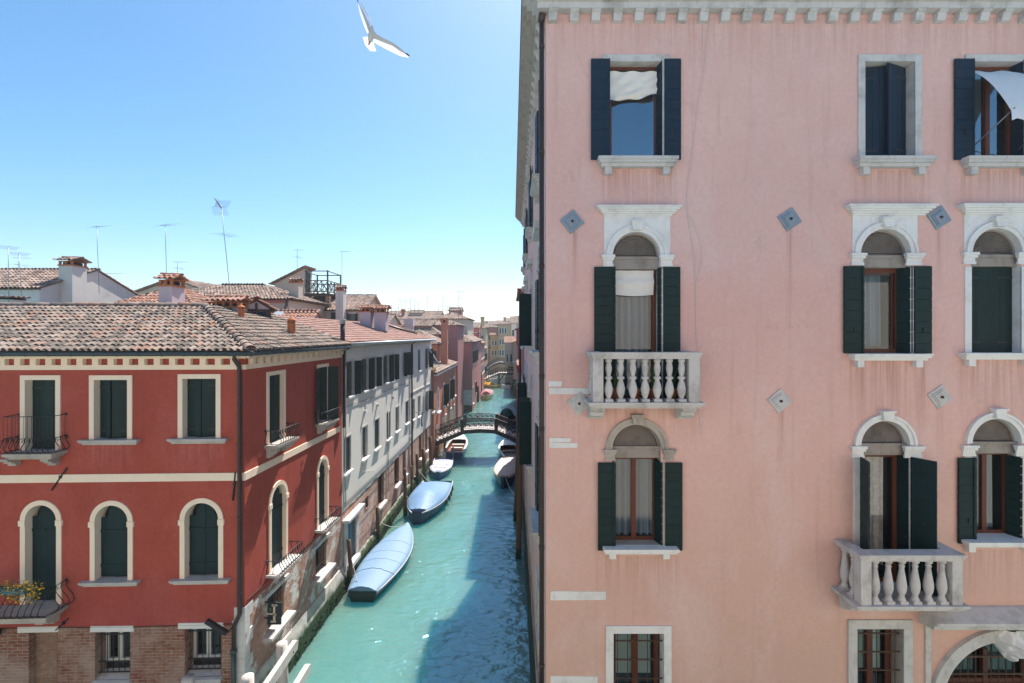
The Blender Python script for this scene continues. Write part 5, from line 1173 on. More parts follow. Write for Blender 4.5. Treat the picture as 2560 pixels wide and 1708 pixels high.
# ---------------------------------------------------------------- houses behind and beyond
def house(name, lab, x0, x1, y0, y1, ze, roof, tan, wall, tile='tile_f', ov=.3, yaw=0, wins=(), group=None, base=0, zr=None, sm='sh_green', pw=.22, shed=None):
    """plain house; wins = (face, a, z0, w, h[, style]) with a = start along the face; faces f(ront) r(ight) l(eft)"""
    t = thing(name, lab, 'building', (x0, y0, base), group)
    T = Matrix.Translation((x0, y0, 0)) @ Matrix.Rotation(yaw, 4, 'Z'); Lx, Ly = x1 - x0, y1 - y0
    if roof == 'gx': rise = tan * Ly / 2
    elif roof == 'gy': rise = tan * Lx / 2
    elif roof == 'hip': rise = tan * min(Lx, Ly) / 2
    else: rise = tan * Lx
    mb = MB(T); mb.box(0, Lx, 0, Ly, base, ze); zt = ze + rise
    if roof == 'gx': mb.add([(0, 0, ze), (0, Ly, ze), (0, Ly / 2, zt), (Lx, 0, ze), (Lx, Ly, ze), (Lx, Ly / 2, zt)], [(0, 1, 2), (3, 5, 4)])
    if roof == 'gy': mb.add([(0, 0, ze), (Lx, 0, ze), (Lx / 2, 0, zt), (0, Ly, ze), (Lx, Ly, ze), (Lx / 2, Ly, zt)], [(0, 1, 2), (3, 5, 4)])
    if roof == 'shed': mb.add([(0, 0, ze), (Lx, 0, ze), (Lx, 0, zt), (0, Ly, ze), (Lx, Ly, ze), (Lx, Ly, zt)], [(0, 1, 2), (3, 5, 4), (1, 4, 5, 2)])
    mb.build('wall', M[wall], t)
    mb = MB()
    def slope(A, B, C, D):
        A, B, C, D = [T @ V(p) for p in (A, B, C, D)]
        U = (B - A).normalized(); n_ = U.cross(D - A if (D - A).length > .01 else C - A).normalized(); Wv = n_.cross(U); Wv = -Wv if Wv.z < 0 else Wv
        d = (B - A).length; far = V((A + B) / 2).y > 60
        tile_field(mb, A, U, Wv, [uvp(p, A, U, Wv) for p in (A, B, C, D)], pw * (1.3 if far else 1), .36 * (1.3 if far else 1), .8)
    e = ze - ov * tan * .0 + .06; z2 = zt + .06; d = ov * tan
    if roof == 'gx':
        slope((-ov, -ov, e - d), (Lx + ov, -ov, e - d), (Lx + ov, Ly / 2, z2), (-ov, Ly / 2, z2)); slope((Lx + ov, Ly + ov, e - d), (-ov, Ly + ov, e - d), (-ov, Ly / 2, z2), (Lx + ov, Ly / 2, z2))
        ridge_tiles(mb, T @ V((-ov, Ly / 2, z2 + .03)), T @ V((Lx + ov, Ly / 2, z2 + .03)), .12)
    elif roof == 'gy':
        slope((-ov, Ly + ov, e - d), (-ov, -ov, e - d), (Lx / 2, -ov, z2), (Lx / 2, Ly + ov, z2)); slope((Lx + ov, -ov, e - d), (Lx + ov, Ly + ov, e - d), (Lx / 2, Ly + ov, z2), (Lx / 2, -ov, z2))
        ridge_tiles(mb, T @ V((Lx / 2, -ov, z2 + .03)), T @ V((Lx / 2, Ly + ov, z2 + .03)), .12)
    elif roof == 'hip':
        h = min(Lx, Ly) / 2
        a, b = ((h, Ly / 2, z2), (Lx - h, Ly / 2, z2)) if Lx >= Ly else ((Lx / 2, h, z2), (Lx / 2, Ly - h, z2))
        c0, c1, c2, c3 = (-ov, -ov, e - d), (Lx + ov, -ov, e - d), (Lx + ov, Ly + ov, e - d), (-ov, Ly + ov, e - d)
        if Lx >= Ly: slope(c0, c1, b, a); slope(c1, c2, b, b); slope(c2, c3, a, b); slope(c3, c0, a, a); cs = ((c0, a), (c1, b), (c2, b), (c3, a))
        else: slope(c0, c1, a, a); slope(c1, c2, b, a); slope(c2, c3, b, b); slope(c3, c0, a, b); cs = ((c0, a), (c1, a), (c2, b), (c3, b))
        for p, q in cs: ridge_tiles(mb, T @ V(p), T @ V(q), .12)
        if (V(a) - V(b)).length > .3: ridge_tiles(mb, T @ V(a), T @ V(b), .12)
    else:
        slope((-ov, Ly + ov, e - d), (-ov, -ov, e - d), (Lx + ov, -ov, z2 + d), (Lx + ov, Ly + ov, z2 + d))
    r = mb.build('roof', M[tile], t, recalc=False)
    mb = MB(T); 
    if roof in ('gx', 'hip'): mb.box(-ov + .05, Lx + ov - .05, -ov + .02, 0, e - d - .06, e - d - .01)
    if roof in ('gy', 'hip'): mb.box(Lx, Lx + ov - .02, -ov + .05, Ly + ov - .05, e - d - .062, e - d - .012)
    if roof != 'shed': mb.build('eaves', M['wood_dark'], t)
    for wd in wins:
        f, a, z0, w_, h = wd[:5]; st = wd[5] if len(wd) > 5 else 'open'
        if f == 'f': Wl = Wall(T @ V((0, 0, 0)), T @ V((Lx, 0, 0)), (T.to_3x3() @ V((0, -1, 0))))
        elif f == 'r': Wl = Wall(T @ V((Lx, 0, 0)), T @ V((Lx, Ly, 0)), (T.to_3x3() @ V((1, 0, 0))))
        else: Wl = Wall(T @ V((0, 0, 0)), T @ V((0, Ly, 0)), (T.to_3x3() @ V((-1, 0, 0))))
        mb = Wl.mb(); mb.box(a, a + w_, -.05, .015, z0, z0 + h); wv = mb.build('window', M['glasslike_dark'] if st != 'closed' else M[sm], t)
        mb = Wl.mb(); mb.box(a - .1, a, -.01, .04, z0, z0 + h); mb.box(a + w_, a + w_ + .1, -.01, .04, z0, z0 + h); mb.box(a - .1, a + w_ + .1, -.01, .042, z0 + h, z0 + h + .1); mb.box(a - .18, a + w_ + .18, -.01, .14, z0 - .1, z0 - .001); mb.build('frame', M['stone'], wv)
        if st == 'open':
            for s, g in ((a, math.pi * .92), (a + w_, math.pi * .12)):
                mb = Wl.mb(); leaf(mb, Wl, s, .05, g, w_ * .5, z0, z0 + h, 4); mb.build('shutter', M[sm], wv)
    return t, r, T
H1, r1, T1 = house('white_house', 'white rendered house at far left with broad tiled gable roof', -31, -24.6, 25, 31.9, EYE + 2.35, 'gx', .40, 'white_wall', ov=.12, wins=(('f', 4.2, EYE + 1.1, .55, .85, 'plain'),))
stack(r1, -24.75, -24.0, 26.2, 27.1, EYE - 2, EYE + 3.72, M['white_wall'], .36, .16, M['tile_f'])
t, r, T = house('white_gable_house', 'plain white gabled house behind the small round chimney', -30, -23.6, 38, 46, EYE + 3.15, 'gy', .36, 'cream_wall')
pot_chimney(r, -26.9, 38.6, EYE + 2.6, .42, 1.7, M['cream_wall'])
house('low_hip_house', 'low house with steep little hip roof left of the lilac chimney', -22.2, -17.6, 26.5, 30.5, EYE + 1.55, 'hip', .55, 'cream_wall', 'tile_o')
t, r, T = house('shed_box', 'small white roof hut with antenna mast at far left', -23.6, -21.75, 20.9, 21.5, EYE + 1.55, 'shed', -.03, 'white_wall', ov=.1)
H3, r3, T3 = house('long_house', 'long cream house with hipped weathered roof behind the tall leaning antenna', -24.5, -14.9, 32, 38.5, EYE + 2.35, 'hip', .36, 'cream_wall', wins=(('f', 8.75, EYE + .55, .42, 1.0), ('r', 1.5, EYE + .55, .7, 1.0)))
mb = MB(); mb.box(-24.5, -14.95, 31.94, 31.99, EYE + 2.05, EYE + 2.25); mb.build('cornice', M['rose'], H3)
mb = MB(); mb.tube([(-14.9, 31.75, EYE + 2.25), (-15.0, 31.9, EYE + 1.9), (-15.2, 31.92, EYE + 1.6), (-15.2, 31.92, EYE)], .07, 8); mb.build('drainpipe', M['gutter'], H3)
mb = MB(); mb.smooth = True; mb.grid([[(-15.75 + .5 * i / 6, 31.9 - 1.1 * j / 6, EYE + 1.6 - 1.0 * (j / 6) ** 1.3) for i in range(7)] for j in range(7)]); mb.build('awning', M['awning'], H3)
stack(r3, -15.6, -14.95, 33.6, 34.3, EYE - 1, EYE + 3.55, M['cream_wall'], .25, .06, M['tile_f'])
H4, r4, T4 = house('terrace_house', 'tall narrow cream house with single pitch roof beside the wooden roof terrace', -18.9, -16.55, 38.2, 39.7, EYE + 4.0, 'shed', .50, 'cream_wall', ov=.3)
mb = MB(); mb.box(-16.56, -16.5, 38.5, 39.3, EYE + 3.4, EYE + 5.0); mb.build('terrace_door', M['sh_green'], H4)
H5, r5, T5 = house('grey_white_house', 'pale house with wide weathered roof under the wooden roof terrace', -17.3, -12.0, 38.3, 44.5, EYE + 1.95, 'gx', .42, 'cream_wall', wins=(('f', 3.15, EYE + 1.0, .5, .72), ('f', 4.35, EYE + 1.0, .45, .62)))
stack(r5, -13.75, -13.15, 37.4, 38.1, EYE - 2, EYE + 3.35, M['white_wall'], .3, .1, M['tile_f'])
# wooden roof terrace
t = thing('roof_terrace', 'dark wooden roof terrace with crossed railings standing on brick piers', 'terrace', (-15.8, 39.8, EYE + 2)); x0, x1, y0, y1 = -16.75, -14.75, 38.4, 41.3; zp, zr, zt = EYE + 3.3, EYE + 4.27, EYE + 5.03
mb = MB(); mb.box(x0, x1, y0, y1, zp - .14, zp - .08); mb.box(x0 - .1, x1 + .15, y0 - .1, y0 + .08, zp - .30, zp - .1405); mb.box(x0 - .1, x1 + .15, y1 - .1, y1 + .08, zp - .30, zp - .1405)
for i in range(9): x = x0 + (x1 - x0) * i / 8; mb.box(x - .05, x + .05, y0 - .05, y1 + .05, zp - .0795, zp - .04)
mb.build('deck', M['wood_dark'], t)
for (x, y) in ((x0, y0), (x1, y0), (x0, y1), (x1, y1)): mb = MB(); mb.box(x - .05, x + .05, y - .05, y + .05, zp - .25, zt + .06); mb.build('post', M['wood_dark'], t)
mb = MB()
for (a, b) in (((x0, y0), (x1, y0)), ((x1, y0), (x1, y1)), ((x1, y1), (x0, y1)), ((x0, y1), (x0, y0))):
    for z in (zp + .10, zr, zt): mb.tube([(a[0], a[1], z), (b[0], b[1], z)], .042, 4)
    n = 4
    for i in range(n):
        p = [a[k] + (b[k] - a[k]) * i / n for k in (0, 1)]; q = [a[k] + (b[k] - a[k]) * (i + 1) / n for k in (0, 1)]
        mb.tube([(p[0], p[1], zp + .1), (q[0], q[1], zr)], .026, 4); mb.tube([(p[0], p[1], zr), (q[0], q[1], zp + .1)], .026, 4); mb.tube([(q[0], q[1], zp + .1), (q[0], q[1], zr)], .03, 4)
mb.build('railing', M['wood_dark'], t)
for (x, y) in ((x1 + .0, y0 + .1), (x1 + .55, y1 - .8)): mb = MB(); mb.box(x - .17, x + .17, y - .17, y + .17, EYE + 1.6, zp - .301); mb.build('brick_pier', M['brick_tan'], t)
# attic roofs rising behind the near ridges
t, r, T = house('attic', 'low attic with tiled gable roof and small skylight behind the salmon roof', -14.1, -11.2, 26.4, 28.4, EYE + .62, 'gx', .62, 'lilac', 'tile_o', ov=.15)
mb = MB(T); mb.prism([(.15, EYE + .87), (.72, EYE + 1.23), (.70, EYE + 1.27), (.13, EYE + .91)], .75, 1.25, 'x'); mb.build('skylight', M['zinc'], t)
t, r, T = house('dormer', 'timber framed dormer with blue doors and tiled gable on the red house roof', -11.0, -10.0, 19.6, 21.6, EYE + 1.06, 'gy', .6, 'lilac', 'tile_o', ov=.22, yaw=R(38))
mb = MB(T); mb.box(.14, .5, -.05, -.01, EYE + .1, EYE + .92); mb.box(.51, .86, -.05, -.01, EYE + .1, EYE + .92); mb.build('door', M['sh_blue'], t)
mb = MB(T); mb.box(0, 1, -.07, -.005, EYE + .93, EYE + 1.02); mb.box(-.04, .12, -.08, -.004, EYE - .2, EYE + .93); mb.box(.88, 1.04, -.08, -.004, EYE - .2, EYE + .93); mb.box(.46, .54, -.07, -.006, EYE + 1.021, EYE + 1.28); mb.build('timber', M['wood_dark'], t)

# salmon and mauve houses past the grey one
t, r, T = house('low_salmon_house', 'low salmon house with arched canal windows just before the iron bridge', -12.4, -7.0, 43.0, 58.5, 8.0, 'gy', .30, 'salmon', 'tile_f', ov=.28, yaw=R(-.4))
Wl = Wall(T @ V((5.4, 0, 0)), T @ V((5.4, 15.5, 0)), (1, 0))
for s, st in ((2.2, 0), (6.1, 1), (10.8, 1), (13.9, 0)):
    mb = Wl.mb(); lp = aloop(s - .42, s + .42, 4.2, 6.0, 10); mb.prism(lp, -.02, .012); wv = mb.build('window', M['glasslike_dark'], t)
    mb = Wl.mb(); ring(mb, s, 6.0, .42, .54, 0, .05, 12); mb.box(s - .54, s - .42, 0, .05, 4.2, 6.0); mb.box(s + .42, s + .54, 0, .05, 4.2, 6.0); mb.box(s - .7, s + .7, 0, .25, 4.05, 4.199); mb.build('frame', M['stone'], wv)
    if st:
        for a, g in ((s - .42, math.pi * .68), (s + .42, math.pi * .32)): mb = Wl.mb(); leaf(mb, Wl, a, .06, g, .46, 4.25, 6.35, 6); mb.build('shutter', M['sh_green'], wv)
for s in (1.5, 5.2, 7.4, 11.5, 14.2):
    mb = Wl.mb(); mb.box(s - .4, s + .4, -.02, .012, 1.2, 3.0); wv = mb.build('window', M['glasslike_dark'], t); mb = Wl.mb(); mb.box(s - .5, s - .4, 0, .05, 1.1, 3.0); mb.box(s + .4, s + .5, 0, .05, 1.1, 3.0); mb.box(s - .5, s + .5, 0, .052, 3.0, 3.1); mb.build('frame', M['stone'], wv)
mb = Wl.mb(); mb.box(0, 15.5, .001, .28, 7.72, 7.9); f_ = mb.build('cornice', M['stone_g'], t)
planter(Wl, 6.1, .35, 4.1, 1.1, 'petal_pink', 'leafy window box on the salmon house by its tall chimney', 80, 'wood_grey'); planter(Wl, 10.8, .35, 4.1, .9, 'petal_pink', 'leafy window box farther along the salmon house', 60, 'wood_grey')
t, r, T = house('tall_salmon_house', 'taller salmon house with hipped tiled roof set back behind the low salmon one', -13.2, -8.0, 51.8, 58, EYE - 1.0, 'hip', .52, 'salmon', ov=.3)
Wl2 = Wall((-13.2, 51.8), (-8, 51.8), (0, -1))
mb = MB(); mb.box(-7.75, -6.95, 51.9, 52.7, 0, EYE - 3.2); mb.box(-7.68, -7.02, 51.95, 52.65, EYE - 3.2, EYE + 1.2); mb.box(-7.74, -6.96, 51.88, 52.72, EYE + .85, EYE + .93); mb.box(-7.80, -6.90, 51.82, 52.78, EYE + 1.55, EYE + 1.66); mb.box(-7.72, -6.98, 51.9, 52.7, EYE + 1.2, EYE + 1.551); mb.m = 1; mb.box(-7.45, -7.2, 51.885, 51.9, EYE + 1.24, EYE + 1.5); mb.m = 2; mb.box(-7.85, -6.85, 51.78, 52.82, EYE + 1.66, EYE + 1.70); mb.build('tall_chimney', [M['salmon'], M['interior'], M['tile_o']], t)
for x in (-8.35,):
    mb = MB(); mb.box(x - .2, x + .2, 51.74, 51.79, EYE - 3.1, EYE - 1.85); mb.build('shutter', M['sh_green'], t)
mb = MB(); mb.box(-8.62, -8.22, 47.2, 47.55, 8.3, EYE - 1.95); mb.m = 1; mb.box(-8.70, -8.14, 47.12, 47.63, EYE - 1.95, EYE - 1.90); mb.box(-8.62, -8.22, 47.2, 47.55, EYE - 1.90, EYE - 1.78); mb.box(-8.75, -8.09, 47.07, 47.68, EYE - 1.78, EYE - 1.70); tag(mb.build('chimney', [M['salmon'], M['stone_g']]), 'short square salmon chimney with pale cap on the low salmon roof', 'chimney')
t, r, T = house('mauve_house', 'mauve house whose blank end wall juts into the canal', -13, -5.9, 71, 92, EYE - 1.1, 'hip', .45, 'mauve', ov=.35, wins=(('r', 1.2, 7.0, .8, 1.9), ('r', 5, 7, .8, 1.9), ('r', 9, 7, .8, 1.9), ('r', 1.4, 1.0, .9, 2.4, 'closed'), ('r', 6, 2.0, .8, 1.8)))
mb = MB(); mb.box(-13, -5.88, 70.9, 70.99, -.3, .9); mb.build('footing', M['algae'], t)
mb = MB(); mb.box(-7.3, -5.95, 70.97, 70.995, 1, 3.2); mb.build('bare_patch', M['stone_g'], t)
house('rose_house', 'rose red house behind the mauve wall with many narrow shutters', -12, -5.95, 92.2, 104, EYE - 1.8, 'gy', .35, 'rose', 'tile_o', wins=[('r', 1 + 2.2 * i, z, .8, 1.7, 'closed') for i in range(5) for z in (6.6, 3.6)])
house('ochre_canal_house', 'small ochre house on the left just before the wooden bridge', -12, -6.1, 104.2, 116, EYE - 3.2, 'gy', .3, 'ochre', 'tile_o', wins=[('r', 1 + 2.6 * i, z, .8, 1.6) for i in range(4) for z in (5.4, 2.6)])
# roofscape
house('grey_violet_house', 'low violet grey house under the long weathered roof', -16, -10.2, 60, 68, EYE + .95, 'gx', .2, 'mauve', ov=.2, wins=(('f', 3.3, EYE - .95, .9, .8, 'closed'),))
mb = MB(); q = at(1026, 800, 58); mb.box(q.x - .6, q.x + .35, 57.6, 58.4, 9, EYE + .9); mb.box(q.x - .66, q.x + .42, 57.54, 58.46, EYE + .90, EYE + 1.8); tag(mb.build('chimney', M['lilac']), 'broad lilac white chimney block before the long weathered roof', 'chimney')
t, r, T = house('long_roof_house', 'long house with wide weathered roof below the cluster of antennas', -22.5, -13.2, 84, 95, EYE + 2.6, 'gx', .28, 'cream_wall', ov=.3)
t, r, T = house('raised_dormer', 'tiled dormer block rising in the middle of the long weathered roof', -18.4, -16.1, 86, 89, EYE + 3.7, 'gx', .3, 'cream_wall', ov=.1)
mb = MB(); q = at(1008, 780, 86); mb.lathe([(.3, EYE + 3.4), (.3, EYE + 4.0), (.5, EYE + 4.2), (.2, EYE + 4.5)], q.x, 86, 8); tag(mb.build('chimney', M['terracotta']), 'small flared chimney on the long weathered roof, left of the dormer block', 'chimney')
house('second_roof_house', 'broad tiled house right of the long roof with hipped end', -13.1, -7.4, 80, 92, EYE + 2.55, 'hip', .38, 'cream_wall', ov=.3)
house('upper_roof_hut', 'raised tiled hut with little altana at the top of the roofs', -11.3, -9.2, 86, 90, EYE + 4.15, 'gx', .3, 'rose', ov=.2)
house('mauve_gable_house', 'mauve gabled house behind the tall salmon chimney', -10.9, -7.0, 62, 69.5, EYE + 1.15, 'hip', .36, 'mauve', ov=.3)
house('cone_roof_house', 'mauve house with steep pale tiled hip roof before the long roof', -13.6, -9.0, 59, 64.5, EYE + .05, 'hip', .62, 'mauve', ov=.3)
house('grey_roof_house', 'pale stone walled house behind the salmon roof hip', -17.5, -13.6, 52, 58, EYE + 1.1, 'gx', .35, 'cream_wall', ov=.25)
house('left_far_house', 'far cream house with low tiled roof seen between the lilac chimneys', -31, -24, 84, 93, EYE + 1.8, 'gx', .3, 'cream_wall')
house('rose_chimney_house', 'rose house with terrace poles above the canal mouth', -10.2, -6.6, 96, 103, EYE + 1.2, 'gx', .3, 'rose', ov=.2)
# far end of the canal
house('olive_house', 'olive yellow house at the far left of the canal end', -11.5, -7.2, 132, 142, EYE + 1.7, 'hip', .3, 'yellow', 'tile_o', wins=[('f', 3.0, z, .7, 1.5, 'closed') for z in (9.6, 6.9, 4.2)], sm='sh_blue')
house('coral_house', 'coral orange house with small windows at the canal end', -8.6, -4.3, 150, 160, EYE + 2.1, 'hip', .3, 'rose', 'tile_f', wins=[('f', a, z, .7, 1.5, 'closed') for a in (1.2, 2.6) for z in (9.4, 6.7)])
house('orange_house', 'lower orange house with rows of dark windows at the canal end', -6.6, -3.6, 146, 149.5, EYE - .3, 'gx', .3, 'ochre', 'tile_o', wins=[('f', .5 + .85 * i, z, .5, 1.4, 'closed') for i in range(3) for z in (8.0, 5.0)])
house('ochre_corner_house', 'tall ochre corner house with three rows of green shutters at the canal end', -4.0, .05, 140, 150, EYE + 2.9, 'hip', .32, 'ochre', 'tile_f', wins=[('f', .35 + .75 * i, z, .5, 1.6, 'closed') for i in range(3) for z in (11.6, 8.4, 5.2)])
house('grey_tower_house', 'grey green narrow house next to the ochre corner house', -.15, 1.15, 122, 134, EYE + 2.7, 'gx', .3, 'grey', 'tile_f', wins=[('f', .2, 11.0, .5, 1.5, 'closed'), ('f', .2, 7.5, .5, 1.8, 'closed'), ('f', .75, 5, .4, 2, 'closed')])
house('cream_end_house', 'pale cream house low between grey tower and yellow canal house', -1.6, .5, 112, 121, EYE - 2.0, 'gx', .3, 'cream_wall', 'tile_o', wins=[('f', .3, 5.0, .4, 1.8, 'closed'), ('f', 1.2, 5.0, .4, 1.8, 'closed')])
for i, (x, y, wd, h) in enumerate(((1206, 150, 3.4, 2.8), (1228, 170, 5, 4.2), (1262, 175, 6, 4.6), (1285, 168, 5, 5.2), (1240, 180, 5, 4.5))):
    p = at(x, 820, y); house('far_roof_house', ('small far house with tower chimney above the olive house', 'far tiled house left above the coral house', 'far tiled house above the ochre corner house', 'far stacked roof house right at the canal end', 'far tiled house in the gap over the canal end')[i], p.x - wd / 2, p.x + wd / 2, y, y + 8, EYE + h - .9, 'gx', .3, ('yellow', 'mauve', 'ochre', 'cream_wall', 'rose')[i], 'tile_f', ov=.2)
for (x, y0, y1, Y, wd, lab) in ((1206, 792, 815, 148, 1.1, 'square yellow tower chimney at the far canal end'), (1262, 793, 812, 150, .8, 'tall chimney above the ochre corner house'), (1216, 803, 815, 165, .9, 'little far chimney right of the yellow tower chimney'), (1293, 790, 806, 150, 1.2, 'wide chimney at the right of the canal end')):
    a = at(x, y1, Y); b = at(x, y0, Y); mb = MB(); mb.box(a.x - wd / 2, a.x + wd / 2, Y, Y + 1, a.z - 3, b.z); mb.box(a.x - wd * .6, a.x + wd * .6, Y - .1, Y + 1.1, b.z - .5, b.z - .2); tag(mb.build('chimney', M['ochre']), lab, 'chimney')
# right bank beyond the palazzo
t, r, T = house('rose_canal_house', 'narrow rose house on the right bank right behind the palazzo', .78, 8, 32.4, 43.4, EYE + 3.0, 'hip', .3, 'rose', 'tile_o', ov=.35, wins=[('l', a, z, .9, 1.9, 'closed') for a in (2, 5, 8) for z in (10.5, 6.2)])
house('low_rose_house', 'low rose house past the bridge end on the right bank', .80, 8, 46.6, 58, 8.4, 'gy', .25, 'rose', 'tile_o', ov=.25, wins=[('l', a, 5.2, .9, 1.8, 'closed') for a in (2, 5, 8)])
mb = MB(); mb.tube([(.66, 40, 0), (.66, 40, 14)], .09, 8); mb.build('drainpipe', M['pipe'], t)
t, r, T = house('red_brick_house', 'dark red house with small balcony farther along the right bank', .75, 8, 58.3, 84, EYE + .6, 'gy', .3, 'red', 'tile_o', ov=.3, wins=[('l', a, z, .9, 1.7, 'closed') for a in (4, 11, 18) for z in (8, 4.5)])
mb = MB(); mb.box(.15, .75, 70, 74, 7.2, 7.35); mb.build('balcony', M['stone'], t)
house('yellow_canal_house', 'tall plain yellow house on the right bank before the wooden bridge', .42, 8, 92, 118, EYE - 1.6, 'gy', .25, 'yellow', 'tile_o', ov=.2, wins=[('l', a, z, .9, 1.7, 'closed') for a in (5, 13, 20) for z in (6.5, 3.2)])
t = thing('garden_shrub', 'leafy green shrub hanging over the right bank water edge', 'shrub', (.5, 88, 0)); mb = MB(); rnd = random.Random(8)
for i in range(500):
    c = V((.55 + rnd.gauss(0, .22), 88 + rnd.gauss(0, 1.3), 1.4 + rnd.gauss(0, .8))); mb.add([c + V((rnd.uniform(-.12, .12), rnd.uniform(-.12, .12), rnd.uniform(-.12, .12))) for _ in range(4)], [(0, 1, 2), (0, 2, 3)])
mb.build('foliage', M['leaf'], t, recalc=False); mb = MB(); mb.tube([(.7, 88, -.2), (.6, 88, 1.5)], .05, 6); mb.build('stem', M['wood_dark'], t)
mb = MB(); mb.tube([(.6, 90, 2.9), (-1.6, 90.5, 3.2)], .05, 5); mb.box(.1, .7, 89.7, 90.4, 1.2, 2.9); tag(mb.build('boat_crane', M['gutter']), 'green boat hoist arm over the water on the right bank', 'hoist')
for (x0, x1) in ((-140, -32), (14.2, 140)):
    for k, (yy, h) in enumerate(((48, 9), (75, 11))):
        pass
mb = MB(); mb.add([(-130, 23, .4), (-13.7, 23, .4), (-13.7, 300, .4), (-130, 300, .4)], [(0, 1, 2, 3)]); mb.add([(8.1, 33, .4), (130, 33, .4), (130, 300, .4), (8.1, 300, .4)], [(0, 1, 2, 3)]); mb.add([(-13.7, 160, .4), (8.1, 160, .4), (8.1, 300, .4), (-13.7, 300, .4)], [(0, 1, 2, 3)])
tag(mb.build('ground', M['quay'], recalc=False), kind='structure')

# the house the picture is taken from: its sunlit front faces the palazzo and throws warm light back on it
t = thing('facing_house', 'sunlit cream house across the water, facing the palazzo from behind the viewer', 'building', (0, -1, 0))
mb = MB(); mb.box(-26, 26, -9, -.6, 0, 14.5); mb.build('wall', M['facing'], t)
mb = MB(); mb.box(-26.4, 26.4, -9.4, -.25, 14.5, 14.75); mb.build('cornice', M['stone'], t)
# ---------------------------------------------------------------- antennas
AN = 0
def antenna(px, ytop, ybase, Y, kind, lab, lean=0, px_base=None, k=1.0):
    top = at(px, ytop, Y); base = at(px_base if px_base is not None else px, ybase, Y)
    t = thing('antenna', lab, 'antenna', base, 'television antennas on the roofs'); r = max(.012, .00042 * Y) * k
    mb = MB(); mb.tube([base + V((0, 0, -.35)), top], r, 6); mb.build('mast', M['alu'], t)
    def yagi(c, L, ang, n, el):
        mb = MB(); d = V((math.cos(ang), math.sin(ang), .25 if kind == 'tilt' else 0)).normalized(); e = V((-math.sin(ang), math.cos(ang), 0))
        mb.tube([c - d * L * .3, c + d * L * .7], r * .8, 5)
        for i in range(n):
            q = c - d * L * .3 + d * L * i / max(1, n - 1); l = el * (1 - .3 * i / n); mb.tube([q - e * l / 2, q + e * l / 2], r * .28, 4)
        mb.build('aerial', M['alu'], t)
    if kind == 'grid':
        c = top + V((0, 0, -.1)); mb = MB()
        for zc, tilt in ((.16, .2), (-.17, -.2)):
            for i in range(7): mb.tube([c + V((-.29, tilt * (i / 6) + .0, zc - .15 + .30 * i / 6)), c + V((.29, tilt * (i / 6), zc - .15 + .30 * i / 6))], r * .3, 4)
            for i in range(8): x = -.29 + .58 * i / 7; mb.tube([c + V((x, 0, zc - .15)), c + V((x, tilt, zc + .15))], r * .3, 4)
        for i in range(4): mb.tube([c + V((-.10 + .02 * i, -.25, .02 + .07 * i)), c + V((.10 - .02 * i, -.25, .02 + .07 * i))], r * .9, 4)
        mb.tube([c + V((-.08, -.3, .28)), c + V((0.02, 0, -.06))], r * 2, 5); mb.build('grid_reflector', M['alu'], t)
        yagi(top + (base - top) * .29, .7, math.pi * .5, 4, .95)
    elif kind == 'double': yagi(top, .9, .15, 6, .6); yagi(top + (base - top) * .38, .9, 1.5, 3, 1.0)
    elif kind == 'flag': yagi(top + V((.25, 0, 0)), 1.2, .1, 5, .5)
    elif kind == 'multi':
        for u in (.0, .25, .5): yagi(top + (base - top) * u + V((.3, 0, 0)), 1.4, .1, 5, .6)
    elif kind == 'back': yagi(top, 1.1, 2.4, 6, .7)
    else: yagi(top, .8, 1.1, 6, 1.3)
    return t
antenna(553, 512, 768, 19.5, 'grid', 'tall leaning antenna mast with square grid reflector behind the red house ridge', px_base=581)
antenna(21, 618, 768, 20.8, 'back', 'leftmost antenna mast with slanted aerial on the white roof hut')
antenna(48, 634, 768, 21.5, 'back', 'reddish antenna mast second from the left edge', px_base=56)
antenna(46, 645, 690, 30, 'double', 'short double antenna behind the second mast from the left edge')
antenna(242, 567, 718, 26.5, 'tilt', 'lone thin antenna right of the white house chimney', px_base=248)
antenna(413, 563, 700, 24, 'tilt', 'tall antenna rising above the lilac chimney', px_base=417)
antenna(444, 655, 696, 34, 'double', 'short double antenna right of the lilac chimney')
antenna(263, 684, 700, 30, 'flag', 'tiny antenna on the white gable edge')
antenna(743, 625, 672, 39, 'double', 'antenna on top of the single pitch roof')
antenna(855, 629, 712, 40, 'flag', 'thin antenna beside the roof terrace')
for i, (x, yt, yb) in enumerate(((979, 763, 795), (997, 749, 786), (1003, 753, 786), (1013, 752, 786), (1026, 747, 780), (1036, 752, 780), (1046, 757, 782), (1068, 742, 786), (1021, 772, 786), (1107, 746, 785), (1097, 762, 785), (1119, 766, 782), (990, 770, 788), (907, 755, 790), (929, 750, 790), (1163, 768, 785))):
    antenna(x, yt, yb, 84 + (i % 4) * 2, 'multi' if x in (1107, 1097) else 'flag', 'thin antenna among the crowd of far rooftop aerials')
antenna(1147, 729, 800, 64, 'multi', 'tall three armed antenna right of the tall salmon chimney')
t = thing('roof_frame', 'thin metal roof terrace frame beside the tall three armed antenna', 'frame', at(1135, 785, 80)); mb = MB()
a, b = at(1124, 771, 80), at(1151, 771, 80); mb.tube([a, b], .06, 5); mb.tube([b, at(1151, 786, 80)], .06, 5); mb.tube([a, at(1124, 786, 80)], .06, 5); mb.build('frame', M['iron'], t)
t = thing('pole_frame', 'dark pole frame of a roof terrace over the canal mouth', 'frame', at(1195, 850, 90)); mb = MB()
mb.tube([at(1160, 833, 90), at(1201, 833, 90)], .07, 5); mb.tube([at(1197, 830, 90), at(1197, 880, 90)], .09, 5); mb.tube([at(1201, 832, 90), at(1201, 862, 90)], .07, 5); mb.tube([at(1190, 847, 90), at(1201, 847, 90)], .06, 5); mb.build('frame', M['iron'], t)
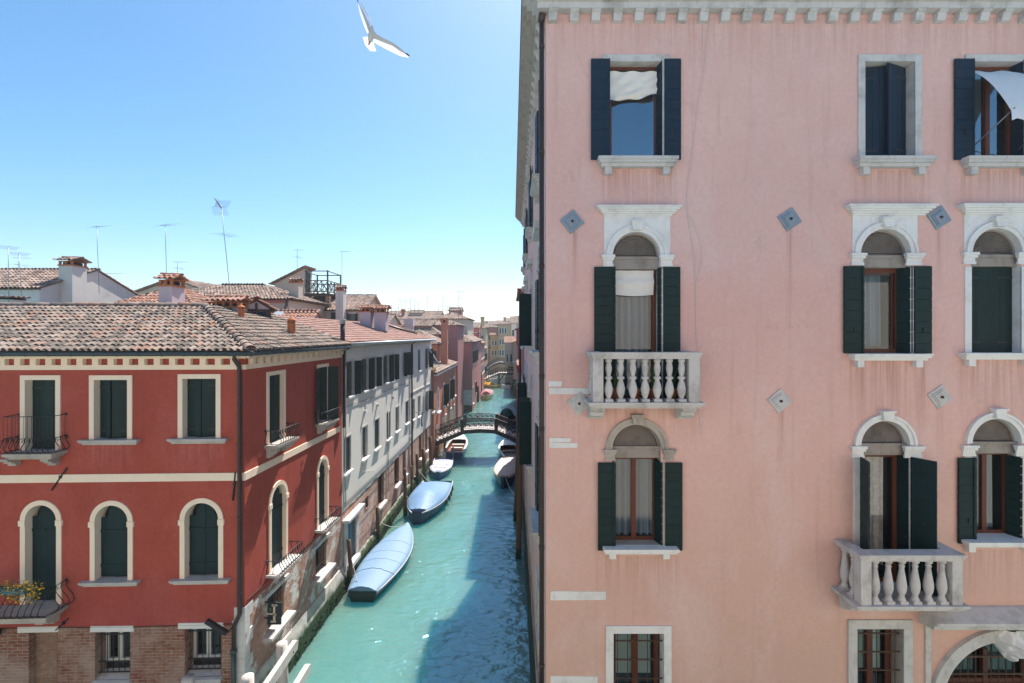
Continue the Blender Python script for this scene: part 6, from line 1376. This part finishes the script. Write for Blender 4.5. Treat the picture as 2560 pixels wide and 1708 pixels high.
# ---------------------------------------------------------------- boats
def hull_sections(L, B, H, sheer=.25, stern=.75, bow=.06, n=14):
    out = []
    for i in range(n + 1):
        u = i / n                                       # 0 stern .. 1 bow
        wv = stern + (1 - stern) * math.sin(min(1, u / .45) * math.pi / 2) if u < .45 else 1 - (1 - bow) * ((u - .45) / .55) ** 2.2
        out.append((-L / 2 + L * u + (.0 if u < 1 else 0), B / 2 * wv, H + sheer * max(0, (u - .4) / .6) ** 2 + .06 * (1 - u)))
    return out
def boat(lab, p, yaw, L, B, H, mat, deck=None, cover=None, camber=.28, sheer=.25, stern=.75, bow=.06, band=None, inside=True, group='boats moored along the canal', seams=0, rise=0, fenders=0, motor=None, extra=None):
    t = thing('boat', lab, 'boat', p, group, yaw, local=True); S = hull_sections(L, B, H, sheer, stern, bow)
    mb = MB(); rows = []
    for x, b, h in S:
        rows.append([(x, -b, h), (x, -b * .97, h * .55), (x, -b * .80, -.02), (x, 0, -.22), (x, b * .80, -.02), (x, b * .97, h * .55), (x, b, h)])
    mb.grid(rows); mb.add(rows[0], [tuple(range(7))]); mb.add(rows[-1], [tuple(range(6, -1, -1))])
    if inside:                                              # open well with floor and gunwales
        g = [[(x, -b, h), (x, -b + min(.14, b * .8), h + .01), (x, -b + min(.16, b * .85), .16), (x, b - min(.16, b * .85), .16), (x, b - min(.14, b * .8), h + .01), (x, b, h)] for x, b, h in S[1:-1]]
        mb.m = 1; mb.grid([[r[0], r[1]] for r in g]); mb.grid([[r[4], r[5]] for r in g]); mb.m = 2; mb.grid([r[1:5] for r in g])
        mb.m = 1
        k = len(S) - 5; mb.grid([[(x, -b + .01, h + .012), (x, 0, h + .05), (x, b - .01, h + .012)] for x, b, h in S[k:]])
        x, b, h = S[0]; x1, b1, h1 = S[1]; mb.add([(x, -b, h), (x, b, h), (x1, b1, h1), (x1, -b1, h1)], [(0, 1, 2, 3)])
    mb.build('hull', [M[mat], M[deck or mat], M['boat_inside']], t)
    if band:
        mb = MB()
        for sg in (-1, 1): mb.tube([(x, sg * (b + .015), h - .03) for x, b, h in S], .035, 6)
        mb.build('rubbing_strake', M[band], t)
    if cover:
        cm, u0, u1 = cover; mb = MB(); mb.smooth = True; rows = []; idx = [i for i in range(len(S)) if u0 <= i / (len(S) - 1) <= u1]; rnd = random.Random(int(L * 100))
        for i in idx:
            x, b, h = S[i]; u = i / (len(S) - 1); c = camber * min(1, b / (B * .42)) * (1 - .25 * abs(u - .45)) + rise * math.exp(-((u - .62) / .22) ** 2)
            r = [(x, -b - .03, h - .13), (x, -b - .025, h + .01)]
            for k in range(1, 12):
                a = -1 + 2 * k / 12; zz = c * (1 - abs(a) ** 1.9) + .016 * math.sin(k * 2.3 + i * 1.9) * (1 - abs(a)) + .012 * math.sin(k * 4.1 - i * 2.6) + rnd.uniform(-.010, .010) - .055 * (i % 3 == 1) * (1 - a * a); r.append((x, b * a, h + .02 + zz))
            r += [(x, b + .025, h + .01), (x, b + .03, h - .13)]; rows.append(r)
        mb.grid(rows); mb.add(rows[0], [tuple(range(len(rows[0])))]); mb.add(rows[-1], [tuple(range(len(rows[0])))])
        cv = mb.build('cover', M[cm], t)
        if seams:
            mb = MB()
            for q in range(seams):
                i = int(len(rows) * (.20 + .6 * q / max(1, seams))); m3 = MB(); m3.tube([(p_[0], p_[1], p_[2] + .004) for p_ in rows[i][1:-1]], .012 if q == 0 else .006, 4)
                m3.build('lashing', M['hull_navy' if q == 0 else 'tarp'], cv)
    for i in range(fenders):
        x, b, h = S[3 + 2 * i]; mb = MB()
        for k in range(2): pass
        pts = [(x + .14 * math.cos(a), -(b + .07), h - .18 + .14 * math.sin(a)) for a in [2 * math.pi * k / 10 for k in range(11)]]
        mb.tube(pts, .05, 6); mb.build('fender', M['rubber'], t)
    if motor:
        x, b, h = S[0]; mb = MB(); mb.box(x - .32, x - .02, -.14, .14, h - .05, h + .38); mb.box(x - .26, x - .08, -.10, .10, h + .38, h + .48); mb.box(x - .22, x - .10, -.06, .06, -.3, h - .05); mb.build('outboard_motor', M[motor], t)
    if extra: extra(t, S)
    return t
def place(sx_, sy, bx, by, zs=.5, zb=.8):
    a, b = on_water(sx_, sy, zs), on_water(bx, by, zb); d = b - a; c = (a + b) / 2; return V((c.x, c.y, 0)), math.atan2(d.y, d.x), V((d.x, d.y, 0)).length
# long covered boat near the red house
p, yw, L = place(906, 1482, 1019, 1306, .40, .75)
boat('long low boat under a pale blue tarpaulin, nearest of the moored boats', p, yw, L, 2.05, .42, 'hull_green', cover=('tarp', 0, 1), camber=.27, sheer=.3, stern=.60, bow=.03, band='hull_white', inside=False, seams=4)
p, yw, L = place(1095, 1200, 1042, 1281, .75, .75)
boat('navy motor boat with raised blue tarpaulin and round black fenders', p, yw, L, 2.5, .62, 'hull_navy', deck='hull_white', cover=('tarp2', .06, .97), camber=.16, rise=.42, sheer=.12, stern=.85, bow=.24, band='hull_white', inside=False, fenders=0)
bt = bpy.data.objects['boat.001']; S = hull_sections(L, 2.5, .62, .12, .85, .24)
for i in (2, 4, 6, 8):
    x, b, h = S[i]; mb = MB(); mb.tube([(x + .15 * math.cos(a), b + .08, h - .24 + .15 * math.sin(a)) for a in [2 * math.pi * k / 10 for k in range(11)]], .05, 6); mb.build('fender', M['rubber'], bt)
p, yw, L = place(1110, 1149, 1094, 1183, .45, .55)
boat('small boat with blue and white striped cover and shrouded engine', p, yw, L, 1.75, .5, 'hull_blue', deck='hull_white', cover=('striped', .12, .97), camber=.08, sheer=.12, stern=.88, bow=.16, band='hull_white', inside=False, motor='grey_plastic')
def helm(t, S):
    mb = MB(); mb.box(-.9, -.5, -.55, .55, .25, .42); mb.build('bench', M['wood_grey'], t); mb = MB(); mb.box(.5, .9, -.6, .6, .25, .42); mb.build('bench', M['wood_grey'], t)
p, yw, L = place(1133, 1133, 1153, 1088, .6, .7)
boat('open white and blue motor boat with brown interior left of the bridge', p, yw, L, 1.95, .62, 'hull_blue', deck='hull_white', sheer=.2, stern=.9, bow=.12, band='hull_white', motor='grey_plastic', extra=helm)
p, yw, L = place(1278, 1150, 1256, 1196, .6, .75)
boat('dark boat under a beige tarpaulin by the tall mooring poles, half in shade', p, yw, L * 1.05, 2.1, .68, 'hull_navy', cover=('tarp_beige', 0, .97), camber=.22, rise=.12, sheer=.18, stern=.8, bow=.10, inside=False)
p, yw, L = place(1288, 1148, 1262, 1102, .6, .75)
boat('open navy boat with white seats moored under the right end of the bridge', p, yw, L, 2.0, .62, 'hull_navy', deck='hull_white', sheer=.25, stern=.8, bow=.12, band='hull_white', extra=helm)
p, yw, L = place(1268, 1055, 1266, 1032, .5, .7)
def hood(t, S):
    mb = MB(); mb.smooth = True; rows = []
    for i in range(7):
        x = -1.1 + 2.2 * i / 6; s = math.sin(math.pi * (i + .6) / 7.2); rows.append([(x, .95 * math.cos(a) * (.6 + .4 * s), .55 + 1.25 * s * math.sin(a)) for a in [math.pi * k / 10 for k in range(11)]])
    mb.grid(rows); mb.build('canopy', M['green_cover'], t)
boat('red boat with dark green hooded canopy moored just past the iron bridge', p, yw, L, 2.6, .6, 'hull_green', deck='hull_red', sheer=.25, stern=.8, bow=.15, band='hull_red', extra=hood)
p, yw, L = place(1220, 977, 1214, 991, .7, .8)
boat('yellow boat with domed pink tarpaulin moored on the left', p, yw, max(L, 4.8), 2.1, .75, 'hull_yellow', cover=('pink_cover', .05, .8), camber=.3, rise=.55, sheer=.25, stern=.85, bow=.2, band='hull_white', inside=False)
p = on_water(1223, 969); boat('small yellow boat just before the wooden bridge', p, 2.6, 4.6, 2.0, .6, 'hull_yellow', cover=('petal', .3, .8), camber=.5, stern=.9, inside=True)
p = on_water(1226, 955); boat('white boat under the left steps of the wooden bridge', p, 1.9, 6.5, 2.6, 1.0, 'hull_white', cover=('hull_white', .3, .9), camber=.5, inside=True)
p = on_water(1272, 968); boat('white motor boat with a driver under way near the wooden bridge', p, R(80), 6, 2.2, .7, 'hull_white', stern=.85, bow=.15, extra=helm, group='boats under way on the canal')
wp = p
p = on_water(1225, 907, .5); boat('long blue work boat lying across the far end of the canal', V((p.x, 150, 0)), R(3), 9, 2.6, .9, 'hull_blue', stern=.8, inside=True, group='boats under way on the canal')
def rope(i, a, b, sag=.25):
    t = bpy.data.objects['boat' if i == 0 else 'boat.%03d' % i]; R_ = Matrix.Rotation(-t.rotation_euler.z, 4, 'Z')
    q = [R_ @ (V(a).lerp(V(b), u) - V((0, 0, sag * math.sin(math.pi * u))) - t.location) for u in [k / 8 for k in range(9)]]
    mb = MB(); mb.tube(q, .016, 5); mb.build('mooring_rope', M['lamp_grey'], t)
def end(i, u, z): t = bpy.data.objects['boat' if i == 0 else 'boat.%03d' % i]; return t.location + Matrix.Rotation(t.rotation_euler.z, 3, 'Z') @ V((u, 0, z))
rope(0, end(0, -3.4, .5), on_water(879, 1468, 0) + V((0, 0, 1.3))); rope(0, end(0, 3.2, .75), on_water(946, 1358, 0) + V((0, 0, 1.2)))
rope(1, end(1, 2.2, .75), on_water(1013, 1290, 0) + V((0, 0, 1.4))); rope(1, end(1, -2.4, .7), on_water(1044, 1214, 0) + V((0, 0, 1.3)))
rope(4, end(4, 1.9, .8), on_water(1289, 1300, 0) + V((0, 0, 1.5)))
# the driver: one skinned figure
def figure(lab, loc, yaw):
    J = [(0, 0, .55), (0, 0, .85), (0, .02, 1.05), (0, .03, 1.16), (0, .05, 1.30), (.10, .05, .55), (.12, .45, .55), (.12, .48, .1), (-.10, .05, .55), (-.12, .45, .55), (-.12, .48, .1), (.20, .02, 1.02), (.26, .12, .76), (.16, .36, .74), (-.20, .02, 1.02), (-.26, .12, .76), (-.16, .36, .74)]
    E = [(0, 1), (1, 2), (2, 3), (3, 4), (0, 5), (5, 6), (6, 7), (0, 8), (8, 9), (9, 10), (2, 11), (11, 12), (12, 13), (2, 14), (14, 15), (15, 16)]
    rr = [.14, .13, .13, .055, .105, .09, .07, .05, .09, .07, .05, .065, .045, .035, .065, .045, .035]
    me = bpy.data.meshes.new('person'); me.from_pydata(J, E, []); o = link(bpy.data.objects.new('person', me)); o.location = loc; o.rotation_euler = (0, 0, yaw)
    sk = o.modifiers.new('skin', 'SKIN'); 
    for i, r in enumerate(rr): me.skin_vertices[0].data[i].radius = (r, r)
    me.skin_vertices[0].data[0].use_root = True
    o.modifiers.new('sub', 'SUBSURF').levels = 1; o.modifiers['sub'].render_levels = 2
    me.materials.append(M['shirt']); return tag(o, lab, 'person')
figure('person in dark clothes sitting at the helm of the white motor boat', wp + V((.1, -.6, .05)), R(-8))

# ---------------------------------------------------------------- mooring poles and fender rails
def pole(px, py, ytop, lab, r=.13, lean=0, z0=-.6, mat='wood_pole', X=None):
    b = on_water(px, py); top = at(px + lean, ytop, b.y); t = MB(); d = top - b
    t.tube([b + V((0, 0, z0)), b, b + d * .3 + V((.01, 0, 0)), b + d * .7, top], r, 9, [r, r, r * .95, r * .9, r * .85])
    t.m = 1; t.lathe([(r * 1.06, -.3), (r * 1.06, .45), (r * .98, .55)], b.x, b.y, 9)
    return tag(t.build('mooring_pole', [M[mat], M['algae']]), lab, 'mooring pole', 'wooden mooring poles along the canal walls')
pole(879, 1468, 1350, 'dark mooring pole in front of the grey house water door', .10, -7)
pole(946, 1358, 1269, 'mooring pole at the bow half of the long blue covered boat', .11, -3)
pole(1013, 1290, 1172, 'mooring pole by the near end of the raised blue tarpaulin boat', .12, -1)
pole(1029, 1245, 1165, 'thin mooring pole just behind the raised blue tarpaulin boat', .09, -1)
pole(1044, 1214, 1135, 'mooring pole left of the striped boat, standing nearer the viewer', .13, -2)
pole(1062, 1200, 1122, 'mooring pole left of the striped boat, standing farther back', .14, -5)
pole(1078, 1178, 1092, 'mooring pole under the left foot of the iron bridge', .17, -3)
pole(1112, 1127, 1075, 'short mooring pole beside the open white and blue boat', .13, 0)
pole(1296, 1395, 1010, 'tall leaning mooring pole nearest along the palazzo wall', .145, 7)
pole(1289, 1300, 1005, 'tall mooring pole second along the palazzo wall', .14, 9)
pole(1297, 1262, 1040, 'dark mooring pole close to the palazzo wall behind the tall pair', .12, 4)
pole(1195, 1005, 965, 'mooring pole at the dark door past the mauve wall', .2, 0); pole(1203, 985, 930, 'mooring pole left of the yellow boat with pink tarpaulin', .2, 0)
def timber_post(p, h, r, lab, tilt=(0, 0)):
    t = MB(); t.tube([p + V((0, 0, -.6)), p + V((tilt[0] * .5, tilt[1] * .5, h * .5)), p + V((tilt[0], tilt[1], h))], r, 14, [r * 1.05, r * 1.02, r]); t.m = 1; t.lathe([(r * 1.08, -.3), (r * 1.08, .25), (r * 1.05, .5)], p.x, p.y, 12)
    return tag(t.build('timber_post', [M['wood_grey'], M['algae']]), lab, 'post', 'bleached timber posts at the red house corner')
timber_post(V((-7.02, 14.75, 0)), 2.0, .16, 'bleached round post behind the sloping white timber rail', (-.06, 0))
timber_post(V((-7.35, 13.35, 0)), 1.98, .16, 'bleached round post at the bottom edge near the red house corner')
timber_post(V((-9.0, 13.35, 0)), 1.95, .16, 'greyish post before the right barred ground floor window')
mb = MB(); mb.prism([(12.6, 1.55), (15.05, 1.62), (15.12, 1.86), (15.0, 1.93), (12.6, 1.86)], -6.86, -6.72, 'x'); mb.m = 1
for y in (13.4, 14.75): mb.tube([(-6.72, y, 1.72), (-6.70, y, 1.72)], .03, 8)
tag(mb.build('timber_rail', [M['wood_grey'], M['iron_rust']]), 'white bleached timber rail sloping out of the lower left water edge', 'rail')
mb = MB(); mb.prism([(12.4, .62), (15.35, .66), (15.42, .9), (15.3, .95), (12.4, .9)], -6.62, -6.45, 'x'); tag(mb.build('timber_rail', M['wood_grey']), 'lower mossy timber rail just above the water at lower left', 'rail')

# ---------------------------------------------------------------- iron bridge
BR = thing('iron_bridge', 'black iron footbridge with scrolled railings and pale deck over the canal', 'bridge', (-3.3, 45, 0))
yb0, yb1 = 43.9, 46.3
prof = [(-7.35, 1.5), (-5.9, 2.12), (-4.35, 2.72), (-3.0, 2.82), (-1.6, 2.76), (-.35, 2.3), (.8, 1.7)]
mb = MB()
for y in (yb0 - .08, yb1): mb.prism([(x, z) for x, z in prof] + [(x, z - .42 + .06 * (abs(x + 3) < 1.8)) for x, z in reversed(prof)], y, y + .08)
for i in range(len(prof) - 1): mb.tube([(prof[i][0], yb0, prof[i][1] - .35), (prof[i][0], yb1, prof[i][1] - .35)], .06, 4)
mb.build('girder', M['iron'], BR)
mb = MB(); mb.grid([[(x, yb0, z - .02), (x, yb1, z - .02)] for x, z in prof])
n = 9
for (xa, za, xb, zb_) in ((-7.35, 1.5, -4.35, 2.72), (.8, 1.7, -1.6, 2.76)):
    for i in range(n): u = i / n; x = xa + (xb - xa) * u; z = za + (zb_ - za) * u; x2 = x + (xb - xa) / n; mb.box(min(x, x2), max(x, x2), yb0 + .1, yb1 - .1, z - .1, z + .10)
mb.build('deck', M['stone_m'], BR)
def pz(x):
    for (a, za), (b, zb_) in zip(prof, prof[1:]):
        if a <= x <= b: return za + (zb_ - za) * (x - a) / (b - a)
    return prof[-1][1]
for y in (yb0 - .04, yb1 + .04):
    mb = MB(); H = 1.02; xs = [-7.35 + 8.15 * i / 30 for i in range(31)]
    for h, r in ((H, .045), (H - .12, .025), (.10, .03), (H * .52, .025)): mb.tube([(x, y, pz(x) + h) for x in xs], r, 5)
    n = 16
    for i in range(n):
        x = -7.2 + 7.9 * (i + .5) / n; z = pz(x)
        for zc, r in ((z + .32, .18), (z + .72, .17)):
            sg = 1 if i % 2 else -1
            mb.tube(scroll(V((x, y, zc)), V((sg, 0, 0)), V((0, 0, 1)), r, 1.6, 16), .026, 4); mb.tube(scroll(V((x + .16, y, zc + .02)), V((-sg, 0, 0)), V((0, 0, -1)), r * .55, 1.3, 10), .022, 4)
        mb.tube([(x - .23, y, z + .1), (x - .23, y, z + .9)], .02, 4)
    mb.build('railing', M['iron'], BR)
    for x in (-4.55, -1.45):
        m2 = MB(); m2.box(x - .15, x + .15, y - .1, y + .1, pz(x) - .2, pz(x) + 1.06); m2.build('railing_post', M['iron'], BR)
mb = MB(); mb.box(-8.2, -7.3, 43.6, 46.6, 0, 1.5); mb.box(.8, 1.4, 43.6, 46.6, 0, 1.7); mb.build('abutment', M['stone_g'], BR)
# far bridges
WB = thing('wooden_bridge', 'dark wooden footbridge with stepped left ramp and braced posts', 'bridge', (-3, 105, 0)); mb = MB()
zd = 2.75
mb.prism([(-6.3, 1.2), (-2.9, zd), (.5, zd), (.5, zd + .25), (-3.0, zd + .25), (-6.3, 1.5)], 104, 106.4); mb.build('deck', M['wood_dark'], WB)
for y in (104.0, 106.4):
    mb = MB()
    for h in (1.2, .7): mb.tube([(-6.3, y, 1.4 + h), (-2.95, y, zd + .2 + h), (.5, y, zd + .2 + h)], .06, 4)
    for i in range(14): x = -6.2 + 6.7 * i / 13; z = 1.4 + (zd + .2 - 1.4) * min(1, (x + 6.3) / 3.35); mb.tube([(x, y, z), (x, y, z + 1.2)], .05, 4); mb.tube([(x, y, z + .1), (x + .5, y, z + 1.15)], .03, 4)
    mb.build('railing', M['wood_dark'], WB)
for y in (104.2, 106.2):
    mb = MB(); mb.tube([(-2.85, y, -.5), (-2.85, y, zd)], .2, 8); mb.build('post', M['wood_pole'], WB); mb = MB(); mb.tube([(-2.75, y, 1.3), (-1.5, y, zd)], .11, 4); mb.build('brace', M['wood_dark'], WB)
mb = MB()
for i in range(10): u = i / 10; x = -6.3 + 3.4 * u; mb.box(x, x + .34, 103.85, 106.5, 1.45 + 1.55 * u, 1.62 + 1.55 * u)
mb.box(-2.9, .5, 103.9, 106.5, zd + .251, zd + .33); mb.build('steps', M['stone_m'], WB)
AB = thing('arched_bridge', 'dark arched footbridge behind the wooden one at the canal end', 'bridge', (-3, 126, 0)); mb = MB()
top = [(-6.8 + 7.6 * i / 14, 2.2 + 1.9 * math.sin(math.pi * i / 14)) for i in range(15)]
mb.prism(top + [(x, z - .5) for x, z in reversed(top)], 126, 128.5); mb.build('deck', M['wood_dark'], AB)
for y in (125.9, 128.6):
    mb = MB(); mb.tube([(x, y, z + 1.1) for x, z in top], .07, 4); mb.tube([(x, y, z + .3) for x, z in top], .05, 4)
    for i in range(29): x = -6.8 + 7.6 * i / 28; z = 2.2 + 1.9 * math.sin(math.pi * i / 28); mb.tube([(x, y, z), (x, y, z + 1.1)], .035, 4)
    mb.build('railing', M['iron'], AB)
mb = MB(); mb.grid([[(x, 126.05, z + .02), (x, 128.4, z + .02)] for x, z in top]); mb.build('paving', M['stone_m'], AB)

# ---------------------------------------------------------------- gull
GY = 8.0; G = thing('seagull', 'white gull gliding overhead with wings raised and tail fanned', 'bird', at(925, 95, GY))
def gp(x, y, d=0): return at(860 + x / 9.8, y / 9.8, GY + d)
def outline(mb, lead, trail, th, dep):
    """wing strip between leading and trailing edges with thickness, depth given along the span"""
    n = len(lead); rows = []
    for i in range(n):
        a, b = gp(*lead[i], dep[i]), gp(*trail[i], dep[i] + .01); m = a.lerp(b, .35); t = V((0, th * (1 - .75 * i / (n - 1)), 0)); rows.append([a, m - t, b, m + t])
    mb.grid(rows, closed=True); mb.add(rows[-1], [(0, 1, 2, 3)]); mb.add(rows[0], [(3, 2, 1, 0)])
mb = MB(); mb.smooth = True
lw_l, lw_t, dl = [(672, 690), (600, 520), (480, 270), (372, 80), (322, -30)], [(600, 800), (520, 560), (420, 300), (352, 110), (318, -30)], [0, .05, .12, .2, .26]
rw_l, rw_t, dr_ = [(720, 720), (800, 830), (1000, 940), (1200, 1032), (1400, 1180), (1600, 1350)], [(700, 980), (780, 975), (980, 1065), (1190, 1150), (1390, 1290), (1590, 1385)], [0, -.03, -.08, -.13, -.2, -.26]
outline(mb, lw_l, lw_t, .012, dl); outline(mb, rw_l, rw_t, .014, dr_)
body = [(690, 640, 8), (688, 665, 26), (684, 700, 42), (678, 760, 60), (668, 850, 76), (655, 940, 68), (640, 1010, 46), (628, 1060, 22)]
rows = []
for x, y, r in body:
    c = gp(x, y, 0); rr = r / 9.8 / F * GY; rows.append([c + V((rr * math.cos(a), .0 + rr * math.sin(a), rr * .25 * math.cos(a))) for a in [2 * math.pi * k / 14 for k in range(14)]])
mb.grid(rows, closed=True); mb.add(rows[0], [tuple(range(14))]); mb.add(rows[-1], [tuple(range(13, -1, -1))])
o = mb.build('body', M['plumage'], G)
rm = o.modifiers.new('one_surface', 'REMESH'); rm.mode = 'VOXEL'; rm.voxel_size = .0065; rm.use_smooth_shade = True
def fringe(pts_in, pts_out, dep, nm):
    mb = MB(); n = 22; rows = []
    def samp(P_, u): u *= len(P_) - 1; i = min(int(u), len(P_) - 2); u -= i; return [P_[i][k] + (P_[i + 1][k] - P_[i][k]) * u for k in (0, 1)]
    def sd(u): u *= len(dep) - 1; i = min(int(u), len(dep) - 2); u -= i; return dep[i] + (dep[i + 1] - dep[i]) * u
    for i in range(n):
        u0, u1 = i / n, (i + 1.15) / n if i < n - 1 else 1; a0, a1 = samp(pts_in, u0), samp(pts_in, u1); b0, b1 = samp(pts_out, u0), samp(pts_out, u1)
        c = [(b0[k] + b1[k]) / 2 for k in (0, 1)]; m = samp(pts_in, (u0 + u1) / 2); c = [c[k] + (c[k] - m[k]) * .07 for k in (0, 1)]; z = .001 * (i % 2)
        mb.add([gp(*a0, sd(u0) + z), gp(*a1, sd(u1) + z), gp(*b1, sd(u1) + .01 + z), gp(*c, sd(u1) + .012 + z), gp(*b0, sd(u0) + .01 + z)], [(0, 1, 2, 3, 4)])
    mb.build(nm, M['feather'], G, recalc=False)
fringe([(620, 790), (530, 560), (430, 300), (356, 100)], [(575, 830), (470, 570), (385, 310), (345, 110)], [.01, .06, .13, .2], 'flight_feathers')
fringe([(660, 600), (560, 360), (470, 190), (385, 60)], [(690, 610), (600, 360), (500, 180), (395, 55)], [.01, .06, .13, .2], 'flight_feathers')
fringe([(730, 950), (980, 1050), (1190, 1130), (1390, 1270), (1560, 1365)], [(720, 1030), (960, 1165), (1180, 1275), (1390, 1375), (1580, 1410)], [0, -.06, -.12, -.2, -.25], 'flight_feathers')
fringe([(600, 900), (600, 1000), (640, 1060), (710, 1020)], [(465, 910), (520, 1100), (640, 1245), (790, 1250)], [.0, .01, .02, .02], 'tail_feathers')
mb = MB(); mb.tube([gp(1500, 1300, -.245), gp(1560, 1340, -.255), gp(1610, 1375, -.262)], .014, 6, [.004, .016, .004]); mb.tube([gp(350, 60, .19), gp(320, -30, .25)], .012, 6, [.004, .012]); mb.build('wing_tip', M['dark_feather'], G)
mb = MB(); mb.tube([gp(635, 1020, -.045), gp(608, 1090, -.05), gp(596, 1110, -.045)], .011, 6, [.012, .014, .008]); mb.build('feet', M['beak'], G)
mb = MB(); mb.tube([gp(690, 655, -.01), gp(690, 615, -.02)], .012, 6, [.014, .003]); mb.build('beak', M['beak'], G)
# ---------------------------------------------------------------- thin summer haze over the canal
HAZE = .0007
if HAZE:
    mb = MB(); mb.box(-150, 150, -42, 720, -1.0, 32)
    m = bpy.data.materials.new('haze air'); m.use_nodes = True; nt = m.node_tree; nt.nodes.clear(); o_ = nd(nt, 'OutputMaterial'); v_ = nd(nt, 'VolumePrincipled')
    v_.inputs['Color'].default_value = (.90, .95, 1, 1); v_.inputs['Density'].default_value = HAZE; v_.inputs['Anisotropy'].default_value = .35; nt.links.new(v_.outputs[0], o_.inputs['Volume'])
    tag(mb.build('haze', m), kind='stuff')
